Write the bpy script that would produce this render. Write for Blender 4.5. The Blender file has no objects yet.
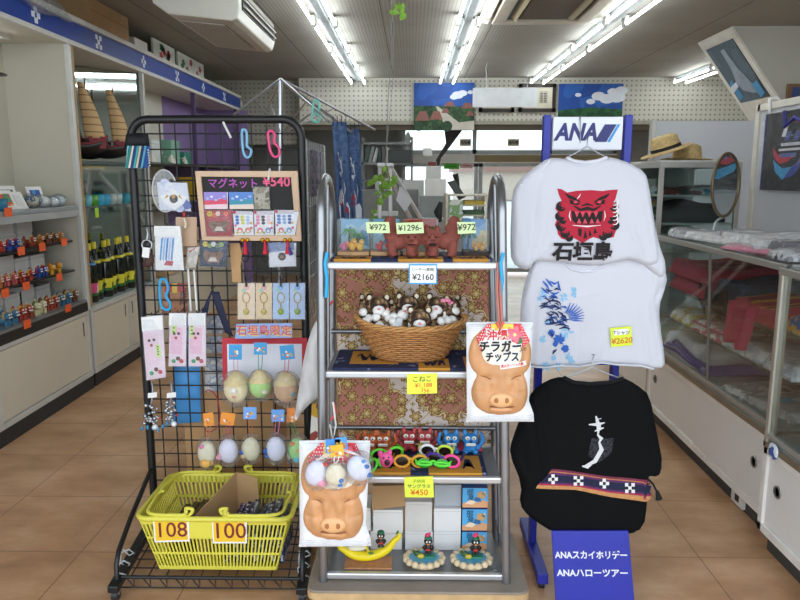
import bpy, math, random
from mathutils import Vector as V, Matrix, Euler
from mathutils.geometry import delaunay_2d_cdt
random.seed(7)
R=random.Random(11)
PI=math.pi
sc=bpy.context.scene; C=sc.collection
# ---------------------------------------------------------------- camera (also used to measure the place)
F=700.;H=1.5
PIT=math.atan(122/F); YAW=math.atan(12*math.cos(PIT)/F)
def ray(px,py):
    x=(px-400)/F; y=(300-py)/F
    sp,cp,sy,cy=math.sin(PIT),math.cos(PIT),math.sin(YAW),math.cos(YAW)
    return V((-sy*cp+x*cy-y*sy*sp, cy*cp+x*sy+y*cy*sp, -sp+y*cp))
def Q(px,py,Y): d=ray(px,py); t=Y/d.y; return V((d.x*t,Y,H+d.z*t))      # on the upright plane at distance Y
def G(px,py,z): d=ray(px,py); t=(z-H)/d.z; return V((d.x*t,d.y*t,z))    # on the level plane at height z
def SX(px,py,X): d=ray(px,py); t=X/d.x; return V((X,d.y*t,H+d.z*t))     # on a side plane
cam=bpy.data.cameras.new('camera'); co=bpy.data.objects.new('camera',cam); C.objects.link(co)
co.location=(0,0,H); co.rotation_euler=(PI/2-PIT,0,YAW)
cam.sensor_width=36; cam.lens=F/800*36; cam.clip_start=.05; cam.clip_end=300; sc.camera=co
# ---------------------------------------------------------------- materials
def lin(h):
    h=h.lstrip('#'); o=[]
    for i in (0,2,4):
        c=int(h[i:i+2],16)/255; o.append(c/12.92 if c<=.04045 else ((c+.055)/1.055)**2.4)
    return o
_mats={}
def newmat(name):
    m=bpy.data.materials.new(name); m.use_nodes=True; nt=m.node_tree
    for n in list(nt.nodes): nt.nodes.remove(n)
    out=nt.nodes.new('ShaderNodeOutputMaterial')
    def N(t,**k):
        n=nt.nodes.new('ShaderNode'+t)
        for a,b in k.items(): setattr(n,a,b)
        return n
    L=lambda a,b: nt.links.new(a,b)
    return m,nt,out,N,L
def princ(N,L,out,r,metal=0,spec=.5):
    b=N('BsdfPrincipled'); b.inputs['Roughness'].default_value=r; b.inputs['Metallic'].default_value=metal
    b.inputs['Specular IOR Level'].default_value=spec; L(b.outputs[0],out.inputs[0]); return b
def ramp(N,cols,pos=None,const=True):
    n=N('ValToRGB'); cr=n.color_ramp; cr.interpolation='CONSTANT' if const else 'LINEAR'
    k=len(cols); pos=pos or [i/k for i in range(k)]
    while len(cr.elements)<k: cr.elements.new(.5)
    for e,p,c in zip(cr.elements,pos,cols): e.position=p; e.color=(*lin(c),1)
    return n
def c(h,r=.5,metal=0,n=.07,s=9,bump=0,bs=80,spec=.5,trans=0,sub=0):
    """plain stuff of one colour with a little procedural unevenness"""
    k=(h,r,metal,n,s,bump,bs,spec,trans,sub)
    if k in _mats: return _mats[k]
    m,nt,out,N,L=newmat('m_'+h.lstrip('#')+f'_{len(_mats)}')
    b=princ(N,L,out,r,metal,spec)
    tc=N('TexCoord'); nz=N('TexNoise'); nz.inputs['Scale'].default_value=s; nz.inputs['Detail'].default_value=4
    L(tc.outputs['Object'],nz.inputs['Vector'])
    col=lin(h); a=[x*(1-n) for x in col]; d=[min(1,x*(1+n)) for x in col]
    rp=N('ValToRGB'); rp.color_ramp.elements[0].position=.3; rp.color_ramp.elements[1].position=.7
    rp.color_ramp.elements[0].color=(*a,1); rp.color_ramp.elements[1].color=(*d,1)
    L(nz.outputs['Fac'],rp.inputs[0]); L(rp.outputs[0],b.inputs['Base Color'])
    if trans: b.inputs['Transmission Weight'].default_value=trans
    if sub: b.inputs['Subsurface Weight'].default_value=sub; b.inputs['Subsurface Radius'].default_value=(.02,.01,.01)
    if bump:
        n2=N('TexNoise'); n2.inputs['Scale'].default_value=bs; n2.inputs['Detail'].default_value=5
        L(tc.outputs['Object'],n2.inputs['Vector'])
        bp=N('Bump'); bp.inputs['Strength'].default_value=bump; bp.inputs['Distance'].default_value=.01
        L(n2.outputs['Fac'],bp.inputs['Height']); L(bp.outputs[0],b.inputs['Normal'])
    _mats[k]=m; return m
def blotch(cols,scale=20,r=.5,kind='noise',pos=None,spec=.4,detail=3,rnd=1.0,stretch=(1,1,1)):
    """printed / mottled stuff: a few flat colours laid out by a noise or voronoi field"""
    k=('b',tuple(cols),scale,r,kind,tuple(pos or ()),stretch)
    if k in _mats: return _mats[k]
    m,nt,out,N,L=newmat(f'pattern_{len(_mats)}'); b=princ(N,L,out,r,0,spec)
    tc=N('TexCoord'); mp=N('Mapping'); mp.inputs['Scale'].default_value=stretch
    L(tc.outputs['Object'],mp.inputs[0])
    if kind=='noise':
        n=N('TexNoise'); n.inputs['Detail'].default_value=detail; o=n.outputs['Fac']
        pos=pos or [0]+[.36+.28*i/max(1,len(cols)-1) for i in range(1,len(cols))]
    else:
        n=N('TexVoronoi'); n.inputs['Randomness'].default_value=rnd
        if kind=='cells':
            sp=N('SeparateColor'); L(n.outputs['Color'],sp.inputs[0]); o=sp.outputs[0]
        else: o=n.outputs['Distance']
    n.inputs['Scale'].default_value=scale; L(mp.outputs[0],n.inputs['Vector'])
    rp=ramp(N,cols,pos); L(o,rp.inputs[0]); L(rp.outputs[0],b.inputs['Base Color'])
    _mats[k]=m; return m
def emis(h,s):
    k=('e',h,s)
    if k in _mats: return _mats[k]
    m,nt,out,N,L=newmat(f'lamp_{len(_mats)}'); e=N('Emission'); e.inputs[0].default_value=(*lin(h),1); e.inputs[1].default_value=s
    L(e.outputs[0],out.inputs[0]); _mats[k]=m; return m
def clear(h='#ffffff',amt=.12,r=.08,crinkle=0,body=0.0):
    """thin clear plastic or glass sheet: mostly see-through with a gloss on top"""
    k=('g',h,amt,r,crinkle,body)
    if k in _mats: return _mats[k]
    m,nt,out,N,L=newmat(f'clear_{len(_mats)}')
    t=N('BsdfTransparent'); t.inputs[0].default_value=(*lin(h),1)
    g=N('BsdfGlossy'); g.inputs['Roughness'].default_value=r
    lw=N('LayerWeight'); lw.inputs[0].default_value=.25
    ma=N('Math',operation='MULTIPLY_ADD'); ma.inputs[1].default_value=.3; ma.inputs[2].default_value=amt*.45
    L(lw.outputs['Fresnel'],ma.inputs[0])
    mx=N('MixShader'); L(ma.outputs[0],mx.inputs[0]); L(t.outputs[0],mx.inputs[1]); L(g.outputs[0],mx.inputs[2])
    last=mx
    if body:
        d=N('BsdfDiffuse'); d.inputs[0].default_value=(.85,.86,.88,1)
        m2=N('MixShader'); m2.inputs[0].default_value=body; L(mx.outputs[0],m2.inputs[1]); L(d.outputs[0],m2.inputs[2]); last=m2
    if crinkle:
        tc=N('TexCoord'); nz=N('TexNoise'); nz.inputs['Scale'].default_value=crinkle; nz.inputs['Detail'].default_value=2
        nz.inputs['Distortion'].default_value=1.5
        L(tc.outputs['Object'],nz.inputs['Vector'])
        bp=N('Bump'); bp.inputs['Strength'].default_value=1; bp.inputs['Distance'].default_value=.02
        L(nz.outputs['Fac'],bp.inputs['Height']); L(bp.outputs[0],g.inputs['Normal']); L(bp.outputs[0],lw.inputs['Normal'])
    L(last.outputs[0],out.inputs[0]); _mats[k]=m; return m
def gridmat(base,line,sx,sy,w,plane='xy',r=.5,off=(0,0),mottle=None,ms=2.5,bump=0,spec=.5,stripes=0):
    """sheet goods with seams every sx, sy metres"""
    m,nt,out,N,L=newmat(f'sheet_{len(bpy.data.materials)}'); b=princ(N,L,out,r,0,spec)
    tc=N('TexCoord'); sp=N('SeparateXYZ'); L(tc.outputs['Object'],sp.inputs[0])
    ax={'xy':(0,1),'xz':(0,2),'yz':(1,2)}[plane]
    fs=[]
    for a,s,o in zip(ax,(sx,sy),off):
        q=N('Math',operation='MULTIPLY_ADD'); q.inputs[1].default_value=1/s; q.inputs[2].default_value=o+50; L(sp.outputs[a],q.inputs[0])
        f=N('Math',operation='FRACT'); L(q.outputs[0],f.inputs[0])
        l=N('Math',operation='LESS_THAN'); l.inputs[1].default_value=w/s; L(f.outputs[0],l.inputs[0]); fs.append(l)
    mx=N('Math',operation='MAXIMUM'); L(fs[0].outputs[0],mx.inputs[0]); L(fs[1].outputs[0],mx.inputs[1])
    nz=N('TexNoise'); nz.inputs['Scale'].default_value=ms; nz.inputs['Detail'].default_value=6; nz.inputs['Roughness'].default_value=.62
    mp=N('Mapping'); mp.inputs['Scale'].default_value=(1,1.6,1); L(tc.outputs['Object'],mp.inputs[0]); L(mp.outputs[0],nz.inputs['Vector'])
    rp=ramp(N,mottle or [base,base],[.32,.68] if not mottle or len(mottle)==2 else [.3,.5,.7],False)
    L(nz.outputs['Fac'],rp.inputs[0]); src=rp.outputs[0]
    if stripes:
        q=N('Math',operation='MULTIPLY'); q.inputs[1].default_value=1/stripes; L(sp.outputs[ax[0]],q.inputs[0])
        f=N('Math',operation='FRACT'); L(q.outputs[0],f.inputs[0])
        l=N('Math',operation='LESS_THAN'); l.inputs[1].default_value=.25; L(f.outputs[0],l.inputs[0])
        sm=N('Math',operation='MULTIPLY'); sm.inputs[1].default_value=.35; L(l.outputs[0],sm.inputs[0])
        m0=N('MixRGB'); m0.inputs[2].default_value=(*lin(line),1); L(sm.outputs[0],m0.inputs[0]); L(src,m0.inputs[1]); src=m0.outputs[0]
    m1=N('MixRGB'); m1.inputs[2].default_value=(*lin(line),1); L(mx.outputs[0],m1.inputs[0]); L(src,m1.inputs[1])
    L(m1.outputs[0],b.inputs['Base Color'])
    return m
def dotmat(base,dot,s,rad,plane='xz',r=.6):
    """perforated board"""
    m,nt,out,N,L=newmat(f'dots_{len(bpy.data.materials)}'); b=princ(N,L,out,r)
    tc=N('TexCoord'); sp=N('SeparateXYZ'); L(tc.outputs['Object'],sp.inputs[0]); ax={'xz':(0,2),'xy':(0,1),'yz':(1,2)}[plane]
    sq=[]
    for a in ax:
        q=N('Math',operation='MULTIPLY_ADD'); q.inputs[1].default_value=1/s; q.inputs[2].default_value=50; L(sp.outputs[a],q.inputs[0])
        f=N('Math',operation='FRACT'); L(q.outputs[0],f.inputs[0])
        d=N('Math',operation='SUBTRACT'); d.inputs[1].default_value=.5; L(f.outputs[0],d.inputs[0])
        p=N('Math',operation='POWER'); p.inputs[1].default_value=2; L(d.outputs[0],p.inputs[0]); sq.append(p)
    a=N('Math',operation='ADD'); L(sq[0].outputs[0],a.inputs[0]); L(sq[1].outputs[0],a.inputs[1])
    l=N('Math',operation='LESS_THAN'); l.inputs[1].default_value=rad*rad; L(a.outputs[0],l.inputs[0])
    m1=N('MixRGB'); m1.inputs[1].default_value=(*lin(base),1); m1.inputs[2].default_value=(*lin(dot),1); L(l.outputs[0],m1.inputs[0])
    L(m1.outputs[0],b.inputs['Base Color']); return m
# ---------------------------------------------------------------- mesh builder
def frame(p,q):
    d=(q-p).normalized(); a=V((0,0,1)) if abs(d.z)<.9 else V((1,0,0)); u=d.cross(a).normalized(); return u,d.cross(u).normalized()
class MB:
    def __init__(s,mat=None): s.v=[];s.f=[];s.fm=[];s.fs=[];s.mats=[];s.cur=0;s.T=None; s.use(mat) if mat else None
    def use(s,m):
        if m not in s.mats: s.mats.append(m)
        s.cur=s.mats.index(m); return s
    def add(s,vs,fs,smooth=False):
        o=len(s.v); vs=[V(p) for p in vs]
        if s.T: vs=[s.T@p for p in vs]
        s.v+=vs
        for f in fs: s.f.append([i+o for i in f]); s.fm.append(s.cur); s.fs.append(smooth)
        return s
    def box(s,a,b,m=None,rot=None):
        if m: s.use(m)
        x0,y0,z0=a;x1,y1,z1=b
        vs=[V(p) for p in ((x0,y0,z0),(x1,y0,z0),(x1,y1,z0),(x0,y1,z0),(x0,y0,z1),(x1,y0,z1),(x1,y1,z1),(x0,y1,z1))]
        if rot is not None:
            ce=V(((x0+x1)/2,(y0+y1)/2,(z0+z1)/2)); mt=Euler(rot).to_matrix(); vs=[mt@(p-ce)+ce for p in vs]
        return s.add(vs,[(0,3,2,1),(4,5,6,7),(0,1,5,4),(1,2,6,5),(2,3,7,6),(3,0,4,7)])
    def tube(s,pts,r,n=8,closed=False,m=None,sm=True):
        if m: s.use(m)
        pts=[V(p) for p in pts]; k=len(pts); rs=r if isinstance(r,(list,tuple)) else [r]*k; vs=[];fs=[]; u=None
        for i,p in enumerate(pts):
            a=pts[(i-1)%k] if (closed or i>0) else p; b=pts[(i+1)%k] if (closed or i<k-1) else p
            d=(b-a)
            if d.length<1e-9: d=V((0,0,1))
            d.normalize()
            if u is None:
                u=d.cross(V((0,0,1)) if abs(d.z)<.9 else V((1,0,0))).normalized()
            else:
                u=u-d*u.dot(d); u=u.normalized() if u.length>1e-6 else d.orthogonal().normalized()
            w=d.cross(u)
            for j in range(n):
                t=2*PI*j/n; vs.append(p+(u*math.cos(t)+w*math.sin(t))*rs[i])
        for i in range(k if closed else k-1):
            for j in range(n):
                a=i*n+j;b=i*n+(j+1)%n;i2=(i+1)%k; fs.append((a,b,i2*n+(j+1)%n,i2*n+j))
        s.add(vs,fs,sm)
        if not closed:
            s.add([vs[j] for j in range(n)],[tuple(range(n))[::-1]]); s.add([vs[(k-1)*n+j] for j in range(n)],[tuple(range(n))])
        return s
    def cyl(s,a,b,r,r2=None,n=14,m=None): return s.tube([a,b],[r,r if r2 is None else r2],n,m=m)
    def lathe(s,prof,c=(0,0,0),n=20,m=None,sx=1,sy=1,rot=None):
        if m: s.use(m)
        c=V(c); vs=[];fs=[]; mt=Euler(rot).to_matrix() if rot else None
        for r,z in prof:
            for j in range(n):
                p=V((r*sx*math.cos(2*PI*j/n),r*sy*math.sin(2*PI*j/n),z)); vs.append((mt@p if mt else p)+c)
        for i in range(len(prof)-1):
            for j in range(n): a=i*n+j;b=i*n+(j+1)%n; fs.append((a,b,b+n,a+n))
        s.add(vs,fs,True)
        if prof[0][0]>1e-4: s.add(vs[:n],[tuple(range(n))[::-1]])
        if prof[-1][0]>1e-4: s.add(vs[-n:],[tuple(range(n))])
        return s
    def ell(s,c,r,m=None,nu=14,nv=9,rot=None):
        if m: s.use(m)
        if not isinstance(r,(tuple,list)): r=(r,r,r)
        c=V(c); mt=Euler(rot).to_matrix() if rot else None; vs=[];fs=[]
        for i in range(nv+1):
            t=PI*i/nv
            for j in range(nu):
                a=2*PI*j/nu; p=V((r[0]*math.sin(t)*math.cos(a),r[1]*math.sin(t)*math.sin(a),-r[2]*math.cos(t))); vs.append((mt@p if mt else p)+c)
        for i in range(nv):
            for j in range(nu): a=i*nu+j;b=i*nu+(j+1)%nu; fs.append((a,b,b+nu,a+nu))
        return s.add(vs,fs,True)
    def surf(s,fn,nu,nv,m=None,sm=True):
        if m: s.use(m)
        vs=[fn(i/nu,j/nv) for j in range(nv+1) for i in range(nu+1)]; k=nu+1
        return s.add(vs,[(j*k+i,j*k+i+1,(j+1)*k+i+1,(j+1)*k+i) for j in range(nv) for i in range(nu)],sm)
    def poly(s,pts,m=None):
        if m: s.use(m)
        return s.add(pts,[tuple(range(len(pts)))])
    def prism(s,pts,d,m=None):
        """polygon of 3-D points pushed along d"""
        if m: s.use(m)
        n=len(pts); d=V(d); pts=[V(p) for p in pts]; q=[p+d for p in pts]
        return s.add(pts+q,[tuple(range(n)),tuple(range(2*n-1,n-1,-1))]+[(i,n+i,n+(i+1)%n,(i+1)%n) for i in range(n)])
    def text(s,t,o,r,u,size,m,bold=0,shear=0,align='CENTER',lift=0,fn=None,sx=1):
        s.use(m); vs,fs=glyphs(t,bold,shear,align)
        if fn: vs,fs=finer(vs,fs,.012/size)
        o=V(o); r=V(r).normalized(); u=V(u).normalized(); nrm=r.cross(u)
        P=[]
        for a,b in vs:
            p=o+r*(a*size*sx)+u*(b*size)
            if fn: p=fn(p)
            P.append(p+nrm*lift)
        return s.add(P,fs)
    def obj(s,name,parent=None,bevel=0,seg=2,sub=0,solid=0):
        me=bpy.data.meshes.new(name); off=V((0,0,0)); p=parent
        while p is not None: off=off+p.location; p=p.parent
        me.from_pydata([tuple(q-off) for q in s.v],[],s.f)
        for m in s.mats: me.materials.append(m)
        for p,a,b in zip(me.polygons,s.fm,s.fs): p.material_index=a; p.use_smooth=b
        me.update(); o=bpy.data.objects.new(name,me); C.objects.link(o)
        if parent is not None: o.parent=parent
        if solid: md=o.modifiers.new('thick','SOLIDIFY'); md.thickness=solid; md.offset=0
        if bevel:
            md=o.modifiers.new('round','BEVEL'); md.width=bevel; md.segments=seg; md.limit_method='ANGLE'; md.angle_limit=.7
        if sub: md=o.modifiers.new('smooth','SUBSURF'); md.levels=sub; md.render_levels=sub
        return o
    def thing(s,name,label,cat,group=None,kind=None,**k):
        xs=[p.x for p in s.v];ys=[p.y for p in s.v];zs=[p.z for p in s.v]
        b=V(((min(xs)+max(xs))/2,(min(ys)+max(ys))/2,min(zs)))
        s.v=[p-b for p in s.v]; o=s.obj(name,**k); o.location=b
        return tag(o,label,cat,group,kind)
    def room(s,name,**k): o=s.obj(name,**k); o['kind']='structure'; return o
def finer(vs,fs,lim):
    vs=list(vs); work=[]; out=[]
    for f in fs:
        for i in range(1,len(f)-1): work.append((f[0],f[i],f[i+1]))
    while work:
        t=work.pop(); e=[(math.hypot(vs[t[i]][0]-vs[t[(i+1)%3]][0],vs[t[i]][1]-vs[t[(i+1)%3]][1]),i) for i in range(3)]; l,i=max(e)
        if l<lim or len(out)+len(work)>6000: out.append(t); continue
        p,q,r=t[i],t[(i+1)%3],t[(i+2)%3]; vs.append(((vs[p][0]+vs[q][0])/2,(vs[p][1]+vs[q][1])/2)); n=len(vs)-1
        work+=[(p,n,r),(n,q,r)]
    return vs,out
_gl={}
def glyphs(t,bold,shear,align):
    k=(t,bold,shear,align)
    if k not in _gl:
        cu=bpy.data.curves.new('lettering','FONT'); cu.body=t; cu.size=1; cu.align_x=align; cu.align_y='CENTER'; cu.offset=bold; cu.shear=shear; cu.resolution_u=3
        ob=bpy.data.objects.new('lettering',cu); me=bpy.data.meshes.new_from_object(ob)
        _gl[k]=([(v.co.x,v.co.y) for v in me.vertices],[tuple(p.vertices) for p in me.polygons])
        bpy.data.objects.remove(ob); bpy.data.curves.remove(cu); bpy.data.meshes.remove(me)
    return _gl[k]
def tag(o,label,cat,group=None,kind=None):
    o['label']=label; o['category']=cat
    if group: o['group']=group
    if kind: o['kind']=kind
    return o
def thing(name,label,cat,loc=(0,0,0),group=None):
    o=bpy.data.objects.new(name,None); C.objects.link(o); o.location=loc; o.empty_display_size=.05
    return tag(o,label,cat,group)
def dup(root,loc,rot=None,label=None,group=None,swap=None,scale=None):
    def cp(o,par):
        q=o.copy(); C.objects.link(q); q.parent=par
        if swap and q.type=='MESH':
            q.data=o.data.copy()
            for i,m in enumerate(q.data.materials):
                if m in swap: q.data.materials[i]=swap[m]
        for ch in [x for x in C.objects if x.parent==o]: cp(ch,q)
        return q
    r=cp(root,None); r.location=loc
    if rot: r.rotation_euler=rot
    if scale: r.scale=(scale,)*3
    if label: r['label']=label
    if group: r['group']=group
    return r
ORD=['first','second','third','fourth','fifth','sixth','seventh','eighth','ninth','tenth','eleventh','twelfth','thirteenth','fourteenth','fifteenth','sixteenth']
# ---------------------------------------------------------------- soft flat shapes
def inside(p,poly):
    x,y=p; r=False; n=len(poly)
    for i in range(n):
        x0,y0=poly[i];x1,y1=poly[(i+1)%n]
        if (y0>y)!=(y1>y) and x<(x1-x0)*(y-y0)/(y1-y0)+x0: r=not r
    return r
def edist(p,poly):
    b=9
    n=len(poly)
    for i in range(n):
        x0,y0=poly[i];x1,y1=poly[(i+1)%n]; dx=x1-x0;dy=y1-y0; l=dx*dx+dy*dy
        t=max(0,min(1,((p[0]-x0)*dx+(p[1]-y0)*dy)/l)) if l>0 else 0
        b=min(b,math.hypot(p[0]-x0-t*dx,p[1]-y0-t*dy))
    return b
def resample(poly,step,rnd=True):
    o=[]; n=len(poly)
    for i in range(n):
        a=poly[i];b=poly[(i+1)%n]; l=math.hypot(b[0]-a[0],b[1]-a[1]); k=max(1,int(l/step+.5))
        for j in range(k): t=j/k; o.append((a[0]+(b[0]-a[0])*t,a[1]+(b[1]-a[1])*t))
    return o
def chaikin(p,n=2):
    for _ in range(n):
        q=[]
        for i in range(len(p)):
            a=p[i];b=p[(i+1)%len(p)]; q+=[(a[0]*.75+b[0]*.25,a[1]*.75+b[1]*.25),(a[0]*.25+b[0]*.75,a[1]*.25+b[1]*.75)]
        p=q
    return p
def fill(poly,step):
    o=resample(poly,step); n=len(o)
    xs=[p[0] for p in o];ys=[p[1] for p in o]; pts=list(o); y=min(ys); row=0
    while y<max(ys):
        x=min(xs)+(step/2 if row%2 else 0)
        while x<max(xs):
            if inside((x,y),o) and edist((x,y),o)>step*.45: pts.append((x,y))
            x+=step
        y+=step*.87; row+=1
    r=delaunay_2d_cdt([V(p) for p in pts],[],[list(range(n))],1,1e-7)
    return [tuple(v) for v in r[0]],[tuple(f) for f in r[2]],n
def wob(x,z,sd=0):
    return (math.sin(x*31+z*9+sd)+math.sin(x*17-z*23+sd*1.7)+math.sin(z*41+x*5+sd*.6)*.5)/2.5
def puff(mb,poly,Y,front=.03,back=.015,step=.02,edge=.05,wr=.004,sd=0,extra=None,m=None):
    """a stuffed or draped flat shape standing in the xz plane at Y; returns its front surface y(x,z)"""
    if m: mb.use(m)
    vs,fs,n=fill(poly,step)
    def prof(p):
        d=min(1,edist(p,poly)/edge); return math.sqrt(max(0,1-(1-d)**2))
    def hy(x,z):
        t=prof((x,z)); e=extra(x,z) if extra else 0
        return Y-front*t-(wob(x,z,sd)*wr+e)*min(1,t*1.5)
    A=[V((p[0],hy(*p),p[1])) for p in vs]; B=[V((p[0],Y+back*prof(p)+wob(p[0],p[1],sd+3)*wr*prof(p),p[1])) for p in vs]
    fa=[]
    for f in fs:
        a,b,cc=A[f[0]],A[f[1]],A[f[2]]; fa.append(f if (b-a).cross(cc-a).y<0 else f[::-1])
    mb.add(A,fa,True); mb.add(B,[f[::-1] for f in fa],True)
    return hy
def decal(mb,polys,hy,m,off=.002,step=.015):
    mb.use(m)
    for p in polys:
        if len(p)<3: continue
        try: vs,fs,n=fill(p,step)
        except Exception: continue
        P=[V((q[0],hy(*q)-off,q[1])) for q in vs]
        mb.add(P,[f if (P[f[1]]-P[f[0]]).cross(P[f[2]]-P[f[0]]).y<0 else f[::-1] for f in fs],True)
def pxz(pts,Y): return [(q.x,q.z) for q in (Q(a,b,Y) for a,b in pts)]
def stroke(pts,w):
    """a brush stroke outline along 2-D points, tapering to both ends"""
    L=[];Rr=[]; n=len(pts)
    for i,p in enumerate(pts):
        a=pts[max(0,i-1)];b=pts[min(n-1,i+1)]; dx,dy=b[0]-a[0],b[1]-a[1]; l=math.hypot(dx,dy) or 1
        t=i/(n-1); ww=w*(.25+math.sin(PI*min(.97,max(.03,t)))*.75)
        L.append((p[0]-dy/l*ww,p[1]+dx/l*ww)); Rr.append((p[0]+dy/l*ww,p[1]-dx/l*ww))
    return L+Rr[::-1]
def arc(cx,cz,r,a0,a1,n=9,sz=1): return [(cx+r*math.cos(a0+(a1-a0)*i/(n-1)),cz+sz*r*math.sin(a0+(a1-a0)*i/(n-1))) for i in range(n)]
def circ(cx,cz,r,n=14,sz=1): return arc(cx,cz,r,0,2*PI*(n-1)/n,n,sz)
def blob(mb_list,mat,name,parent=None,vox=.004,smooth=4):
    """one continuous body grown from overlapping balls and limbs: [(center, radius or radii[, rot])] or [(a,b,ra,rb)]"""
    mb=MB(mat)
    for e in mb_list:
        if len(e)==4 and not isinstance(e[2],(tuple,list)):
            a,b=V(e[0]),V(e[1]); k=6
            for i in range(k+1):
                t=i/k; mb.ell(a.lerp(b,t),e[2]+(e[3]-e[2])*t,nu=12,nv=8)
        else: mb.ell(e[0],e[1],nu=16,nv=10,rot=e[2] if len(e)>2 else None)
    o=mb.obj(name+'_tmp'); md=o.modifiers.new('r','REMESH'); md.mode='VOXEL'; md.voxel_size=vox
    m2=o.modifiers.new('s','SMOOTH'); m2.iterations=smooth; m2.factor=.5
    dg=bpy.context.evaluated_depsgraph_get(); dg.update(); me=bpy.data.meshes.new_from_object(o.evaluated_get(dg))
    bpy.data.objects.remove(o)
    me.materials.clear(); me.materials.append(mat)
    for p in me.polygons: p.use_smooth=True; p.material_index=0
    off=V((0,0,0)); p=parent
    while p is not None: off=off+p.location; p=p.parent
    if off.length: me.transform(Matrix.Translation(-off))
    q=bpy.data.objects.new(name,me); C.objects.link(q)
    if parent is not None: q.parent=parent
    return q
CHROME=c('#b9bcc0',.28,1,n=.05); STEEL=c('#a9abad',.42,.85,n=.06); BLACK=c('#17181a',.4,n=.1); WHITE=c('#f3f2ee',.5,n=.02)
BLUE=c('#2a3a9c',.42,n=.06); CARD=c('#b08d62',.8,n=.06,bump=.1); WOOD=c('#b79c78',.6,n=.12,s=14)
ALU=c('#b8b6b0',.4,.6,n=.05); CREAM=c('#d9d4c6',.55,n=.03)
X3=V((1,0,0));Z3=V((0,0,1));Y3=V((0,1,0))
# ================================================================ THE ROOM
CEIL=2.8
FLOORM=gridmat('#b98f69','#7d5a3c',.5,.5,.004,'xy',.33,off=(-1.155/.5,-3.108/.5),mottle=['#a87d58','#c4976f','#dab38e'],ms=2.3,spec=.5)
CEILM=gridmat('#b4b2a8','#4e4c46',.93,40,.007,'xy',.8,off=(.27,0),mottle=['#9d9a90','#a8a69c'],ms=1,stripes=.03)
WALLM=c('#b5b4ac',.7,n=.03,s=2); GREYW=c('#b9bbbd',.6,n=.03,s=2)
m=MB(FLOORM); m.box((-2.9,.2,-.1),(4.5,11.2,0)); m.room('floor')
m=MB(c('#c9c8c2',.85,n=.08,s=3)); m.box((-14,-14,-.16),(14,.2,-.02)); m.box((-30,11.2,-.16),(30,60,-.04)); m.room('ground_outside')
m=MB(CEILM); m.box((-2.9,.2,CEIL),(4.5,11.2,CEIL+.12)); m.room('ceiling')
m=MB(WALLM); m.box((-2.9,.2,0),(-2.76,11.2,CEIL)); m.room('wall_left')
m=MB(WALLM); m.box((4.4,.2,0),(4.5,11.2,CEIL)); m.room('wall_right')
PEG=dotmat('#cfcdc0','#8f8d82',.062,.2)
m=MB(PEG); m.box((-1.5,9.6,2.25),(4.4,9.66,CEIL)); m.use(c('#a09c8c',.6)); m.box((-1.5,9.58,2.2),(4.4,9.7,2.25)); m.use(c('#57503f',.6)); m.box((-1.5,9.62,2.13),(4.4,9.7,2.2)); m.room('wall_back_bulkhead')
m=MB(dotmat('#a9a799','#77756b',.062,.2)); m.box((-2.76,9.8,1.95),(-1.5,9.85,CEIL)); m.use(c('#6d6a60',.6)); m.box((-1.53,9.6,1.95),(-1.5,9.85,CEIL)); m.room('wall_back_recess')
# dim back wall on the left, behind the office shelves
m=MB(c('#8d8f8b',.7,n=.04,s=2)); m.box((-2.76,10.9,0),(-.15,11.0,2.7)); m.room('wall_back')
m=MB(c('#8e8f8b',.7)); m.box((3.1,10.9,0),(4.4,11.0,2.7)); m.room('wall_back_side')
m=MB(c('#b9a987',.6)); m.box((-.15,10.86,1.72),(3.1,11.0,1.86),WHITE); m.use(c('#9c8c68',.6)); m.box((.95,10.84,1.74),(3.1,10.86,1.84)); m.room('trim_1')
FR=c('#9da09e',.4,.5)
GL=clear('#eef4f2',.05,.02)
def window(n,x0,x1,z0,z1,mull):
    f=MB(FR)
    for a,b in (((x0,10.9,z0),(x1,10.98,z0+.06)),((x0,10.9,z1-.05),(x1,10.98,z1)),((x0,10.9,z0),(x0+.05,10.98,z1)),((x1-.05,10.9,z0),(x1,10.98,z1))): f.box(a,b)
    for q in mull: f.box((q-.03,10.9,z0),(q+.03,10.98,z1))
    o=f.room(f'window_{n}')
    g=MB(GL); g.box((x0+.05,10.935,z0+.06),(x1-.05,10.945,z1-.05)); g.obj('window_glass',o)
window(1,-.15,3.1,.05,1.72,[.98,1.05,1.95,2.35]); window(2,-.15,3.1,1.86,2.45,[.95,2.1])
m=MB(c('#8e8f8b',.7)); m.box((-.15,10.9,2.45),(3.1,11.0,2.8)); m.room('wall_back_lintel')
# far white partition, the tall panel behind the right counter and the slanted soffit
m=MB(c('#c3c6cb',.55,n=.02,s=2)); m.box((1.86,5.55,0),(2.75,5.6,1.93)); m.use(ALU); m.box((1.84,5.54,0),(1.87,5.61,1.94)); m.room('partition_far')
m=MB(c('#c4c6ca',.5,n=.02,s=2)); m.box((2.12,1.2,0),(2.16,4.42,1.9)); m.use(c('#d6d2c6',.5)); m.box((2.11,4.42,0),(2.17,4.47,1.94)); m.box((2.11,1.2,1.9),(2.17,4.45,1.94)); m.room('partition_counter_back')
m=MB(c('#b9b6a9',.6,n=.03,s=2)); y0,y1=6.45,7.15
a=V((2.78,0,CEIL)); sl=(V((3.26,0,2.17))-a); b=a+sl*2.0
for (p,q) in ((y0,y1),): m.prism([(a.x,p,a.z),(4.4,p,a.z),(4.4,p,b.z),(b.x,p,b.z)],(0,q-p,0))
m.use(c('#dcd9cd',.55)); n=V((-sl.z*-1,0,-sl.x)).normalized()
SN=n
m.prism([a+V((0,y0-.01,0))+n*-.0,a+V((0,y1+.01,0)),b+V((0,y1+.01,0)),b+V((0,y0-.01,0))],n*.02); m.room('soffit_slanted')
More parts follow.
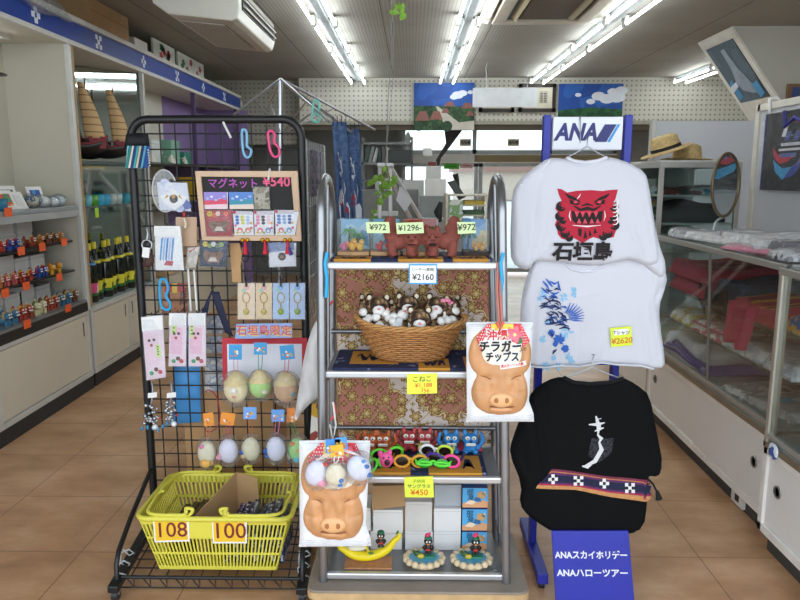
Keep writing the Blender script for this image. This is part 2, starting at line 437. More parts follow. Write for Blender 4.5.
# world: an even bright sky; the shop is open towards the street behind the camera
w=bpy.data.worlds.new('sky'); sc.world=w; w.use_nodes=True; nt=w.node_tree
for n_ in list(nt.nodes): nt.nodes.remove(n_)
wo=nt.nodes.new('ShaderNodeOutputWorld'); bg=nt.nodes.new('ShaderNodeBackground'); tc=nt.nodes.new('ShaderNodeTexCoord'); sp=nt.nodes.new('ShaderNodeSeparateXYZ')
rp=nt.nodes.new('ShaderNodeValToRGB'); rp.color_ramp.elements[0].position=.0; rp.color_ramp.elements[0].color=(.9,.95,1,1); rp.color_ramp.elements[1].position=.7; rp.color_ramp.elements[1].color=(.72,.84,1,1)
nt.links.new(tc.outputs['Generated'],sp.inputs[0]); nt.links.new(sp.outputs[2],rp.inputs[0]); nt.links.new(rp.outputs[0],bg.inputs[0]); bg.inputs[1].default_value=2.1; nt.links.new(bg.outputs[0],wo.inputs[0])
# ---------------------------------------------------------------- ceiling lamps: four rows of twin tubes
TUBE=emis('#f4fbff',13)
def make_lamp():
    t=thing('fluorescent_light','','ceiling light')
    b=MB(c('#8f9594',.5)); b.box((-.06,-.57,-.02),(.06,.57,0)); b.box((-.03,-.6,-.05),(.03,.6,-.02)); b.obj('batten',t,bevel=.004)
    for s in (-1,1):
        k=MB(TUBE); k.tube([(s*.085,-.56+s*.03,-.075),(s*.085,.52+s*.03,-.075)],.0115,10); k.obj('tube',t)
        for yy in (-.575,.535): h=MB(c('#d8d8d2',.5)); h.box((s*.085-.014,yy+s*.03-.012,-.092),(s*.085+.014,yy+s*.03+.012,-.02)); h.obj('tube_holder',t)
    return t
L0=make_lamp(); first=True
rows=[(-.71,[8.97,7.77,6.57,5.37,4.17],'row over the grid rack'),(.45,[8.97,7.77,6.57,5.37,4.17],'row over the silver cart'),(1.63,[8.97,7.77,6.57,5.37,4.17],'row beside the ceiling air unit'),(3.48,[8.97,7.77],'short row beyond the slanted panel')]
for x,ys,nm in rows:
    for i,y in enumerate(ys):
        lb=f'twin-tube fluorescent light, {ORD[i]} from the back wall in the {nm}'
        if first: o=L0; first=False; o.location=(x,y,CEIL-.003); o['label']=lb; o['group']='fluorescent ceiling lights'
        else: dup(L0,(x,y,CEIL-.003),label=lb,group='fluorescent ceiling lights')
# ceiling cassette air conditioner
t=thing('ceiling_air_conditioner','square recessed air conditioner with brown intake grille in the ceiling','air conditioner',(1.05,5.6,CEIL))
x0,x1,y0,y1=.66,1.44,5.1,6.15
m=MB(c('#cfc8b6',.5)); zt,zb=CEIL-.001,CEIL-.045
for a,b in (((x0,y0,zb),(x1,y0+.12,zt)),((x0,y1-.12,zb),(x1,y1,zt)),((x0,y0+.12,zb),(x0+.1,y1-.12,zt)),((x1-.1,y0+.12,zb),(x1,y1-.12,zt))): m.box(a,b)
m.obj('panel_frame',t,bevel=.008)
m=MB(gridmat('#7d7263','#54493c',.022,.022,.006,'xy',.7)); m.box((x0+.2,y0+.2,zb+.004),(x1-.2,y1-.2,zt-.004)); m.obj('intake_grille',t)
m=MB(c('#3a342b',.6)); m.box((x0+.1,y0+.12,zb+.02),(x1-.1,y1-.12,zt)); m.obj('slot',t)
for xa in (x0-.09,x1+.03): m=MB(c('#e9e6d8',.5)); m.box((xa,y0,CEIL-.03),(xa+.06,y1,CEIL-.002),rot=(0,.3,0)); m.obj('air_deflector',t)
for xa in (x0+.14,x1-.19): m=MB(c('#b6a986',.5)); m.box((xa,y0+.18,zb+.002),(xa+.05,y1-.18,zb+.03),rot=(0,.6,0)); m.obj('louver',t)
# wall-ceiling air conditioner
t=thing('hanging_air_conditioner','long white air conditioner hung under the ceiling by the left wall','air conditioner',(-1.45,5.45,2.53))
pr=[(-1.14,2.60),(-1.16,2.54),(-1.2,2.525),(-1.62,2.57),(-1.72,2.64),(-1.72,2.78),(-1.17,2.78),(-1.14,2.74)]
m=MB(c('#d9d7cd',.45,n=.02)); m.prism([(x,4.86,z) for x,z in pr],(0,1.2,0)); m.obj('casing',t,bevel=.012,seg=3)
m=MB(c('#2b2c2c',.5)); m.box((-1.15,4.92,2.605),(-1.132,6.0,2.705)); m.obj('outlet_slot',t)
for z in (2.63,2.675): m=MB(c('#cfcdc4',.45)); m.box((-1.145,4.93,z-.004),(-1.11,5.99,z+.004),rot=(0,.5,0)); m.obj('louver',t)
m=MB(gridmat('#8c8b84','#c9c7be',.03,.05,.018,'xy',.5))
m.prism([(-1.28,5.0,2.53),(-1.28,5.95,2.53),(-1.58,5.95,2.561),(-1.58,5.0,2.561)],(0,0,-.006)); m.obj('intake_grille',t)
# hanging blank sign on two chains
t=thing('hanging_sign','blank white sign board hanging on two chains from the ceiling','sign',(1.1,8.4,2.34))
a=Q(473,88,8.4);b=Q(537,107,8.4)
m=MB(c('#dfe3e6',.35)); m.box((a.x,8.39,b.z),(b.x,8.43,a.z)); m.obj('board',t,bevel=.004)
for x in (486,527):
    p=Q(x,88,8.41); k=MB(STEEL); n=int((CEIL-p.z)/.03)
    k.tube([(p.x+.006*math.sin(i*1.6),8.41,p.z+(CEIL-p.z)*i/n) for i in range(n+1)],.005,6); k.obj('chain',t)
# pictures on the bulkhead
def board(name,label,cat,px,Y,frame=None,fw=.0,th=.015,base=None,group=None):
    a=Q(px[0],px[1],Y);b=Q(px[2],px[3],Y)
    t=thing(name,label,cat,((a.x+b.x)/2,Y,b.z),group)
    if frame:
        m=MB(frame)
        for p,q in (((a.x,b.z),(b.x,b.z+fw)),((a.x,a.z-fw),(b.x,a.z)),((a.x,b.z),(a.x+fw,a.z)),((b.x-fw,b.z),(b.x,a.z))): m.box((p[0],Y-th-.01,p[1]),(q[0],Y+.005,q[1]))
        m.obj('frame',t)
    m=MB(base or WHITE); m.box((a.x+fw,Y-th,b.z+fw),(b.x-fw,Y,a.z-fw)); return t,m,a,b
def uv(a,b,Y): return lambda u,v: (a.x+(b.x-a.x)*u, b.z+(a.z-b.z)*v)
def flatpoly(m,pts,Y,mat): m.poly([(x,Y,z) for x,z in pts],mat)
Yb=9.577
t,m,a,b=board('village_poster','poster of a red-roofed village under deep blue sky','poster',(414,83,474,130),Yb,base=blotch(['#1f4fa0','#2a5cb0','#3f6fbe'],1.5,.4))
f=uv(a,b,Yb); yy=Yb-.017; PR=lambda *p:[f(*q) for q in p]
flatpoly(m,PR((0,0),(1,0),(1,.5),(0,.52)),yy,blotch(['#1f3a22','#2f5230','#41663a','#27432a'],14,.5))
m.use(c('#e8eef4'))
for cx,cz,r in ((.72,.74,.1),(.8,.78,.08),(.66,.7,.07),(.93,.8,.05)): flatpoly(m,circ(*f(cx,cz),r*(b.x-a.x),12,.6),yy-.001-.0006*cx,c('#dfe8f2'))
flatpoly(m,PR((.55,0),(1,0),(1,.2),(.75,.16),(.4,.5),(.36,.5)),yy-.001,c('#c9c3b4'))
for (u,v,w_,h_) in ((.02,.2,.24,.2),(.26,.22,.22,.18),(.5,.5,.18,.1),(.78,.46,.2,.12),(.85,.3,.15,.1),(.45,.36,.14,.1)):
    flatpoly(m,PR((u,v),(u+w_,v),(u+w_*.75,v+h_),(u+w_*.3,v+h_)),yy-.002,c('#8e5b52',n=.15,s=40))
for (u,v,r) in ((.55,.08,.09),(.08,.08,.08),(.7,.3,.06),(.35,.1,.06)): flatpoly(m,circ(*f(u,v),r*(b.x-a.x),10),yy-.003,c('#234528',n=.2,s=30))
m.obj('print',t)
t,m,a,b=board('sky_poster','poster of white clouds over a green plain','poster',(559,84,621,128),Yb,base=blotch(['#1d4d9e','#2b62b4','#3c74c4'],1.5,.4))
f=uv(a,b,Yb); flatpoly(m,PR((0,0),(1,0),(1,.42),(.5,.47),(0,.4)),yy,blotch(['#1d4a2c','#2a6336','#1a3a26'],9,.5))
for cx,cz,r in ((.62,.72,.11),(.75,.66,.12),(.9,.7,.14),(.5,.6,.07),(.3,.75,.05),(.84,.82,.09),(.97,.85,.1)): flatpoly(m,circ(*f(cx,cz),r*(b.x-a.x),14,.6),yy-.001-.0008*cx,c('#e3eaf2'))
m.obj('print',t)
for px,lb in (((519,84,555,112),'dark-framed document on the bulkhead, partly behind the hanging sign'),((479,96,514,112),'low dark-framed picture on the bulkhead peeping out under the hanging sign')):
    t,m,a,b=board('framed_picture',lb,'picture',px,Yb,frame=c('#2b2018',.4),fw=.045,base=c('#d8d2c0',.6))
    f=uv(a,b,Yb); flatpoly(m,PR((.55,.3),(.78,.3),(.78,.75),(.55,.75)),yy,c('#b9b4a2'))
    m.use(c('#4a443a'))
    for r_ in range(6): 
        for k_ in range(2): flatpoly(m,PR((.58+.1*k_,.34+.06*r_),(.65+.1*k_,.34+.06*r_),(.65+.1*k_,.375+.06*r_),(.58+.1*k_,.375+.06*r_)),yy-.002,c('#57503f'))
    m.obj('document',t)
# airliner print on the slanted soffit
t=thing('airliner_poster','dark photo print of an airliner stuck on the slanted soffit panel','poster',(3.0,6.8,2.5))
def sp_(u,v,k=.023): return a_+sl_*(.12+.78*(1-v))+V((0,y0_+(y1_-y0_)*u,0))+n_*k
a_,sl_,n_=V((2.78,0,CEIL)),sl,SN; y1_,y0_=6.52,7.08
m=MB(blotch(['#23303c','#35444f','#465661'],3,.35)); m.prism([sp_(0,0,.021),sp_(1,0,.021),sp_(1,1,.021),sp_(0,1,.021)],n_*.006)
fl=lambda pts,mt,k: m.poly([sp_(x,z,k) for x,z in pts],mt)
fl([(.45,.9),(.6,.92),(.62,.6),(.75,.3),(.9,.1),(.6,.12),(.35,.2),(.3,.35),(.42,.6)],c('#8b98a3',n=.15,s=12),.030)
fl([(.05,.35),(.2,.42),(.25,.1),(.05,.05)],c('#3f86b8'),.031); fl([(.7,.25),(.95,.3),(.95,.08),(.75,.02)],c('#4a93c4'),.031); fl([(.02,.3),(.3,.36),(.3,.28),(.02,.2)],c('#d8e4ee'),.032)
m.obj('print',t)
m=MB(c('#7c5c3c',.5)); p=Q(788,84,6.42);q=Q(830,101,6.42); m.box((p.x,6.4,q.z),(q.x,6.44,p.z)); m.use(c('#3a4a7c',.5)); m.box((p.x+.03,6.39,q.z+.03),(q.x-.03,6.4,p.z-.03)); m.thing('framed_picture','blue picture in a brown frame beside the slanted soffit panel','picture')
# ================================================================ LEFT WALL: canopy and cabinets
XF=-2.3
t=thing('canopy_sign_band','long blue sign band with white square crests above the left cabinets','sign',(-2.5,6,2.38))
m=MB(CREAM); m.box((-2.76,1.2,2.385),(XF,9.6,2.41)); m.box((-2.76,1.2,2.545),(XF+.0,9.6,2.56)); m.obj('soffit_board',t)
m=MB(c('#1c419a',.4,n=.08,s=6)); m.box((XF-.02,1.2,2.41),(XF+.004,9.6,2.545)); m.obj('blue_panel',t)
m=MB(c('#d5d4cc',.4)); m.box((XF-.02,1.2,2.54),(XF+.03,9.6,2.575)); m.box((XF-.02,1.2,2.38),(XF+.018,9.6,2.412)); m.obj('rail',t,bevel=.004)
m=MB(c('#e6ebf0',.5))
for i in range(-3,7):
    y=5.33+.87*i
    pat=[(-1,-1),(1,-1),(0,0),(-1,1),(1,1)] if i%2==0 else [(0,1),(-1,0),(1,0),(0,-1)]
    for u,v in pat: m.box((XF+.004,y+u*.032-.016,2.478+v*.032-.016),(XF+.008,y+u*.032+.016,2.478+v*.032+.016))
m.obj('square_crests',t)
m=MB(c('#d8d9d2',.5)); m.box((-2.6,3.0,2.36),(-2.54,4.6,2.385)); o=m.thing('cabinet_light','slim tube lamp under the blue sign band over the near cabinet','light')
k=MB(emis('#f3fbff',6)); k.tube([(-2.57,3.1,2.345),(-2.57,4.5,2.345)],.013); k.obj('tube',o)
# a run of base cabinets
LAM=c('#d3cbb8',.5,n=.03,s=3); TRIM=c('#cfcfca',.4,.2)
def base_unit(name,label,y0,y1,doors,band=True):
    t=thing(name,label,'cabinet',(-2.5,(y0+y1)/2,0))
    m=MB(c('#24272a',.5)); m.box((-2.75,y0,.0),(XF-.005,y1,.095)); m.obj('kick_board',t)
    m=MB(TRIM); m.box((-2.75,y0,.095),(XF,y1,.13)); m.box((-2.75,y0,.545),(XF,y1,.572))
    for y in doors: m.box((XF-.03,y-.02,.13),(XF-.001,y+.02,.545))
    m.obj('trim',t,bevel=.003)
    m=MB(c('#8a877d',.6)); m.box((-2.75,y0,.13),(XF-.03,y1,.545)); m.obj('carcass',t)
    for i in range(len(doors)-1):
        d=MB(LAM); d.box((XF-.022,doors[i]+.02,.135),(XF-.008,doors[i+1]-.02,.54)); dd=d.obj('sliding_door',t,bevel=.002)
        hd=MB(c('#4a443a',.5)); yh=doors[i+1]-.07 if i%2==0 else doors[i]+.07
        hd.box((XF-.009,yh-.008,.40),(XF-.006,yh+.008,.50)); hd.use(TRIM); hd.box((XF-.009,yh-.013,.395),(XF-.007,yh-.008,.505)); hd.obj('pull',dd)
    if band:
        m=MB(c('#1d2022',.35)); m.box((-2.75,y0,.572),(XF+.002,y1,.635)); m.obj('plinth_band',t)
        m=MB(c('#8d9293',.3,.4)); m.box((-2.75,y0,.635),(XF,y1,.652)); m.obj('deck',t)
    else:
        m=MB(c('#b9c4c0',.15)); m.box((-2.75,y0,.572),(XF,y1,.59)); m.obj('deck',t)
    return t
t=base_unit('display_cabinet','cream display cabinet with a black band, packed with small clay lion figurines',1.4,4.87,[1.45,2.6,3.72,4.85])
m=MB(c('#c6c2b2',.55,n=.03,s=2)); m.box((-2.755,4.855,.652),(XF-.02,4.88,2.385)); m.box((-2.757,1.4,.652),(-2.745,4.87,2.385)); m.obj('back_panel',t)
m=MB(TRIM); m.box((XF-.03,4.85,.572),(XF+.004,4.89,2.385)); m.obj('corner_post',t,bevel=.004)
SHZ=(.862,1.068)
for z in SHZ: m=MB(c('#23201e',.3)); m.box((-2.74,1.4,z-.008),(-2.37,4.85,z+.004)); m.obj('shelf',t)
m=MB(c('#9aa0a2',.35,.3)); m.box((-2.74,1.4,1.285),(XF-.01,4.86,1.312)); m.obj('top_shelf',t,bevel=.004)
m=MB(c('#a7aaa8',.4)); m.box((XF-.05,1.4,1.24),(XF-.01,4.86,1.285)); m.obj('track',t)
# price tags on the near cabinet's shelf edges
def tagcard(p,w,h,col,label,nrm=(1,0,0),group=None,name='price_tag',txt=None,tc_='#5a2a18'):
    r=V((0,1,0)) if abs(nrm[0])>.5 else X3
    m=MB(col); m.prism([p+r*(-w/2)+Z3*(-h/2),p+r*(w/2)+Z3*(-h/2),p+r*(w/2)+Z3*(h/2),p+r*(-w/2)+Z3*(h/2)],V(nrm)*.003)
    if txt: m.text(txt,p+V(nrm)*.0035,r,Z3,h*.55,c(tc_),lift=.0)
    return m.thing(name,label,'price tag',group)
OR=c('#f2642a',.6,n=.02)
for shelf,X,zz,pxs in (('top shelf edge',XF-.005,None,[(33,208)]),('upper figurine shelf',-2.365,None,[(84,250),(168+0,246)] and [(21,251),(42,247),(64,242)]),('lower figurine shelf',-2.365,None,[(5,293),(26,286),(59,277)]),('bottom deck edge',XF+.005,None,[(27,324),(68,308)])):
    for i,(x,y) in enumerate(pxs):
        p=SX(x,y,X); 
        if shelf=='top shelf edge': p=SX(8,212,X)
        tagcard(p,.075,.05,OR,f'orange price tag on the {shelf} of the left cabinet'+(f', {ORD[i]} from the front' if len(pxs)>1 else ''),group='orange price tags')
# small clay lions: one body, mane, eyes; copied in many colours
def make_lion(name='lion_figurine',cols=('#a5442c','#e0b040','#f0ece0')):
    t=thing(name,'','figurine')
    body=c(cols[0],.45); mane=c(cols[1],.45); wh=c(cols[2],.4)
    m=MB(body); m.ell((-.012,0,.02),(.022,.014,.016)); m.ell((.014,0,.036),(.015,.014,.014),)
    for sx in (-.026,.012):
        for sy in (-.009,.009): m.cyl((sx,sy,0),(sx,sy,.02),.006,.007,8)
    m.tube([(-.03,0,.026),(-.038,0,.036),(-.034,0,.05)],[.006,.009,.004],8); m.obj('body',t)
    m=MB(mane)
    for k in range(8):
        an=k*PI/4; m.ell((.006,.013*math.cos(an),.037+.013*math.sin(an)),.0055,nu=8,nv=6)
    m.obj('mane',t)
    m=MB(wh)
    for sy in (-.006,.006): m.ell((.026,sy,.042),.0036,nu=8,nv=6)
    m.box((.024,-.008,.029),(.0285,.008,.033)); m.obj('face',t)
    return t
LION=make_lion(); used=[False]
def lions(pts,spec,where,grp,sc_=1.0):
    for i,(p,cl) in enumerate(zip(pts,spec)):
        nm={'#a5442c':'red-brown','#b83a30':'red','#2b4d9e':'blue','#e3a92c':'yellow','#d8cf9e':'pale cream','#c97a38':'orange-brown','#7d4a32':'dark brown','#c8605a':'pink-red','#3f7898':'teal-blue'}[cl]
        lb=f'small {nm} lion figurine, {ORD[i]} from the front on the {where}'
        sw={LM[0]:c(cl,.45),LM[1]:c({'#2b4d9e':'#c83a34','#b83a30':'#e0b040','#e3a92c':'#d07a20','#d8cf9e':'#6a6a3a'}.get(cl,'#c8a060'),.45)}
        if not used[0]:
            used[0]=True; o=dup(LION,p,(0,0,R.uniform(-.5,.2)),lb,grp,sw,sc_)
        else: o=dup(LION,p,(0,0,R.uniform(-.5,.2)),lb,grp,sw,sc_)
LM=[c('#a5442c',.45),c('#e0b040',.45)]
def row(x,z,ys): return [V((x,y,z)) for y in ys]
lions(row(-2.42,SHZ[1]+.004,[3.98,4.06,4.14,4.22,4.4,4.5,4.6,4.68,4.76]),['#b83a30','#b83a30','#2b4d9e','#2b4d9e','#a5442c','#c97a38','#7d4a32','#7d4a32','#c97a38'],'upper glass shelf','lion figurines on the upper shelf',1.25)
lions(row(-2.42,SHZ[0]+.004,[4.0,4.08,4.16,4.25,4.34,4.44,4.52,4.6,4.7]),['#c97a38','#c8605a','#c8605a','#b83a30','#b83a30','#2b4d9e','#2b4d9e','#e3a92c','#e3a92c'],'lower glass shelf','lion figurines on the lower shelf',1.3)
lions(row(-2.37,.652,[3.95,4.03,4.12,4.2,4.28,4.36,4.44,4.52,4.6,4.69,4.78]),['#3f7898','#3f7898','#b83a30','#a5442c','#d8cf9e','#d8cf9e','#a5442c','#a5442c','#3f7898','#3f7898','#7d4a32'],'bottom deck','lion figurines on the bottom deck',1.6)
for o in [LION]+list(LION.children): bpy.data.objects.remove(o)
# white gift boxes behind the figurines
BX=c('#d9d8d3',.6,n=.03,s=5)
def carton(p,s,label,mat=BX,group=None,name='gift_box',rz=0):
    m=MB(mat); m.box((p[0],p[1],p[2]),(p[0]+s[0],p[1]+s[1],p[2]+s[2]),rot=(0,0,rz))
    m.use(c('#8f8e89',.6)); 
    e=.0008; y=p[1]-e; 
    if not rz: m.box((p[0]+.0,p[1]-e,p[2]+s[2]*.82),(p[0]+s[0],p[1],p[2]+s[2]*.835)); m.box((p[0]+s[0],p[1],p[2]+s[2]*.82),(p[0]+s[0]+e,p[1]+s[1],p[2]+s[2]*.835))
    return m.thing(name,label,'box',group,bevel=.002)
for nm,z,col in (('upper glass shelf',SHZ[1]+.004,[(4.02,2),(4.22,2),(4.42,2)]),('lower glass shelf',SHZ[0]+.004,[(4.0,1),(4.17,2),(4.36,1),(4.55,1)]),('bottom deck',.652,[(4.02,2),(4.22,1),(4.38,2),(4.58,1)])):
    k=0
    for y,n_ in col:
        for j in range(n_):
            hh=.078 if n_==2 else .13
            carton((-2.66,y,z+j*(hh+.001)),(.15,.16+.01*(k%3),hh),f'white gift box behind the lions on the {nm}, {ORD[k]} from the front',group='white gift boxes in the near cabinet'); k+=1
# framed cards, dish and stones on the top shelf
def card_frame(y,x,h,w,tilt,label,cols,z=1.312,group='framed cards on the top shelf',fr=c('#e4e3df',.5)):
    t=thing('framed_card',label,'framed card',(0,0,0),group)
    m=MB(fr); m.box((-.006,-w/2,0),(.006,w/2,h)); m.obj('frame',t,bevel=.002)
    m=MB(blotch(cols,22,.4)); m.box((.0061,-w/2+.022,.025),(.008,w/2-.022,h-.025)); m.obj('picture',t)
    t.location=(x,y,z); t.rotation_euler=(0,-tilt,-.35); return t
bl=['#1d4f96','#3b86c8','#d9e6ee']; gr=['#8a8378','#5a5a4a','#c8c2b0']
for i,(y,x,h,w,ti,lb,cl) in enumerate([(3.98,-2.62,.3,.2,.12,'tall white framed card with a blue strip on the top shelf',bl),(4.13,-2.58,.13,.13,.25,'small framed blue card at the back of the top shelf, the nearer of two',bl),(4.27,-2.58,.13,.13,.25,'small framed blue card at the back of the top shelf, the farther of two',bl),
   (4.0,-2.48,.15,.13,.35,'framed pale card leaning below the tall framed card',bl),(4.16,-2.47,.15,.14,.4,'framed brown photo in the middle of the top shelf, nearer one',gr),(4.32,-2.47,.15,.14,.4,'framed green-grey photo in the middle of the top shelf, farther one',['#6c7a64','#a8b09a','#4c5a44']),
   (4.6,-2.45,.14,.12,.35,'framed blue card standing alone near the end of the top shelf',bl),(4.12,-2.38,.13,.14,.5,'white tile with a round multicoloured picture at the shelf front',['#3f8a5a','#c84a3a','#e0b040','#f0eee8']),(4.27,-2.38,.12,.09,.55,'plain pale tile beside the multicoloured tile',['#d9d8d4','#cfcfcb'])]):
    card_frame(y,x,h,w,ti,lb,cl)
m=MB(c('#b89a72',.6)); m.ell((-2.5,4.46,1.36),(.016,.03,.048),rot=(0,.3,0)); m.thing('wooden_plaque','tan rounded plaque leaning behind the bag of white shells','plaque')
m=MB(c('#3d9cc0',.2,trans=.5)); m.lathe([(.03,0),(.045,.01),(.05,.07),(.046,.07),(.042,.014),(0,.012)],(-2.36,3.99,1.312)); m.thing('glass_dish','turquoise glass cup at the front end of the top shelf','cup')
for i,(y,x,r,mt,lb) in enumerate([(4.42,-2.4,.05,blotch(['#3a5a7a','#c8b8a0','#88a0b4'],18,.3),'patterned round ornament in clear wrap on the top shelf'),(4.52,-2.38,.045,c('#e6e5e0',.35,bump=.5,bs=20),'wrapped white shell on the top shelf, nearer one'),(4.6,-2.36,.04,c('#e2e4e6',.35,bump=.5,bs=20),'wrapped white shell on the top shelf, middle one'),(4.7,-2.37,.045,c('#d4dce4',.25,bump=.5,bs=20),'wrapped bluish shell at the far end of the top shelf')]):
    m=MB(mt); m.ell((x,y,1.312+r*.8),(r,r*1.1,r*.8),nu=12,nv=8); m.use(clear('#f4f8fa',.2,.1,30)); m.ell((x,y,1.312+r*.95),(r*1.25,r*1.3,r*.95),nu=12,nv=8); m.thing('wrapped_ornament',lb,'ornament')
# ornament hung near the camera end
m=MB(c('#4a4038',.4)); m.ell((-2.36,4.05,2.08),(.06,.12,.012)); m.ell((-2.36,3.98,2.03),(.03,.05,.016)); m.cyl((-2.36,4.05,2.08),(-2.36,4.05,2.385),.002,n=5); m.thing('hanging_ornament','dark flat ornament hanging at the photo edge above the top shelf','ornament')
# ---------------------------------------------------------------- second cabinet: mirror back, bottles, glasses, model junks
t=base_unit('mirror_cabinet','cream cabinet with a mirrored back and glass shelf holding bottles',4.9,6.2,[4.92,5.58,6.19],False)
MIR=c('#c9d4cf',.03,1,n=.01); 
m=MB(MIR); m.box((-2.752,4.9,.6),(-2.745,6.19,2.385)); m.obj('mirror_back',t)
m=MB(c('#a98a5c',.5)); m.box((XF-.03,4.9,.59),(XF,4.93,2.385)); m.obj('wooden_post',t); m=MB(TRIM); m.box((XF-.03,6.16,.59),(XF,6.2,2.385)); m.obj('post',t)
m=MB(clear('#d8ece4',.1,.03,0,.1)); m.box((-2.74,4.93,1.285),(XF-.02,6.16,1.297)); m.obj('glass_shelf',t)
m=MB(c('#3f4a46',.25)); m.box((-2.74,4.93,1.6),(XF-.02,6.16,1.625)); m.obj('dark_shelf',t)
m=MB(c('#cfcabb',.55)); m.box((-2.755,6.2,0),(XF-.02,6.23,2.385)); m.obj('end_panel',t)
m=MB(c('#c4cfcc',.04,1,n=.02)); m.prism([(XF-.035,6.19,.6),(-2.744,5.68,.6),(-2.744,5.695,.6),(XF-.035,6.199,.6)],(0,0,1.78)); m.obj('mirror_end',t)
def bottle(p,lab,cap,neck,label,sc_=1.0):
    t=thing('awamori_bottle',label,'bottle',(0,0,0),'large dark liquor bottles')
    m=MB(c('#10190f',.08,spec=.7)); m.lathe([(.045,0),(.05,.01),(.05,.24),(.046,.27),(.025,.33),(.0165,.36),(.0155,.41)],n=18); m.obj('glass_body',t)
    m=MB(c(cap,.35)); m.lathe([(.0185,.385),(.0185,.435),(0,.437)],n=14); m.obj('cap',t)
    m=MB(lab); m.lathe([(.0505,.05),(.0505,.145)],n=18); q=m.obj('label',t); m=MB(c('#2a6a34',.4)) if cap!='#c23a30' else MB(c('#3a78c0',.4)); m.lathe([(.0507,.05),(.0507,.072)],n=18); m.obj('label_band',q)
    if neck: m=MB(neck); m.lathe([(.0445,.277),(.0385,.297)],n=18); m.obj('neck_label',t)
    t.location=p; t.scale=(sc_,)*3; return t
Lb=[blotch(['#2f6cb4','#d85a8a','#e8dcc0','#3a6a3a'],14,.4,'cells'),blotch(['#3a78c0','#e05a90','#e8e0c8','#f0e8e0'],14,.4,'cells')]
Ly=blotch(['#d8cf2c','#e2da3c','#2c5a2c','#d8cf2c'],16,.4,'cells'); nY=c('#d9cf2c',.4); nB=c('#4a90c8',.4)
bs=[((88,282),0),((97,288),1),((106,282),2),((114,277),2),((122,271),2),((129,268),2)]
ys=[4.98,5.1,5.23,5.36,5.48,5.6,5.7,5.8]
for i,y in enumerate(ys): bottle(V((-2.40+(.02 if i%2 else 0),y,.59)),Lb[i%2] if i<2 else Ly,'#d4c428' if i else '#c23a30',nB if i<2 else nY,'tall liquor bottle with '+('blue and pink' if i<2 else 'yellow')+f' label, {ORD[i]} from the near end')
for i,(y,col,nm) in enumerate([(5.0,'#5aa02a','green'),(5.1,'#7cc4dc','pale blue'),(5.2,'#63aa30','green'),(5.31,'#3fb0d8','sky-blue'),(5.42,'#3fb0d8','sky-blue'),(5.53,'#b9c8c4','clear'),(5.64,'#b9c8c4','clear'),(5.8,'#2f9cb4','teal')]):
    m=MB(c(col,.12,trans=.25,n=.12)); m.lathe([(.034,0),(.042,.02),(.044,.08),(.04,.08),(.036,.02),(0,.012)],(-2.37,y,1.297),n=18); m.thing('drinking_glass',f'{nm} ryukyu glass tumbler, {ORD[i]} from the near end of the glass shelf','glass','coloured tumblers on the glass shelf')
tagcard(V((XF-.012,5.13,1.25)),.055,.07,c('#b6e03a',.6),'lime price tag under the tumblers on the glass shelf')
for i,(y,fl_) in enumerate(((5.27,0),(5.76,1))):
    t=thing('model_junk_boat',('dark model junk with tan ribbed sails, nearest on the upper shelf','dark model junk with tan ribbed sails, farther along the upper shelf')[i],'model boat',(-2.47,y,1.625),'model sailing junks')
    X=-2.47
    m=MB(c('#1c1716',.45)); m.surf(lambda u,v:V((X+(v-.5)*2*.055*math.sin(PI*min(.96,max(.05,u)))**.6,y+(u-.5)*.34,1.64+.03+.05*(2*u-1)**2+(abs(v-.5)*2)**2*.07-.02)),16,10); m.obj('hull',t,solid=.006)
    m=MB(c('#7c1f2a',.5))
    for s in (-1,1): m.tube([(X+s*.056*math.sin(PI*min(.96,max(.05,u)))**.6,y+(u-.5)*.34,1.724+.05*(2*u-1)**2) for u in [k/12 for k in range(13)]],.007,6)
    m.box((X-.03,y+.05,1.7),(X+.03,y+.15,1.77)); m.box((X-.025,y-.14,1.71),(X+.025,y-.07,1.75)); m.obj('rail',t)
    m=MB(c('#e8e4da',.5)); m.ell((X+.05,y-.1,1.7),(.006,.012,.012)); m.obj('painted_eye',t)
    for k,(dy,h_) in enumerate(((-.1,.38),(.06,.42))):
        q=MB(c('#8a4a26',.5)); q.cyl((X,y+dy,1.69),(X,y+dy,1.69+h_),.007,.005,8); q.obj('mast',t)
        s_=MB(gridmat('#c9a878','#8a6a42',40,.042,.007,'xz',.7)); z0_=1.76
        s_.surf(lambda u,v:V((X+.012+.02*math.sin(PI*u),y+dy-.03+(.11 if not k else .125)*u*(1-.75*v**1.6)-.02*v,z0_+(h_-.1)*v)),8,12); s_.obj('sail',t,solid=.003)
    t.rotation_euler=(0,0,-.75); t.scale=(1.25,)*3
# ---------------------------------------------------------------- third stretch: purple-backed shelves beyond
t=thing('purple_shelf_unit','shelf unit with a purple back panel at the far end of the left wall','shelf unit',(-2.5,8,0))
m=MB(c('#8d78a8',.6,n=.04)); m.box((-2.755,6.76,.0),(-2.74,9.6,2.385)); m.box((-2.75,9.55,.0),(-2.2,9.6,2.385)); m.obj('back_panel',t)
m=MB(LAM); m.box((-2.74,6.25,.0),(XF,9.5,.572)); m.obj('base',t)
m=MB(c('#5b5750',.5)); 
for z in (1.25,1.62): m.box((-2.74,6.25,z),(XF,9.5,z+.02)); 
m.obj('shelf',t)
m=MB(c('#4d3d68',.5)); m.box((XF-.04,7.6,.572),(XF,7.64,2.385)); m.obj('upright',t); m=MB(c('#4d3d68',.5)); m.box((XF-.04,9.44,.572),(XF,9.48,2.385)); m.obj('upright',t)
m=MB(c('#d9d4c6')); m.box((-2.739,6.24,.572),(-2.735,7.85,2.385)); m.obj('white_panel',t)
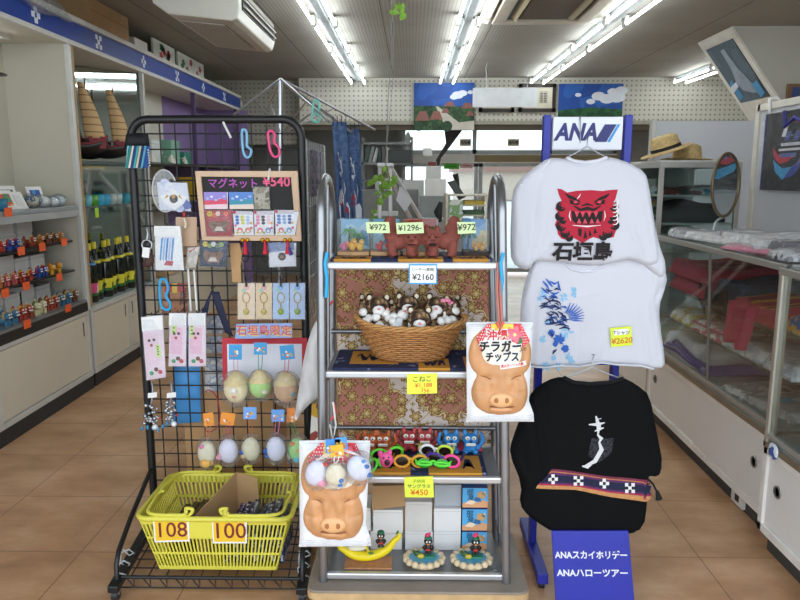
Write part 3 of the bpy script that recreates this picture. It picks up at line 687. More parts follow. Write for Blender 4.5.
bxs=[(6.34,1.64,.22,.2,'#cfd6d2','pale packet box with coloured print on the upper shelf of the purple unit'),(6.85,1.64,.25,.22,'#7fb49a','green and white packet box on the upper shelf of the purple unit'),(7.25,1.64,.2,.12,'#2f8a78','teal packet lying on the upper shelf of the purple unit'),
 (6.34,1.27,.3,.16,'#b9b09a','beige box on the middle shelf of the purple unit'),(6.9,1.27,.25,.2,'#6f604a','brown box on the middle shelf of the purple unit'),(7.6,1.27,.2,.24,'#d0a820','yellow box on the middle shelf of the purple unit'),(8.2,1.27,.2,.24,'#c89c1c','second yellow box further along the purple unit'),
 (6.5,.58,.4,.35,'#bfa07a','tan carton on the base of the purple unit'),(7.2,.58,.4,.4,'#c9a988','pinkish tan carton on the base of the purple unit')]
for y,z,w_,h_,cl,lb in bxs: carton((-2.62,y,z),(.3,w_,h_),lb,blotch([cl,cl,'#e8e4d8'],9,.5) if z>1.6 else c(cl,.6),name='packet_box' if z>1.6 else 'carton')
m=MB(c('#4a3326',.4,bump=.4)); m.tube([(XF-.1,6.95+.35*u,1.67+.09*(1-u)+.03*math.sin(9*u)) for u in [k/14 for k in range(15)]],[.02+.025*math.sin(PI*k/14) for k in range(15)],10); m.thing('carved_ornament','twisted brown carved ornament on the upper shelf of the purple unit','ornament')
# boxes and wrap on top of the canopy
m=MB(CARD); m.box((-2.74,5.3,2.577),(-2.33,6.0,2.79)); m.use(c('#8a6844',.8)); m.box((-2.33,5.3,2.7),(-2.329,6.0,2.706)); m.box((-2.6,5.299,2.577),(-2.59,5.3,2.79)); m.thing('cardboard_box','brown cardboard box on top of the blue sign band','box')
m=MB(c('#ddd9cc',.6)); m.box((-2.7,6.3,2.577),(-2.4,6.6,2.7)); m.thing('white_box','white box on top of the sign band behind the cardboard box','box')
m=MB(clear('#f2f6f8',.22,.12,14,.12)); 
m.surf(lambda u,v:V((-2.27+.05*math.cos(2*PI*u)*(math.sin(PI*min(.97,max(.03,v)))**.5)*(1+.2*math.sin(9*v+4*u)),3.8+1.05*v,2.60-.06*v+.065*math.sin(2*PI*u)*(math.sin(PI*min(.97,max(.03,v)))**.5)+.01*math.sin(17*v))),20,26); m.thing('plastic_bag','crumpled clear plastic bag lying on the blue sign band','bag')
for i,(y0_,y1_,lb) in enumerate(((6.75,7.35,'panel painted with red hibiscus over the sign band, nearer one'),(7.45,8.35,'panel painted with red hibiscus over the sign band, farther one'))):
    m=MB(c('#cfcfc4',.6)); m.box((-2.42,y0_,2.577),(-2.4,y1_,2.78))
    for k in range(7):
        yy_=y0_+.12+R.random()*(y1_-y0_-.25); zz_=2.62+R.random()*.11
        rd=R.random()<.65; m.poly([(-2.399,yy_+.05*math.cos(a)*(1+.25*math.cos(5*a)),zz_+.035*math.sin(a)*(1+.25*math.cos(5*a))) for a in [j*PI/8 for j in range(16)]],c('#b0343c') if rd else c('#2f6a44'))
    m.thing('flower_painting',lb,'picture')
# ================================================================ BLACK GRID RACK
RX0,RX1,RY=-1.112,-.437,2.82
t=thing('grid_rack','black wire grid rack on casters hung with souvenirs','rack',(-.77,2.6,0))
zt=1.727; r_=.07
pts=[(RX0,RY,.05),(RX0,RY,zt-r_)]+[(RX0+r_-r_*math.cos(a),RY,zt-r_+r_*math.sin(a)) for a in [k*PI/12 for k in range(1,7)]]
pts+=[(RX1-r_+r_*math.sin(a),RY,zt-r_+r_*math.cos(a)) for a in [k*PI/12 for k in range(0,7)]]+[(RX1,RY,.05)]
m=MB(BLACK); m.tube(pts,.0165,10); m.obj('frame',t)
m=MB(BLACK)
x=RX0+.055
while x<RX1-.02: m.cyl((x,RY,.2),(x,RY,zt),.0032,n=5); x+=.0605
z=.22
while z<zt-.03: m.cyl((RX0,RY-.004,z),(RX1,RY-.004,z),.0032,n=5); z+=.0605
m.obj('wire_grid',t)
for x in (RX0,RX1):
    fx=lambda y:x+.045*(2.82-y)/.5
    m=MB(BLACK); m.prism([(fx(2.26)-.02,2.26,.04),(fx(2.26)+.02,2.26,.04),(fx(2.95)+.02,2.95,.04),(fx(2.95)-.02,2.95,.04)],(0,0,.028)); m.obj('foot',t,bevel=.005)
    m=MB(BLACK); m.tube([(fx(2.31),2.31,.06),(fx(2.315),2.315,.12),(fx(2.35),2.35,.155),(fx(2.5),2.5,.205),(x,2.8,.27)],.0095,8); m.obj('side_guard',t)
    w_=MB(c('#cfd2d4',.15,trans=.3)); w_.tube([(fx(2.33+.01*k)+.024*math.sin(k*1.3),2.33+.01*k,.055+.024*math.cos(k*1.3)+.004*k) for k in range(14)],.0035,5); w_.obj('tie_string',t)
    for y in (2.29,2.92):
        m=MB(c('#2a2a2c',.5)); m.cyl((fx(y)-.011,y,.02),(fx(y)+.011,y,.02),.02,n=16); q=m.obj('caster',t,bevel=.003)
        m=MB(STEEL); m.box((fx(y)-.016,y-.012,.025),(fx(y)+.016,y+.012,.042)); m.obj('fork',q)
m=MB(BLACK)
m.cyl((RX0+.04,2.325,.066),(RX1+.04,2.325,.066),.007,n=8); m.obj('front_bar',t)
m=MB(BLACK); m.cyl((RX0+.04,2.33,.022),(RX1+.04,2.33,.022),.003,n=6)
k=0; x=RX0+.07
while x<RX1: m.tube([(x,2.328,.064),(x+.03,2.33,.022),(x+.03,2.328,.064)],.0028,5); x+=.06
m.obj('truss',t)
m=MB(BLACK)
for i in range(9): m.cyl((RX0+.04-.005*i,2.39+i*.06,.064),(RX1+.04-.005*i,2.39+i*.06,.064),.0028,n=5)
for i in range(10): m.cyl((RX0+.09+i*.064,2.33,.067),(RX0+.05+i*.064,2.88,.067),.0028,n=5)
m.obj('base_grid',t)
# second, white wire panel standing behind it
t=thing('white_grid_panel','pale wire grid panel standing edge-on behind the black rack','rack',(-.42,3.3,0))
m=MB(c('#a9aaa8',.4,.3)); m.tube([(-.45,3.0,.0),(-.45,3.0,1.66),(-.45,3.62,1.66),(-.45,3.62,0)],.009,8); m.obj('frame',t)
m=MB(c('#a9aaa8',.4,.3))
for i in range(9): m.cyl((-.45,3.06+i*.062,.3),(-.45,3.06+i*.062,1.66),.0025,n=5)
for i in range(22): m.cyl((-.45,3.0,.32+i*.062),(-.45,3.62,.32+i*.062),.0025,n=5)
m.obj('wire_grid',t)
m=MB(c('#8f8f8d',.4,.3)); m.box((-.6,2.98,0),(-.3,3.02,.02)); m.obj('foot',t)
m=MB(c('#8f8f8d',.4,.3)); m.box((-.6,3.6,0),(-.3,3.64,.02)); m.obj('foot',t)
for i,(y,z,cl) in enumerate(((3.08,1.42,'#6a5468'),(3.22,1.42,'#7a6478'),(3.36,1.42,'#6a5468'),(3.15,1.18,'#5f5a66'),(3.32,1.18,'#77707a'))):
    m=MB(blotch([cl,'#3a3440','#9a8a98'],30,.4)); m.box((-.436,y,z),(-.43,y+.11,z+.2)); m.thing('hanging_packet',f'mauve packet on the pale grid panel, {ORD[i%3]} along its '+('upper row' if i<3 else 'lower row'),'packet','packets on the pale grid panel')
# ---------------------------------------------------------------- things hung on the rack
YH=2.775
WRAP=clear('#fbfcfd',.10,.1,24,.04)
def hook(t,x,z,y0=None,col=BLACK):
    y0=y0 or YH; m=MB(col); m.tube([(x,RY-.002,z+.012),(x,RY-.012,z+.006),(x,y0+.01,z+.004),(x,y0-.006,z+.006),(x,y0-.01,z+.016)],.0022,6); m.obj('hook',t)
def packet(rect,mat,name,label,cat,group=None,Y=YH,header=None,wrap=True,quad=None,hk=None,pad=.004,tail=None):
    if quad: q=quad
    else: x0,y0,x1,y1=rect; q=[(x0,y1),(x1,y1),(x1,y0),(x0,y0)]
    o=pxz(q,Y); zb=min(p[1] for p in o); t=thing(name,label,cat,(sum(p[0] for p in o)/4,Y,zb),group)
    m=MB(mat); m.prism([(p[0],Y,p[1]) for p in o],(0,-.004,0)); 
    if tail: tail(m,o,Y-.0045)
    m.obj('card',t)
    if wrap:
        m=MB(WRAP); w=[(p[0]+(pad if i in(1,2) else -pad),p[1]+(pad if i>1 else -pad)) for i,p in enumerate(o)]
        puff(m,w,Y-.003,.009,.004,.014,.02,.003,R.random()*9); m.obj('wrap',t)
    if header:
        m=MB(header); h=[o[3],o[2],((o[2][0]*.78+o[1][0]*.22),(o[2][1]*.78+o[1][1]*.22)),((o[3][0]*.78+o[0][0]*.22),(o[3][1]*.78+o[0][1]*.22))]
        m.prism([(p[0],Y-.006,p[1]) for p in h],(0,-.004,0)); m.obj('header',t)
    if hk is not None: hook(t,(o[2][0]+o[3][0])/2,max(o[2][1],o[3][1])-.004,Y)
    return t
U=lambda o,u,v:(o[0][0]+(o[1][0]-o[0][0])*u+(o[3][0]-o[0][0])*v, o[0][1]+(o[1][1]-o[0][1])*u+(o[3][1]-o[0][1])*v)
def shape(m,o,Y,pts,mat): m.poly([(U(o,u,v)[0],Y,U(o,u,v)[1]) for u,v in pts],mat)
def disc(m,o,Y,u,v,r,mat,sz=1,n=12): a=U(o,u,v); m.poly([(p[0],Y,p[1]) for p in circ(a[0],a[1],r,n,sz)],mat)
# woven pouch at the top corner
t=thing('woven_pouch','blue and teal diagonal-striped woven pouch with black lace top','pouch',Q(136,168,2.78))
o=pxz([(127,168),(147,168),(149,146),(128,146)],2.77); m=MB(c('#2f5fa8',.7)); puff(m,o,2.78,.02,.012,.012,.03,.002); hy=lambda x,z:2.757
for i,cl in enumerate(['#7cc0c8','#1c8f86','#d8d4c4','#1f3f7c','#3fa8a0','#c8c0a8','#173058','#55a0b8']):
    u=i/8; o2=[U(o,max(0,u-.12),0),U(o,min(1,u-.02),0),U(o,min(1,u+.12),1),U(o,min(1,u+.03),1)]; m.poly([(p[0],2.756-.0003*i,p[1]) for p in o2],c(cl,.7))
m.obj('striped_body',t)
m=MB(c('#15151a',.7)); puff(m,pxz([(124,148),(150,147),(148,133),(126,134)],2.79),2.79,.02,.01,.012,.02,.004); m.obj('lace_top',t)
m=MB(c('#e8e8e4',.6)); 
for i in range(7): p=Q(148+.3*i,150+2.6*i,2.77); m.ell(p,.0035,nu=6,nv=5)
m.obj('bead_string',t)
# plain hand fan
t=thing('hand_fan','clear oval hand fan with a white rim behind the crest packet','fan',Q(165,212,2.81))
ce=Q(165,191,2.81); m=MB(c('#d9dcdc',.35)); m.tube([(ce.x+.05*math.cos(a),2.808,ce.z+.083*math.sin(a)) for a in [k*PI/16 for k in range(32)]],.003,6,True); m.obj('rim',t)
m=MB(clear('#f0f4f4',.12,.1,0,.22)); m.poly([(p[0],2.808,p[1]) for p in circ(ce.x,ce.z,.05,28,1.66)]); m.obj('blade',t)
def crest(m,o,Y):
    for k in range(9): shape(m,o,Y-.0001*k,[(x,y) for x,y in arc(R.random(),R.random(),.16,0,6,9)],c(['#c9cfe6','#7f8cc4','#5a6ab0','#e8eaf2'][k%4]))
    shape(m,o,Y-.002,[(.2,.22),(.5,.02),(.8,.25),(.95,.5),(.75,.55),(.5,.8),(.25,.58),(.05,.5)],c('#f4f4f2'))
    disc(m,o,Y-.0025,.5,.42,.017,c('#2a2426')); disc(m,o,Y-.003,.5,.5,.008,c('#c89858')); shape(m,o,Y-.003,[(.2,.4),(.35,.5),(.3,.58)],c('#c8a03c')); shape(m,o,Y-.003,[(.8,.4),(.65,.5),(.7,.58)],c('#c8a03c'))
packet((158,182,187,210),c('#dfe2ee'),'sticker_packet','blue and white packet with a dark crest hanging at the upper part of rack','packet',Y=2.765,quad=[(160,210),(191,211),(187,183),(157,182)],hk=1,tail=crest)
packet((155,225,185,270),c('#f1f1f1'),'postcard_packet','white packet with pale blue print and white header','packet',Y=2.75,quad=[(156,270),(184,270),(181,226),(155,226)],header=WHITE,hk=1,tail=lambda m,o,Y:[shape(m,o,Y-.0002*k,[(.15+.1*k,.25),(.2+.1*k,.2),(.3+.1*k,.75),(.22+.1*k,.72)],c(['#5a9ad0','#8fc0e4','#3f86c8','#b0c8e8'][k%4])) for k in range(5)]+[shape(m,o,Y-.002,[(.3,.12),(.6,.1),(.65,.2),(.4,.22)],c('#c0505a'))])
t=thing('key_ring','silver key ring with white tag and dark fob at the left post','keyring',Q(147,262,2.76))
p=Q(147,245,2.76); m=MB(CHROME); m.tube([(p.x+.02*math.cos(a),2.76,p.z+.02*math.sin(a)) for a in [k*PI/10 for k in range(20)]],.004,6,True); m.obj('ring',t)
m=MB(c('#141416',.4)); m.ell((p.x,2.762,p.z),(.014,.005,.014)); m.obj('centre',t)
m=MB(STEEL); m.tube([Q(147,228,2.77),Q(148,234,2.76),Q(147,240,2.76)],.006,8); m.obj('clip',t)
o=pxz([(142,257),(149,258),(150,248),(143,247)],2.755); m=MB(WHITE); m.prism([(a,2.755,b) for a,b in o],(0,-.002,0)); m.obj('paper_tag',t)
m=MB(c('#4a2f2a',.6)); puff(m,chaikin(pxz([(141,266),(150,268),(155,262),(152,251),(146,256)],2.77),1),2.77,.012,.008,.01,.02,.003); m.obj('leather_fob',t)
packet((176,217,197,246),c('#c9a98c',n=.04),'kraft_packet','tan kraft packet beside the white postcard packet','packet',Y=2.79,wrap=False,hk=1)
packet((186,248,200,268),blotch(['#c8c0b4','#e0d8cc','#a89890'],26,.4),'ticket_packet','small tilted grey packet with a red corner under the kraft packet','packet',Y=2.78,quad=[(186,268),(196,267),(200,247),(188,248)],tail=lambda m,o,Y:shape(m,o,Y,[(.2,.75),(.8,.95),(.8,1),(.2,.85)],c('#b8404a')))
t=thing('phone_strap','thin red and white strap hanging beside the kraft packet','strap',Q(184,228,2.77))
m=MB(c('#b8343c',.5)); m.tube([Q(183,212,2.77),Q(184,218,2.768)],.004,6); m.ell(Q(184,214,2.766),(.007,.005,.009)); m.obj('red_top',t)
m=MB(c('#e6dcc0',.5)); m.tube([Q(184,218,2.768),Q(186,224,2.768),Q(185,228,2.768)],.005,6); m.obj('pendant',t)
for i,(xa,ya,xb,yb) in enumerate(((188,268,191,311),(194,270,197,311))):
    m=MB(c('#eceae6',.4)); m.cyl(Q(xa,ya,2.79),Q(xb,yb,2.79),.0045,n=8); m.thing('white_rod',('left','right')[i]+' of two thin white rods hanging under the grey packet','rod','white rods on the rack')
def carabiner(pts,Y,col,label,r=.0055,grp=None):
    m=MB(c(col,.3)); P_=[Q(x,y,Y) for x,y in pts]; m.tube(smooth(P_),r,8,True); return m.thing('carabiner',label,'carabiner',grp)
def smooth(P_,n=4,closed=True):
    out=[]; k=len(P_)
    for i in range(k):
        a,b,d,e=P_[(i-1)%k],P_[i],P_[(i+1)%k],P_[(i+2)%k]
        for j in range(n):
            t_=j/n; out.append(.5*((2*b)+(d-a)*t_+(2*a-5*b+4*d-e)*t_*t_+(3*b-a-3*d+e)*t_**3))
    return out
carabiner([(160,281),(164,279),(167,283),(168,290),(166,296),(170,303),(170,308),(167,310),(162,307),(160,298)],2.76,'#28a8e0','bright blue loop carabiner above the pink packets')
carabiner([(242,131),(246,131),(247,138),(247,146),(251,150),(250,156),(246,157),(243,150)],2.79,'#86bfe0','light blue carabiner on the top wires left of the pink one')
carabiner([(268,133),(272,131),(275,136),(274,142),(279,148),(279,155),(275,157),(271,153),(269,144)],2.79,'#f0508c','pink carabiner clipped above the chalkboard')
m=MB(c('#e4e4e0',.4)); m.cyl(Q(223,122,2.79),Q(231,138,2.79),.005,n=8); m.thing('white_pen','slim white stick hooked across the upper wires','stick')
packet((162,283,188,315),blotch(['#a8643a','#c08050','#8a4a2a','#b87044'],12,.4),'snack_packet','brown snack packet with red print hung behind the grid','snack',Y=2.86,tail=lambda m,o,Y:[shape(m,o,Y,[(.1,.7),(.9,.75),(.85,1),(.15,1)],c('#c8323a')),shape(m,o,Y-.001,[(.4,.7),(.6,.7),(.6,1),(.4,1)],c('#e8c83c'))])
t=thing('navy_ribbon','navy ribbon folded over a hook above the blue banner','ribbon',Q(217,338,2.77))
m=MB(c('#1d2340',.7)); p=lambda x,y:Q(x,y,2.77)
m.surf(lambda u,v:p(212-13*v+7*u*v*.9+1*u,290+28*v)+V((0,-.01*math.sin(3*v+u),0)),4,10); m.surf(lambda u,v:p(212+13*v+8*u,291+(42)*v+4*u*v)+V((0,-.015*math.sin(2.5*v+1),0)),4,10); m.obj('band',t,solid=.002)
hook(t,p(212,290).x,p(212,290).z,2.77)
# pink packets in long sleeves
def longpack(rect,quad,label,pic,k):
    def tl(m,o,Y):
        shape(m,o,Y,[(.05,.78),(.95,.78),(.95,.95),(.05,.95)],c('#9cc8e8')); 
        for j in range(4): disc(m,o,Y-.0004,.2+.2*j,.86+.04*(j%2),.006,c(['#e86a8a','#f4f0f0','#3f8fd0'][j%3]))
        shape(m,o,Y-.0005,[(.08,.25),(.75,.22),(.78,.72),(.1,.74)],c('#efd4e0' if k==0 else '#f0c4d8'))
        shape(m,o,Y-.001,pic,c('#d4ec9a'))
        m.use(c('#2a2a2a')); a=U(o,pic[0][0],pic[0][1]);b=U(o,pic[3][0],pic[3][1])
        for j in range(4):
            u=.15+.2*j; q=(a[0]+(b[0]-a[0])*u+.006,a[1]+(b[1]-a[1])*u); m.poly([(q[0],Y-.0015,q[1]),(q[0]+.006,Y-.0015,q[1]),(q[0]+.007,Y-.0015,q[1]+.005),(q[0],Y-.0015,q[1]+.005)])
        for j,(u,v,cl) in enumerate(((.3,.62,'#4a3a36'),(.55,.62,'#4a3a36'),(.4,.54,'#b0404a'),(.55,.15,'#6a4a3a'),(.3,.1,'#3fa06a'),(.75,.1,'#c84a5a'))): disc(m,o,Y-.0015,u,v,.006 if j<3 else .009,c(cl))
    return packet(rect,c('#f0dce6',.45),'pink_sleeve_packet',label,'packet','pink sleeve packets',Y=2.75,quad=quad,header=c('#f0f0ee'),hk=1,tail=tl)
longpack(None,[(147,380),(166,377),(163,315),(142,317)],'longest pale pink sleeve packet next to the left rack post',[(.6,.35),(.85,.32),(.85,.52),(.6,.55)],0)
longpack(None,[(169,366),(186,366),(187,313),(170,313)],'pink sleeve packet with a lime strip, middle of the three',[(.1,.6),(.4,.62),(.45,.95),(.2,.93)],1)
longpack(None,[(189,366),(206,366),(206,313),(189,313)],'pink sleeve packet with a lime strip, right of the three, by the navy ribbon',[(.05,.55),(.3,.55),(.3,.9),(.08,.9)],1)
# charm clusters
for i,(cx,cy,w_,lb) in enumerate(((151,414,9,'bunch of silver and blue bead charms by the left post'),(170,411,7,'smaller bunch of silver bead charms beside the left post bunch'))):
    t=thing('charm_bunch',lb,'keyring',Q(cx,432,2.76),'bead charms on the rack')
    b=MB(c('#c3c6c9',.2,.8)); 
    for k in range(26): b.ell(Q(cx+R.uniform(-w_,w_)*.8,cy+R.uniform(-9,10),2.76+R.uniform(-.02,.01)),R.uniform(.005,.009),nu=7,nv=5)
    b.obj('beads',t)
    b=MB(c('#3f8fc0',.2))
    for k in range(4): b.ell(Q(cx-w_+k*w_*.6,cy+13+R.uniform(-2,3),2.75),(.006,.006,.011),nu=7,nv=5)
    b.use(c('#f2f2f0',.3)); b.ell(Q(cx+4,cy+13,2.745),.012,nu=8,nv=6); b.use(c('#d04848',.3)); b.ell(Q(cx+w_,cy+4,2.75),.006,nu=7,nv=5); b.obj('drops',t)
    o=pxz([(cx-3,398),(cx+6,397),(cx+6,392),(cx-3,393)],2.75); b=MB(WHITE); b.prism([(a,2.75,z) for a,z in o],(0,-.002,0)); b.obj('paper_tag',t)
    b=MB(c('#9a9ca0',.3,.6)); b.tube([Q(cx+1,382,2.78),Q(cx+2,392,2.76),Q(cx,405,2.76)],.004,6); b.obj('strap',t)
m=MB(c('#4f9ede',.45,bump=.3,bs=25)); puff(m,pxz([(173,424),(201,422),(199,316),(174,318)],2.87),2.87,.015,.012,.025,.03,.005); m.thing('blue_bag','folded sky-blue bag hanging behind the grid wires','bag')
m=MB(c('#c49a6a',.7)); m.box((-.99,2.9,.1),(-.6,3.2,.62)); m.thing('cardboard_box','tall brown carton on the floor behind the rack, seen through the grid','box')
for i,y in enumerate((316,336,356,374)):
    packet((205,y,223,y+17),blotch(['#cfcbc0','#8f9aae','#b8b4aa','#5f7a9e'],30,.5),'map_packet',f'grey-blue printed packet in a column beside the banner, {ORD[i]} from the top','packet','map packets beside the banner',Y=2.84)
m=MB(c('#b03048',.6)); m.tube(smooth([Q(206,392,2.77),Q(217,398,2.77),Q(219,424,2.77),Q(206,430,2.77)],6)[:19],.0025,6); m.thing('red_string','thin dark red string hanging below the map packets','string')
# chalkboard and magnets
t=thing('chalkboard','small chalkboard in pale wooden frame with purple handwriting and price','chalkboard',Q(250,241,2.76))
o=pxz([(203,240),(302,241),(298,171),(196,171)],2.75)
i_=[U(o,a,b) for a,b in ((.05,.1),(.95,.1),(.945,.92),(.055,.92))]
m=MB(c('#d9b99a',.55,n=.08))
for a,b in ((0,1),(1,2),(2,3),(3,0)): m.prism([(p[0],2.752,p[1]) for p in (o[a],o[b],i_[b],i_[a])],(0,-.018,0))
m.obj('wooden_frame',t,bevel=.002)
m=MB(c('#262524',.7,n=.15)); m.prism([(p[0],2.754,p[1]) for p in i_],(0,-.008,0)); m.obj('slate',t)
m=MB(); r3=V((1,0,-.01)); m.text('マグネット',Q(233,184,2.744),r3,Z3,.040,c('#c05ac0',.6),bold=.012); m.text('¥540',Q(276.5,182,2.744),r3,Z3,.052,c('#f0648c',.6),bold=.02); m.obj('handwriting',t)
m=MB(c('#e8e6e0',.4)); m.tube([Q(268.5,180,2.735),Q(269,172,2.73),Q(270,169,2.74)],.004,6); m.obj('white_hook',t)
def scene_mag(top,mid,bot):
    def tl(m,o,Y):
        shape(m,o,Y,[(0,.3),(1,.3),(1,1),(0,1)],c(top)); shape(m,o,Y-.0004,[(0,.25),(1,.3),(1,.55),(0,.5)],c(mid)); shape(m,o,Y-.0004,[(0,0),(1,0),(1,.3),(0,.22)],c(bot))
        for k in range(5): disc(m,o,Y-.0008,.15+.18*k,.62+.12*math.sin(k*2),.006,c('#e9eef6' if k%2 else '#b8c4e4'),.7)
        shape(m,o,Y-.001,[(.6,.4),(.85,.4),(.8,.6),(.65,.62)],c(mid)); 
    return tl
GM='magnets on the chalkboard'
packet(None,c('#e6dce6',.3),'magnet','pink sunset beach magnet on the chalkboard','magnet',GM,Y=2.74,wrap=False,quad=[(205,209),(228,209),(228,192),(204,192)],tail=scene_mag('#9a8cd8','#e0506a','#f0d4dc'))
packet(None,c('#e6eef6',.3),'magnet','blue sea beach magnet on the chalkboard','magnet',GM,Y=2.74,wrap=False,quad=[(230,209),(254,209),(252,192),(229,192)],tail=scene_mag('#5a8ad4','#3f98b0','#e8d8c8'))
packet(None,blotch(['#8f8570','#b4ab94','#6f6552','#c4bca8'],20,.3),'magnet','sand-coloured magnet packet hung under the price on the chalkboard','magnet',GM,Y=2.74,quad=[(255,209),(270,209),(269,187),(253,187)])
def beast(bg,fg):
    def tl(m,o,Y):
        disc(m,o,Y,.18,.85,.011,c('#d4c03c')); disc(m,o,Y-.0003,.14,.87,.002,c('#5a4a1c')); disc(m,o,Y-.0003,.22,.87,.002,c('#5a4a1c'))
        for k in range(4): disc(m,o,Y-.0002*k,.35+.15*k,.8+.06*(k%2),.01,c(fg[k%len(fg)]))
        shape(m,o,Y-.001,[(.25,.15),(.75,.15),(.9,.5),(.8,.62),(.6,.55),(.4,.55),(.2,.62),(.1,.45)],c('#7c5c4a',n=.3,s=60)); shape(m,o,Y-.0015,[(.32,.2),(.68,.2),(.6,.36),(.4,.36)],c('#d8ccc0')); disc(m,o,Y-.002,.36,.45,.003,c('#1c1412')); disc(m,o,Y-.002,.64,.45,.003,c('#1c1412'))
    return tl
packet(None,blotch(['#a83c44','#b84a50','#92303a'],14,.4),'magnet','dark red cat-face magnet at lower left of the chalkboard','magnet',GM,Y=2.735,quad=[(207,236),(233,236),(232,210),(205,210)],tail=beast('',['#e0705a','#e8d0c0','#a03040']))
def kids(a,b):
    def tl(m,o,Y):
        shape(m,o,Y,[(0,.85),(1,.85),(1,1),(0,1)],c('#d8d0d8')); disc(m,o,Y-.001,.08,.95,.006,c('#c82a44'))
        for k in range(9): disc(m,o,Y-.0004-.0001*k,.2+.28*(k%3),.5+.13*(k//3),.0075,c(a[k%len(a)]),.8)
        for k,cl in enumerate(b): disc(m,o,Y-.002,.3+.42*k,.2,.011,c(cl)); disc(m,o,Y-.0024,.3+.42*k,.17,.006,c('#f4e6da'))
        for u,v,cl in ((.05,.4,'#e85a9a'),(.95,.5,'#f0b030'),(.95,.3,'#d84040'),(.1,.1,'#e8d84a'),(.5,.1,'#7ac05a')): disc(m,o,Y-.0022,u*.9+.05,v,.005,c(cl))
    return tl
packet(None,c('#f2f0f2',.3),'magnet','white magnet packet with blue and yellow print, left of the printed trio','magnet',GM,Y=2.735,quad=[(235,235),(254,235),(253,212),(233,211)],tail=kids(['#4a7ac8','#d8d84a','#b8c8e8'],['#e8705a','#e0805a']))
packet(None,c('#f2eef0',.3),'magnet','white magnet packet with pink and black print, middle of the printed trio','magnet',GM,Y=2.735,quad=[(255,235),(274,235),(274,211),(254,211)],tail=kids(['#e88ab0','#2a2426','#f0c8d8'],['#e87080','#5a90d0']))
packet(None,c('#f0f2f6',.3),'magnet','white magnet packet with blue swirl print, right of the printed trio','magnet',GM,Y=2.735,quad=[(276,235),(295,235),(299,212),(275,210)],tail=kids(['#5a8ad0','#8ab4e0','#3f6ab0'],['#e07080','#6aa0d8']))
packet(None,blotch(['#22364e','#2c4460','#1a2a40'],14,.4),'magnet','dark navy cat-face magnet packet below the chalkboard corner','magnet',Y=2.755,quad=[(200,266),(226,267),(228,241),(201,240)],hk=1,tail=beast('',['#8aa05a','#d8d8cc','#4a6a4a']))
packet(None,c('#e4e6ec',.3),'magnet','white magnet packet with a dark crest below the chalkboard','magnet',Y=2.755,quad=[(270,267),(296,266),(296,243),(268,243)],hk=1,tail=lambda m,o,Y:[shape(m,o,Y,[(0,.6),(1,.7),(1,1),(0,1)],c('#7f90b8')),disc(m,o,Y-.001,.5,.42,.016,c('#3a2824')),disc(m,o,Y-.0015,.5,.4,.008,c('#8a5a3a'))])
for i,x in enumerate((245,265,287.5)):
    t=thing('tassel_charm',('red tassel with gold bells under the chalkboard, left one','red tassel with gold bells under the chalkboard, middle one','red and purple tassel with gold bells under the chalkboard')[i],'charm',Q(x,256,2.74),'bell tassels under the chalkboard')
    m=MB(c('#d8a828',.2,.9)); m.ell(Q(x-2.5,240,2.73),.0085,nu=10,nv=8); m.obj('bell',t); m=MB(c('#d8a828',.2,.9)); m.ell(Q(x+2.5,240,2.73),.0085,nu=10,nv=8); m.obj('bell',t)
    m=MB(c('#d81f3c',.6)); m.tube([Q(x,240,2.735),Q(x+.3,246,2.735),Q(x+.3,254,2.735)],[.003,.006,.011],10); m.obj('tassel',t)
    if i==2: m=MB(c('#4a3a8c',.6)); m.tube([Q(x+1,247,2.73),Q(x+4,255,2.73)],[.004,.009],8); m.obj('purple_tassel',t)
    m=MB(BLACK); m.tube(smooth([Q(x+1,250,2.77),Q(x+4,256,2.77),Q(x+1,262,2.77),Q(x-3,258,2.77)],4),.0025,5,True); m.obj('black_cord',t)
m=MB(c('#c49a68',.6)); m.prism([Q(a,b,2.8) for a,b in ((233,282),(242,282),(241,265),(243,255),(240,243),(230,243))],(0,-.01,0)); m.thing('wooden_charm','tan wooden cut-out hanging below the chalkboard','charm')
for i,(x0,x1,cl) in enumerate(((238,255,'#ecd6b8'),(256,272,'#e8cfa8'),(273,289,'#b4cdec'),(290,305,'#b8cff0'))):
    def tl(m,o,Y,cl=cl):
        disc(m,o,Y,.5,.88,.012,c('#e8b0a8' if cl>'#c' else '#7cb0e4')); disc(m,o,Y-.0004,.35,.8,.008,c('#9ccbb8'))
        m.use(c('#c9a24a',.3,.6)); a=U(o,.5,.6); m.tube([(a[0]+.014*math.cos(q),Y-.004,a[1]+.02*math.sin(q)) for q in [k*PI/8 for k in range(17)]],.002,5); b=U(o,.5,.3); m.tube([(a[0],Y-.004,a[1]-.02),(b[0],Y-.004,b[1])],.002,5)
        m.ell((b[0],Y-.004,b[1]-.012),(.012,.004,.013),c('#c8b45a' if cl>'#c' else '#8fa83c',.4),nu=10,nv=7)
    t=packet((x0,283,x1,319),c(cl,.4),'strap_packet','gold charm strap packet on '+('beige' if i<2 else 'pale blue')+f' card, {ORD[i]} in the row of four','packet','strap packets on the rack',Y=2.72,tail=tl)
    m=MB(BLACK); a=Q((x0+x1)/2,284,2.715); m.box((a.x-.004,2.708,a.z-.01),(a.x+.004,2.714,a.z+.012)); m.tube([(a.x,RY-.01,a.z+.02),(a.x,2.715,a.z+.012),(a.x,2.70,a.z+.016),(a.x,2.698,a.z+.035)],.0028,6); m.obj('hook',t)
t=thing('blue_banner','blue acrylic banner with red lettering above the red-bordered board','sign',Q(263,338,2.75))
o=pxz([(235,339),(292,338),(292,323),(236,324)],2.745); m=MB(c('#92b2e6',.3)); m.prism([(p[0],2.75,p[1]) for p in o],(0,-.005,0)); m.obj('plate',t,bevel=.002)
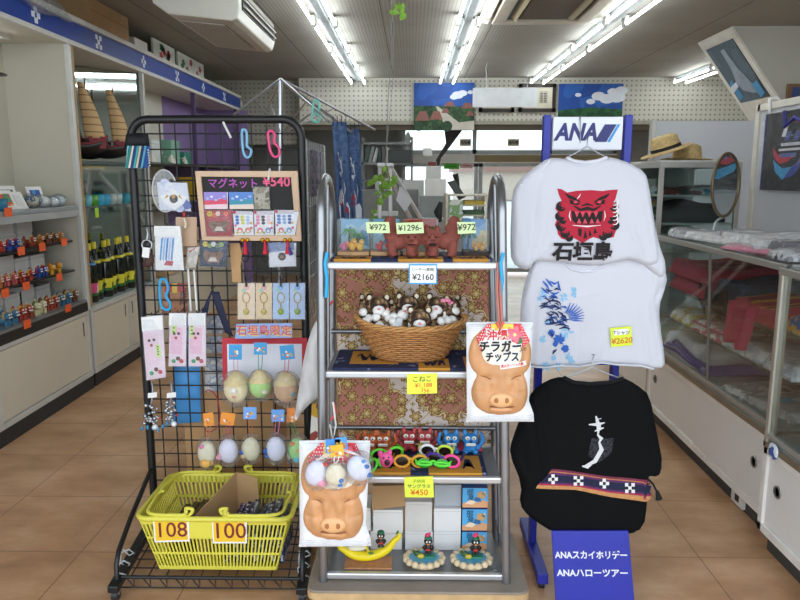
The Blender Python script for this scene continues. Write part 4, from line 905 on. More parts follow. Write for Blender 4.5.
m=MB(); m.text('石垣島限定',Q(264,331.6,2.744),X3,Z3,.045,c('#f0c878',.5),bold=.02,fn=lambda p:p+V((.002,0,-.003))); m.text('石垣島限定',Q(264,331,2.743),X3,Z3,.045,c('#d85a6a',.5),bold=.012); m.obj('lettering',t)
t=thing('backing_board','white board with a red border hung behind the plush balls','board',Q(264,386,2.79))
o=pxz([(223,386),(308,386),(307,338),(222,338)],2.79); m=MB(c('#c8283a',.45)); m.prism([(p[0],2.795,p[1]) for p in o],(0,-.006,0)); m.obj('red_border',t)
m=MB(c('#e9ebf4',.45)); o2=[U(o,a,b) for a,b in ((.06,0.0),(.93,0.0),(.93,.88),(.06,.88))]; m.prism([(p[0],2.789,p[1]) for p in o2],(0,-.003,0)); m.obj('white_sheet',t)
# plush balls in clear bags
CR=clear('#ffffff',.10,.06,30,.05)
def plush(px,py,rx,ry,Y,col,label,group,tagpx,tagc,bits=(),cord='#e08a6a',hat=None,rot=0):
    p=Q(px,py,Y); k=Y/700*1.02; t=thing('plush_ball',label,'plush toy',(p.x,Y,p.z-ry*k),group)
    m=MB(c(col,.8,n=.04,bump=.25,bs=160)); m.ell(p,(rx*k,rx*k*.8,ry*k),nu=20,nv=14,rot=(0,rot,0)); m.obj('ball',t)
    for j,(dx,dy,r,cl) in enumerate(bits):
        m=MB(c(cl,.7)); q=Q(px+dx,py+dy,Y); dd=max(.05,1-(dx/rx)**2-(dy/ry)**2)**.5; m.ell((q.x,Y-rx*k*.78*dd,q.z),(r*k,r*k*.5,r*k*.8),nu=10,nv=7); m.obj('bow',t)
    if hat:
        m=MB(c(hat,.8,bump=.5,bs=120)); q=Q(px,py-ry*.62,Y); m.lathe([(rx*k*1.02,-.012),(rx*k*.98,-.006),(rx*k*.75,.006),(rx*k*.6,.02),(rx*k*.3,.034),(0,.036)],q,n=18); m.obj('straw_hat',t)
    tx,ty,tw,th,ta=tagpx; o=[(tx-tw/2+ta,ty+th/2),(tx+tw/2+ta,ty+th/2-1.5*ta),(tx+tw/2-ta*.5,ty-th/2-1.5*ta),(tx-tw/2-ta*.5,ty-th/2)]; o=pxz(o,Y-.01)
    m=MB(c(tagc,.4)); m.prism([(a,Y-.01,b) for a,b in o],(0,-.002,0))
    for j in range(7): disc(m,o,Y-.0125-.0002*j,.15+.7*R.random(),.12+.45*R.random(),.0045,c(['#f4f2ea','#e8b84a','#e87a4a','#c8a070'][j%4]))
    m.obj('paper_tag',t)
    m=MB(c(cord,.6)); a=Q(tx-2,ty+th/2-1,Y-.008);b=Q(tx+2,ty+th/2-1,Y-.008); top=Q(px,py-ry*.9,Y-.01); m.tube([a,a.lerp(top,.6)+V((-.004,0,0)),top,b.lerp(top,.6)+V((.004,0,0)),b],.0016,5); m.obj('cord',t)
    m=MB(CR); e=1.22; L_=lambda u,v:V(p)+V((rx*k*e*math.cos(2*PI*u)*math.sin(PI*v)**.7*(1+.10*math.sin(7*u*6.28+9*v)), rx*k*1.0*math.sin(2*PI*u)*math.sin(PI*v)**.7*(1+.1*math.sin(5*u*6.28)), -ry*k*1.3*math.cos(PI*v)*(1+.06*math.sin(6*u*6.28))))
    m.surf(L_,22,12); m.obj('clear_bag',t); return t
GP1='plush balls with straw hats';GP2='plush balls in the lower row'
plush(236,389,12.5,14.5,2.69,'#f2e4ba','cream plush ball with straw hat in a clear bag, left of upper three',GP1,(235.5,352,13,15,0),'#3f9ed8',((0,-1,4,'#f2efe8'),(0,5,2,'#e08a6a')),'#d8a0b0','#e8d49c')
plush(260,386,11,12.5,2.69,'#b4e08a','lime green plush ball with straw hat, middle of upper three',GP1,(260.5,348.5,13,12,0),'#3f9ed8',((6,4,3,'#e8dcd8'),),'#2fa08a','#e8d49c')
plush(286,389,12.5,14,2.69,'#d2ac88','brown plush ball with straw hat, right of upper three',GP1,(287,353,14,14,1),'#3f9ed8',((8,3,2.5,'#3fa0b8'),),'#d85a8a','#e0cc9c')
plush(207,453,9.5,13,2.68,'#e2dcc0','cream plush ball with a yellow patch, first of the lower five',GP2,(208.5,420,10,13,1),'#f09a3c',((0,8,6,'#e8b45a'),(-4,-8,3,'#e07ab0'),(5,9,3,'#e2a84a')))
plush(228.5,451,10,13,2.67,'#e4e4f4','white plush ball with a pink bow, second of the lower five',GP2,(228,418,14,12,-1),'#f09a3c',((-9,6,3.5,'#f0a8c0'),(-7,2,2.5,'#f0b8cc')),'#d0406a')
plush(251,449,9.5,12.5,2.68,'#ddd8b8','pale cream plush ball with a blue scarf, third of the lower five',GP2,(250,413,13,12,0),'#78acec',((-8,2,3,'#3a6ac0'),(-8,7,2.5,'#e8c89a')),'#d07a4a')
plush(276,449,10,13,2.67,'#e0e2f4','bluish white plush ball with a blue scarf, fourth of the lower five',GP2,(278,415.5,13,12,0),'#6fa6ea',((-9,1,3.5,'#2f66b8'),(-8,6,3,'#2f66b8')),'#e08ab0')
plush(297.5,450,10,13,2.7,'#a4d88a','green plush ball with an orange dot, fifth of the lower five',GP2,(291,415,8,14,0),'#f0924a',((-4,-8,3,'#e88a3c'),(1,-2,2,'#e8b04a'),(0,7,4,'#6fc4d0')),'#3fa05a')
# white cloth bag hanging from the trolley side
m=MB(c('#d2d0ce',.7,n=.03,bump=.3,bs=18)); hy=puff(m,chaikin(pxz([(293,425),(305,408),(321,395),(323,370),(323,328),(320,319),(314,323),(305,350),(298,395)],2.5),1),2.5,.035,.03,.016,.05,.006,2,extra=lambda x,z:.006*math.sin(x*120+z*30))
t=m.thing('cloth_bag','grey-white cloth bag drooping between the rack and the cart','bag')
k=MB(c('#d84a4a',.6)); k.tube([Q(317,321,2.48),Q(324,311,2.46),Q(333,301,2.40)],.0035,6); k.tube([Q(320,320,2.48),Q(329,310,2.46)],.0035,6); k.obj('red_cord',t)
m=MB(blotch(['#d8d4cc','#d8d4cc','#8a3a34','#c8a030'],22,.6,'cells')); puff(m,pxz([(309,452),(326,452),(327,402),(312,404)],2.6),2.6,.01,.01,.02,.02,.003); m.thing('printed_cloth','white cloth with dark red flowers hanging behind the cloth bag','cloth')
# ---------------------------------------------------------------- yellow basket
YEL=c('#dfd650',.35,n=.03,spec=.5)
bx0,bx1,by0,by1,bz0,bz1=-.985,-.445,2.345,2.705,.071,.29
t=thing('shopping_basket','yellow plastic shopping basket with two price cards on its front','basket',(-.715,2.52,.071))
tx,ty=.055,.03
def bc(x,y,s): # corner at height fraction s
    return V(((bx0+tx*(1-s)) if x==0 else (bx1-tx*(1-s)), (by0+ty*(1-s)) if y==0 else (by1-ty*(1-s)), bz0+(bz1-bz0)*s))
def wall(m,c0,c1,bands,nb,bw):
    """one slotted side: bands = [(s0,s1)] solid strips, bars between"""
    P0=lambda u,s:bc(*c0,s).lerp(bc(*c1,s),u)
    d=(P0(1,.5)-P0(0,.5)); nn=V((d.y,-d.x,0)).normalized()*.004
    for s0,s1 in bands: m.prism([P0(0,s0),P0(1,s0),P0(1,s1),P0(0,s1)],nn)
    for i in range(nb+1):
        u=i/nb; w=bw/2
        m.prism([P0(max(0,u-w),0),P0(min(1,u+w),0),P0(min(1,u+w),1),P0(max(0,u-w),1)],nn*.8)
m=MB(YEL); B4=[(0,.07),(.30,.34),(.60,.64),(.88,1)]
wall(m,(0,0),(1,0),B4,36,.012); m.obj('front_wall',t)
m=MB(YEL); wall(m,(1,1),(0,1),B4,30,.014); m.obj('rear_wall',t)
m=MB(YEL); wall(m,(0,1),(0,0),B4,22,.018); m.obj('side_wall',t)
m=MB(YEL); wall(m,(1,0),(1,1),B4,22,.018); m.obj('side_wall',t)
m=MB(YEL); m.prism([bc(0,0,0),bc(1,0,0),bc(1,1,0),bc(0,1,0)],(0,0,.005)); m.obj('bottom',t)
m=MB(YEL)
cs=[bc(0,0,1),bc(1,0,1),bc(1,1,1),bc(0,1,1)]; path=[]
for i,(sx_,sy_) in enumerate(((-1,-1),(1,-1),(1,1),(-1,1))):
    a0=[PI,1.5*PI,0,.5*PI][i]; cc=cs[i]-V((sx_*.03,sy_*.03,0))
    path+=[cc+V((.04*math.cos(a0+k*PI/8),.04*math.sin(a0+k*PI/8),0)) for k in range(5)]
m.tube(path,.010,8,True); m.obj('rim',t)
p0=lambda u:bc(0,0,1).lerp(bc(1,0,1),u)
m=MB(YEL); m.prism([p0(.12)+V((0,-.004,-.075)),p0(.70)+V((0,-.004,-.075)),p0(.70)+V((0,-.004,0)),p0(.12)+V((0,-.004,0))],(0,-.003,0)); m.obj('front_plate',t)
for y,yy in ((by0-.008,-1),(by1+.008,1)):
    m=MB(YEL); z=bz1+.014; ya=y
    m.tube(smooth([V((bx0+.03,2.52,z+.004)),V((bx0+.02,(2.52+y)/2,z+.003)),V((bx0+.04,y-yy*.01,z)),V((bx0+.16,y,z)),V((bx0+.19,y,z+.004)),V((bx0+.2,y,z+.022)),V((bx0+.175,y,z+.026)),V((bx0+.172,y,z+.008))],4,False)[:29],.0065,8); m.obj('handle',t)
    m=MB(YEL)
    m.tube(smooth([V((bx1-.03,2.52,z+.004)),V((bx1-.02,(2.52+y)/2,z+.003)),V((bx1-.04,y-yy*.01,z)),V((bx1-.2,y,z)),V((bx1-.23,y,z+.004)),V((bx1-.24,y,z+.022)),V((bx1-.215,y,z+.026)),V((bx1-.212,y,z+.008))],4,False)[:29],.0065,8); m.obj('handle',t)
def pricecard(quad,Y,txt,label,base,tcol='',inner=None,size=None,name='price_card',lines=None,bold=.02,bev=True):
    o=pxz(quad,Y); t=thing(name,label,'price card',((o[0][0]+o[1][0])/2,Y,min(o[0][1],o[1][1])))
    m=MB(base); m.prism([(p[0],Y,p[1]) for p in o],(0,-.003,0))
    if inner: q=[U(o,a,b) for a,b in ((.04,.07),(.96,.07),(.96,.93),(.04,.93))]; m.poly([(p[0],Y-.0034,p[1]) for p in q],inner)
    m.obj('card',t)
    m=MB(); h=o[3][1]-o[0][1]; ang=V((o[1][0]-o[0][0],0,o[1][1]-o[0][1])); up=V((0,0,1))
    for (s,u,v,sz,cl) in (lines or [(txt,.5,.5,size or .8,tcol)]):
        a=U(o,u,v); m.text(s,(a[0],Y-.0042,a[1]),ang,up,h*sz,c(cl,.5),bold=bold)
    m.obj('lettering',t); return t
pricecard([(155,542),(190,541),(189,518),(153,519)],2.338,'108','yellow card with hand-drawn 108 on the left of the basket front',WHITE,'#8a2a2a',c('#f2c52c'),1.0,lines=[('108',.5,.5,.9,'#7c2430')],bold=.005)
pricecard([(213,543),(247,543),(247,518),(212,519)],2.338,'100','yellow card with hand-drawn 100 right of the 108 card',WHITE,'#8a2a2a',c('#f2c52c'),1.0,lines=[('100',.5,.5,.9,'#7c2430')],bold=.005)
m=MB(CARD); a,b,d,e=V((-.80,2.40,.085)),V((-.70,2.62,.085)),V((-.70,2.62,.345)),V((-.80,2.40,.27)); m.prism([a,b,d,e],(.004,-.002,0)); a2,b2,d2=V((-.70,2.62,.085)),V((-.60,2.60,.085)),V((-.61,2.6,.33)); m.prism([a2,b2,d2,V((-.70,2.62,.345))],(.0,.004,0)); m.thing('cardboard_divider','bent brown cardboard divider standing in the yellow basket','divider')
for i in range(7):
    x=-.69+.032*i; m=MB(blotch(['#1d1d33','#2f3a6a','#c8c8d4','#15151f'],55,.3)); m.box((x,2.40,.08),(x+.02,2.62,.215+.012*(i%3)),rot=(0,.12-.03*i,0)); m.thing('accessory_packet',f'dark speckled packet inside the yellow basket, {ORD[i]} from the divider','packet','packets in the yellow basket',bevel=.004)
for i in range(3):
    x=-.92+.035*i; m=MB(blotch(['#4a3326','#2f2018','#6a4a34'],30,.4)); m.box((x,2.45,.08),(x+.025,2.64,.2+.01*i),rot=(0,.1,0)); m.thing('accessory_packet',f'brown packet at the left end inside the yellow basket, {ORD[i]} from the end','packet','brown packets in the yellow basket',bevel=.004)
for i,(x0,x1,y0,y1,z1,lb) in enumerate(((-.405,-.325,2.66,2.96,.45,'brown carton with printed side behind the basket by the dolly'),(-1.08,-.84,3.25,3.6,.38,'brown carton on the floor behind the grid rack, by the left post'))):
    m=MB(c('#a98a63',.8)); m.box((x0,y0,0),(x1,y1,z1)); m.use(c('#d9cdb8',.7)); m.poly([(x0+.01,y0-.001,z1*.3),(x1-.01,y0-.001,z1*.3),(x1-.01,y0-.001,z1*.8),(x0+.01,y0-.001,z1*.8)]); m.thing('carton',lb,'box')
# ================================================================ WOODEN DOLLY AND SILVER CART
t=thing('wooden_dolly','worn plywood dolly board on casters carrying the silver cart','dolly',(.03,2.38,0))
def rrect(x0,x1,y0,y1,r,k=5):
    o=[]
    for cx,cy,a0 in ((x1-r,y0+r,-PI/2),(x1-r,y1-r,0),(x0+r,y1-r,PI/2),(x0+r,y0+r,PI)): o+=[(cx+r*math.cos(a0+i*PI/2/k),cy+r*math.sin(a0+i*PI/2/k)) for i in range(k+1)]
    return o
m=MB(c('#8f8274',.6,n=.14,s=7,bump=.15)); m.prism([(x,y,.080) for x,y in rrect(-.355,.403,2.172,2.60,.035)],(0,0,.035)); m.obj('board',t,bevel=.004)
m=MB(c('#c9a878',.6,n=.15,s=20)); m.prism([(x,y,.082) for x,y in rrect(-.357,.405,2.170,2.602,.036)],(0,0,.025)); m.obj('ply_edge',t)
for x in (-.28,.33):
    for y in (2.26,2.52):
        m=MB(c('#3a3a3c',.5)); m.cyl((x-.012,y,.03),(x+.012,y,.03),.03,n=18); q=m.obj('caster',t,bevel=.004); m=MB(STEEL); m.box((x-.020,y-.016,.038),(x+.020,y+.016,.081)); m.obj('fork',q)
TX0,TX1,TY0,TY1=-.293,.288,2.235,2.53
Z1,Z2,Z4,Z0=1.232,.870,.502,.146
xl=lambda z:-.289-.016*(1.4-z)/1.25
xr=lambda z:.284+.046*(1.4-z)/1.25
t=thing('silver_cart','silver tubular cart with arched sides and four wire shelves','cart',(0,2.39,.116))
rr=(TY1-TY0)/2; ym=(TY0+TY1)/2
for f in (xl,xr):
    m=MB(c('#a2a4a7',.33,.9,n=.08)); zt=1.50-rr*.9
    m.tube([(f(.116),TY0,.116),(f(zt),TY0,zt)]+[(f(zt),ym-rr*math.cos(a),zt+rr*.9*math.sin(a)) for a in [k*PI/14 for k in range(1,14)]]+[(f(zt),TY1,zt),(f(.116),TY1,.116)],.0155,12); m.obj('arched_side',t)
    for y in (TY0+.09,TY0+.18): m=MB(c('#9b9da0',.35,.9)); m.cyl((f(.15),y,.15),(f(zt+rr*.75),y,zt+rr*.75),.006,n=8); m.obj('side_bar',t)
    for z in (.2,.8): m=MB(c('#9b9da0',.35,.9)); m.cyl((f(z),TY0,z),(f(z),TY1,z),.007,n=8); m.obj('cross_bar',t)
for z in (Z0,Z4,Z2,Z1):
    m=MB(c('#8a8d90',.45,.7)); m.box((xl(z)+.015,TY0+.01,z-.006),(xr(z)-.015,TY1-.01,z)); q=m.obj('shelf',t)
    m=MB(c('#d2d3d4',.3,.7,n=.04)); m.box((xl(z)+.012,TY0-.008,z-.022),(xr(z)-.012,TY0+.012,z+.002)); m.obj('front_rail',q,bevel=.006)
for z in (.575,.945): m=MB(c('#8f9194',.35,.9)); m.cyl((xl(z),TY1-.02,z),(xr(z),TY1-.02,z),.0085,n=10); m.obj('rear_rail',t)
for x,s in ((TX0,-1),(TX1,1)):
    q=x+.018 if s<0 else x-.004; m=MB(c('#28aee4',.4)); m.tube([(q,TY0-.02,Z1-.11 if s<0 else Z1-.1),(q+.004,TY0-.022,Z1-.05),(q-.002,TY0-.02,Z1),(q+.006,TY0-.018,Z1+.035)],.006,8); m.obj('blue_tie',t)
# batik cloth hung inside the back
def batik():
    m,nt,out,N,L=newmat('batik_print'); b=princ(N,L,out,.75,0,.2)
    tc=N('TexCoord'); mp=N('Mapping'); mp.inputs['Rotation'].default_value=(PI/2,0,0); L(tc.outputs['Object'],mp.inputs[0])
    def vor(s,feat='F1',rnd=.6):
        v=N('TexVoronoi'); v.voronoi_dimensions='2D'; v.feature=feat; v.inputs['Scale'].default_value=s; v.inputs['Randomness'].default_value=rnd; L(mp.outputs[0],v.inputs['Vector']); return v
    def mix(fac,a,bb):
        x=N('MixRGB')
        if hasattr(fac,'is_linked'): L(fac,x.inputs[0])
        else: x.inputs[0].default_value=fac
        for i,q in ((1,a),(2,bb)):
            if isinstance(q,str): x.inputs[i].default_value=(*lin(q),1)
            else: L(q,x.inputs[i])
        return x.outputs[0]
    def thr(o,op,v): n=N('Math',operation=op); n.inputs[1].default_value=v; L(o,n.inputs[0]); return n.outputs[0]
    def flower(s,rnd,pet,amp):
        v=vor(s,rnd=rnd); df=N('VectorMath',operation='SUBTRACT'); L(mp.outputs[0],df.inputs[0]); L(v.outputs['Position'],df.inputs[1])
        sp=N('SeparateXYZ'); L(df.outputs[0],sp.inputs[0]); at=N('Math',operation='ARCTAN2'); L(sp.outputs[1],at.inputs[0]); L(sp.outputs[0],at.inputs[1])
        k=N('Math',operation='MULTIPLY'); k.inputs[1].default_value=pet; L(at.outputs[0],k.inputs[0]); cs=N('Math',operation='COSINE'); L(k.outputs[0],cs.inputs[0])
        o=N('Math',operation='MULTIPLY_ADD'); o.inputs[1].default_value=-amp; L(cs.outputs[0],o.inputs[0]); L(v.outputs['Distance'],o.inputs[2]); return o.outputs[0]
    big=vor(3.4,rnd=.8); small=flower(15,.6,6,.07); leafy=flower(30,.9,4,.10); fil=vor(10,'DISTANCE_TO_EDGE',1)
    ad=N('Math',operation='MULTIPLY_ADD'); ad.inputs[1].default_value=.25; L(small,ad.inputs[0]); L(big.outputs['Distance'],ad.inputs[2])
    zone=thr(ad.outputs[0],'GREATER_THAN',.56)
    lf=ramp(N,['#c9b27a','#7c6a3c','#7c4632'],[0,.1,.17]); L(leafy,lf.inputs[0]); lf2=ramp(N,['#8a7a40','#a89468','#9a6a4c'],[0,.1,.17]); L(leafy,lf2.inputs[0])
    brick=mix(thr(leafy,'LESS_THAN',.30),'#b07866',lf.outputs[0]); beige=mix(thr(leafy,'LESS_THAN',.2),'#d2c4ba',lf2.outputs[0])
    base=mix(zone,brick,beige)
    r1=N('Math',operation='SUBTRACT'); r1.inputs[1].default_value=.56; L(ad.outputs[0],r1.inputs[0]); r2=N('Math',operation='ABSOLUTE'); L(r1.outputs[0],r2.inputs[0])
    base=mix(thr(r2.outputs[0],'LESS_THAN',.035),base,'#8a5a44'); base=mix(thr(r2.outputs[0],'LESS_THAN',.014),base,'#d8c48a')
    base=mix(thr(fil.outputs['Distance'],'LESS_THAN',.018),base,'#b09a5c')
    rp=ramp(N,['#ead9a0','#7a3f2a','#c2a660','#6a5a34','#8f5a44'],[0,.07,.13,.22,.27]); L(small,rp.inputs[0])
    base=mix(thr(small,'LESS_THAN',.31),base,rp.outputs[0])
    L(base,b.inputs['Base Color']); return m
BATIK=batik()
m=MB(BATIK); m.surf(lambda u,v:V((-.275+(xr(.5+.7*v)-.016+.275)*u,TY1-.005-.008*math.sin(u*15)*(1-v*.6),.512+(Z1-.527)*v)),40,20); m.thing('batik_cloth','brown and beige batik cloth hung inside the back of the silver cart','cloth',solid=.002)
# tenugui towels laid on the shelves
def towel(z,golds,label,depth=1.0,x0=TX0+.03,x1=TX1-.03):
    ya=TY0+.014; yb=TY1-.03
    m=MB(blotch(['#22294a','#22294a','#2c3358','#7f88a4'],38,.8)); m.box((x0,ya,z+.001),(x1,yb,z+.009))
    G_=c('#c68a2e',.8,n=.06); D_=c('#1e2444',.8)
    for u0,u1,v0,v1 in golds:
        xa,xb=x0+(x1-x0)*u0,x0+(x1-x0)*u1; y_,y2=ya+(yb-ya)*v0,ya+(yb-ya)*v1
        m.box((xa,y_ ,z+.009),(xb,y2,z+.0096),G_)
        if v0==0: m.box((xa,ya-.0008,z+.001),(xb,ya,z+.0096))
        for k in range(3):
            cx=xa+(xb-xa)*(.25+.25*k); cy=y_+(y2-y_)*.5; pts=[(cx+(q-.5)*(xb-xa)*.25,cy+(y2-y_)*.28*math.sin(q*7+k*2)) for q in [i/8 for i in range(9)]]
            m.poly([(a,b,z+.0100+.0001*k) for a,b in stroke(pts,.006)],D_)
    return m.thing('cotton_towel',label,'towel')
towel(Z1,[(.02,.25,0,.35),(.42,.7,0,.35),(.76,.98,0,.4)],'navy and gold towel lying on the top shelf of the cart')
towel(Z2,[(.1,.42,.2,.9),(.55,.75,0,.5),(.85,1,0,.6)],'navy and gold towel under the wicker basket')
towel(Z4,[(.1,.5,.0,.55),(.62,.97,.0,.6)],'navy and gold towel under the sunglasses')
# ---------------------------------------------------------------- top shelf: clay lions and diorama boxes
z=Z1+.010
CLAY=c('#8a4a3e',.85,n=.12,s=40,bump=.4,bs=150)
def clay_lion(cx,face,label,openm):
    t=thing('clay_lion',label,'statue',(cx,2.33,z),'unglazed clay guardian lions'); s=face; Y=2.33
    hx,hz=cx+s*.03,z+.060
    b=[((cx-s*.014,Y+.004,z+.05),(.036,.026,.028)),((cx-s*.03,Y+.004,z+.055),(.026,.025,.033)),((hx,Y-.014,hz),(.031,.027,.029)),((hx+s*.003,Y-.036,hz-.010),(.020,.013,.013)),((hx,Y-.012,hz+.02),(.026,.02,.014)),
       ((cx-s*.044,Y+.006,z+.07),(cx-s*.046,Y+.006,z+.105),.020,.022),((cx-s*.042,Y+.006,z+.118),(.019,.014,.016)),((cx-s*.058,Y+.006,z+.09),(.012,.013,.02)),((cx-s*.026,Y+.006,z+.094),(.014,.012,.016))]
    for dx,dy in ((.026,-.014),(.034,.014),(-.036,-.012),(-.036,.016)): b+=[((cx+s*dx,Y+dy,z+.009),(cx+s*dx,Y+dy,z+.04),.0155,.018),((cx+s*(dx+.004),Y+dy-.008,z+.009),(.016,.015,.009))]
    for k in range(11): a=k*2*PI/11; b.append(((hx+.030*math.cos(a),Y-.010,hz+.027*math.sin(a)),(.0095,.012,.0095)))
    for dx in (-.019,.019): b.append(((hx+dx,Y-.02,hz+.034),(.008,.007,.009)))
    blob(b,CLAY,'body',t,.003,2)
    m=MB(c('#5a2c26',.9))
    for dx in (-.011,.011): m.ell((hx+dx,Y-.0385,hz+.007),(.0055,.004,.004))
    m.obj('eyes',t)
    m=MB(c('#6a362e',.9)); m.ell((hx,Y-.0475,hz-.004),(.008,.005,.005)); m.obj('nose',t)
    for dx in (-.011,.011): m=MB(CLAY); m.ell((hx+dx,Y-.037,hz+.014),(.010,.007,.004),rot=(0,dx*30,0)); m.obj('brow',t)
    m=MB(c('#2c1614',.9)); m.ell((hx,Y-.047,hz-.016),(.0135,.005,.006 if openm else .0018)); m.obj('mouth',t)
clay_lion(-.030,1,'closed-mouthed terracotta lion statue on the cart top shelf',False); clay_lion(.098,-1,'open-mouthed terracotta lion statue on the cart top shelf',True)
ACR=clear('#f8fbfb',.10,.03)
def diorama(x0,x1,y0,label,bg,bits,Y0=2.36,Y1=2.46,topy=None,base='#c49a6a'):
    t=thing('diorama_box',label,'diorama',((x0+x1)/2,(Y0+Y1)/2,z),'clear diorama boxes'); h=.122
    m=MB(c(base,.6)); m.prism([(x0,Y0,z),(x0+(x1-x0)*.5,Y0-.012,z),(x1,Y0,z),(x1,Y1,z),(x0,Y1,z)],(0,0,.012)); m.obj('base',t)
    m=MB(bg); m.box((x0+.004,Y1-.006,z+.012),(x1-.004,Y1-.003,z+h-.004)); m.obj('printed_back',t)
    m=MB(ACR); m.box((x0,Y0,z+.012),(x1,Y1,z+h)); m.obj('acrylic_cover',t)
    for u,zz,r,cl,nm in bits:
        m=MB(c(cl,.4)); X=x0+(x1-x0)*u; Y=(Y0+Y1)/2-.02
        if nm=='palm':
            m.use(c('#6a4a2a',.7)); m.tube([(X,Y+.03,z+.012),(X+.004,Y+.03,z+zz)],.003,6); m.use(c(cl,.5))
            for k in range(9): a=k*.7; m.tube([(X+.004,Y+.03,z+zz),(X+.004+.014*math.cos(a),Y+.03-.01*math.sin(a),z+zz+.008),(X+.004+.03*math.cos(a),Y+.03-.016*math.sin(a),z+zz-.012)],[.002,.0045,.001],5)
            m.obj('palm_tree',t)
        else:
            m.ell((X,Y,z+.012+r),(r*.8,r*.8,r)); m.ell((X+r*.4,Y-.004,z+.012+r*2.1),(r*.65,r*.65,r*.65)); m.ell((X-r*.9,Y,z+.012+r*1.5),(r*.3,r*.3,r*.7)); m.use(c('#f2eada',.5)); m.ell((X+r*.5,Y-r*.7,z+.012+r*2.0),(r*.25,r*.2,r*.2)); m.obj('tiny_lion',t)
sk=blotch(['#7fb8dc','#a8d0e4','#4a90c0','#3f8a4a'],12,.4)
diorama(-.252,-.145,2.36,'clear box with yellow lions and a palm at the left shelf end',sk,[(.3,.075,.03,'#3a9a3c','palm'),(.55,.06,.03,'#2f8a3a','palm'),(.45,0,.016,'#e8a82c','l'),(.7,0,.015,'#e8b83a','l'),(.18,0,.012,'#e0709a','l')])
diorama(-.14,-.04,2.36,'clear box with red and yellow lions behind the left clay lion',sk,[(.6,.07,.03,'#2f8a3a','palm'),(.3,0,.013,'#c8302c','l'),(.62,0,.013,'#d0342c','l')])
diorama(-.03,.09,2.36,'red-backed clear box behind the two clay lions',blotch(['#a8382c','#c85a3a','#6a7a3a','#d8905a'],14,.4),[(.75,.08,.03,'#3a9a3c','palm'),(.9,.07,.03,'#2f7a3a','palm')])
diorama(.175,.262,2.36,'clear box with a rainbow print and palm at the right shelf end',blotch(['#5a9ad4','#8ab8e0','#d8c8a0','#e88a6a'],12,.4),[(.2,.065,.03,'#2f7a34','palm'),(.5,0,.012,'#d8a050','l'),(.75,0,.012,'#e0a848','l')],base='#3a2a22')
def lime(q,Y,lines,label,base='#d8ecb0',b=.01): return pricecard(q,Y,None,label,c(base,.5),'',lines=lines,bold=b)
lime([(367,233),(390,233),(389,222),(366,222)],2.285,[('¥972',.5,.5,.75,'#1c1c1c')],'pale green card reading ¥972 on the left diorama box')
lime([(397,234),(424,233),(423,222),(396,223)],2.29,[('¥1296-',.5,.5,.75,'#1c1c1c')],'pale green card reading ¥1296 over the clay lions')
lime([(458,234),(476,233),(475,222),(457,222)],2.285,[('¥972',.5,.5,.75,'#1c1c1c')],'pale green card reading ¥972 on the right diorama box')
pricecard([(409,284),(437,284),(437,264),(409,264)],2.220,None,'white card with blue border reading ¥2160 on the top shelf rail',c('#35a4e0',.4),'',c('#f6f6f2',.5),lines=[('シーサー(素焼)',.5,.72,.17,'#1c1c1c'),('¥2160',.5,.34,.42,'#1c1c1c')],bold=.01)
lime([(407,394),(437,393),(437,373),(407,374)],2.220,[('こねこ',.5,.72,.32,'#3a6a2a'),('¥1,188',.55,.42,.3,'#e06a2c'),('756',.6,.15,.28,'#e06a2c')],'yellow card with green writing on the middle shelf rail','#ecf04a')
lime([(405,497),(434,497),(433,476),(404,477)],2.220,[('子供用',.5,.8,.2,'#8ab02a'),('サングラス',.5,.55,.22,'#2c6a4a'),('¥450',.5,.24,.4,'#e0601c')],'yellow card reading 450 on the sunglasses shelf rail','#e6f04a')
# ---------------------------------------------------------------- wicker basket and kittens
bx,by,bz=-.003,2.385,Z2+.011
t=thing('wicker_basket','oval wicker basket heaped with brown plush kittens','basket',(bx,by,bz))
WK=c('#b07a44',.6,n=.2,s=60); Hh=.118
def bp(a,s,off=0):
    rx=.118+.072*s**.8+off; ry=.078+.03*s+off; dz=.022*math.cos(a)**4*s
    return V((bx+rx*math.cos(a),by+ry*math.sin(a),bz+.004+Hh*s+dz))
NS=40
m=MB(c('#9a6838',.65,n=.2,s=60))
for i in range(NS): a=2*PI*i/NS; m.tube([bp(a,s) for s in (0,.25,.5,.75,1)],.0028,5)
m.obj('stakes',t)
m=MB(WK)
for j in range(15):
    s=.03+j*.064; m.tube([bp(2*PI*k/(NS*2),s,.0038*math.cos(PI*k/2+PI*j)) for k in range(NS*2)],.0034,5,True)
m.obj('weave',t)
m=MB(c('#bd8a50',.55,n=.2,s=60))
for ph in (0,2.1,4.2): m.tube([bp(2*PI*k/120,1.0,.006*math.cos(k*.5+ph))+V((0,0,.006*math.sin(k*.5+ph))) for k in range(120)],.0052,6,True)
m.obj('braided_rim',t)
m=MB(c('#8a5c30',.7)); m.lathe([(0,0),(1,0),(1,.006),(0,.006)],(bx,by,bz),n=28,sx=.115,sy=.078); m.obj('bottom',t)
FUR=blotch(['#3a2a1e','#6a5038','#a68864','#33241a'],46,.9); WF=c('#efece6',.85,n=.04,bump=.3,bs=120); PK=c('#f09aa0',.6)
kit=thing('plush_kitten','','plush toy')
m=MB(FUR); m.ell((0,0,.03),(.034,.03,.034)); m.obj('body',kit)
m=MB(FUR); m.ell((0,-.012,.074),(.036,.031,.03)); h=m.obj('head',kit)
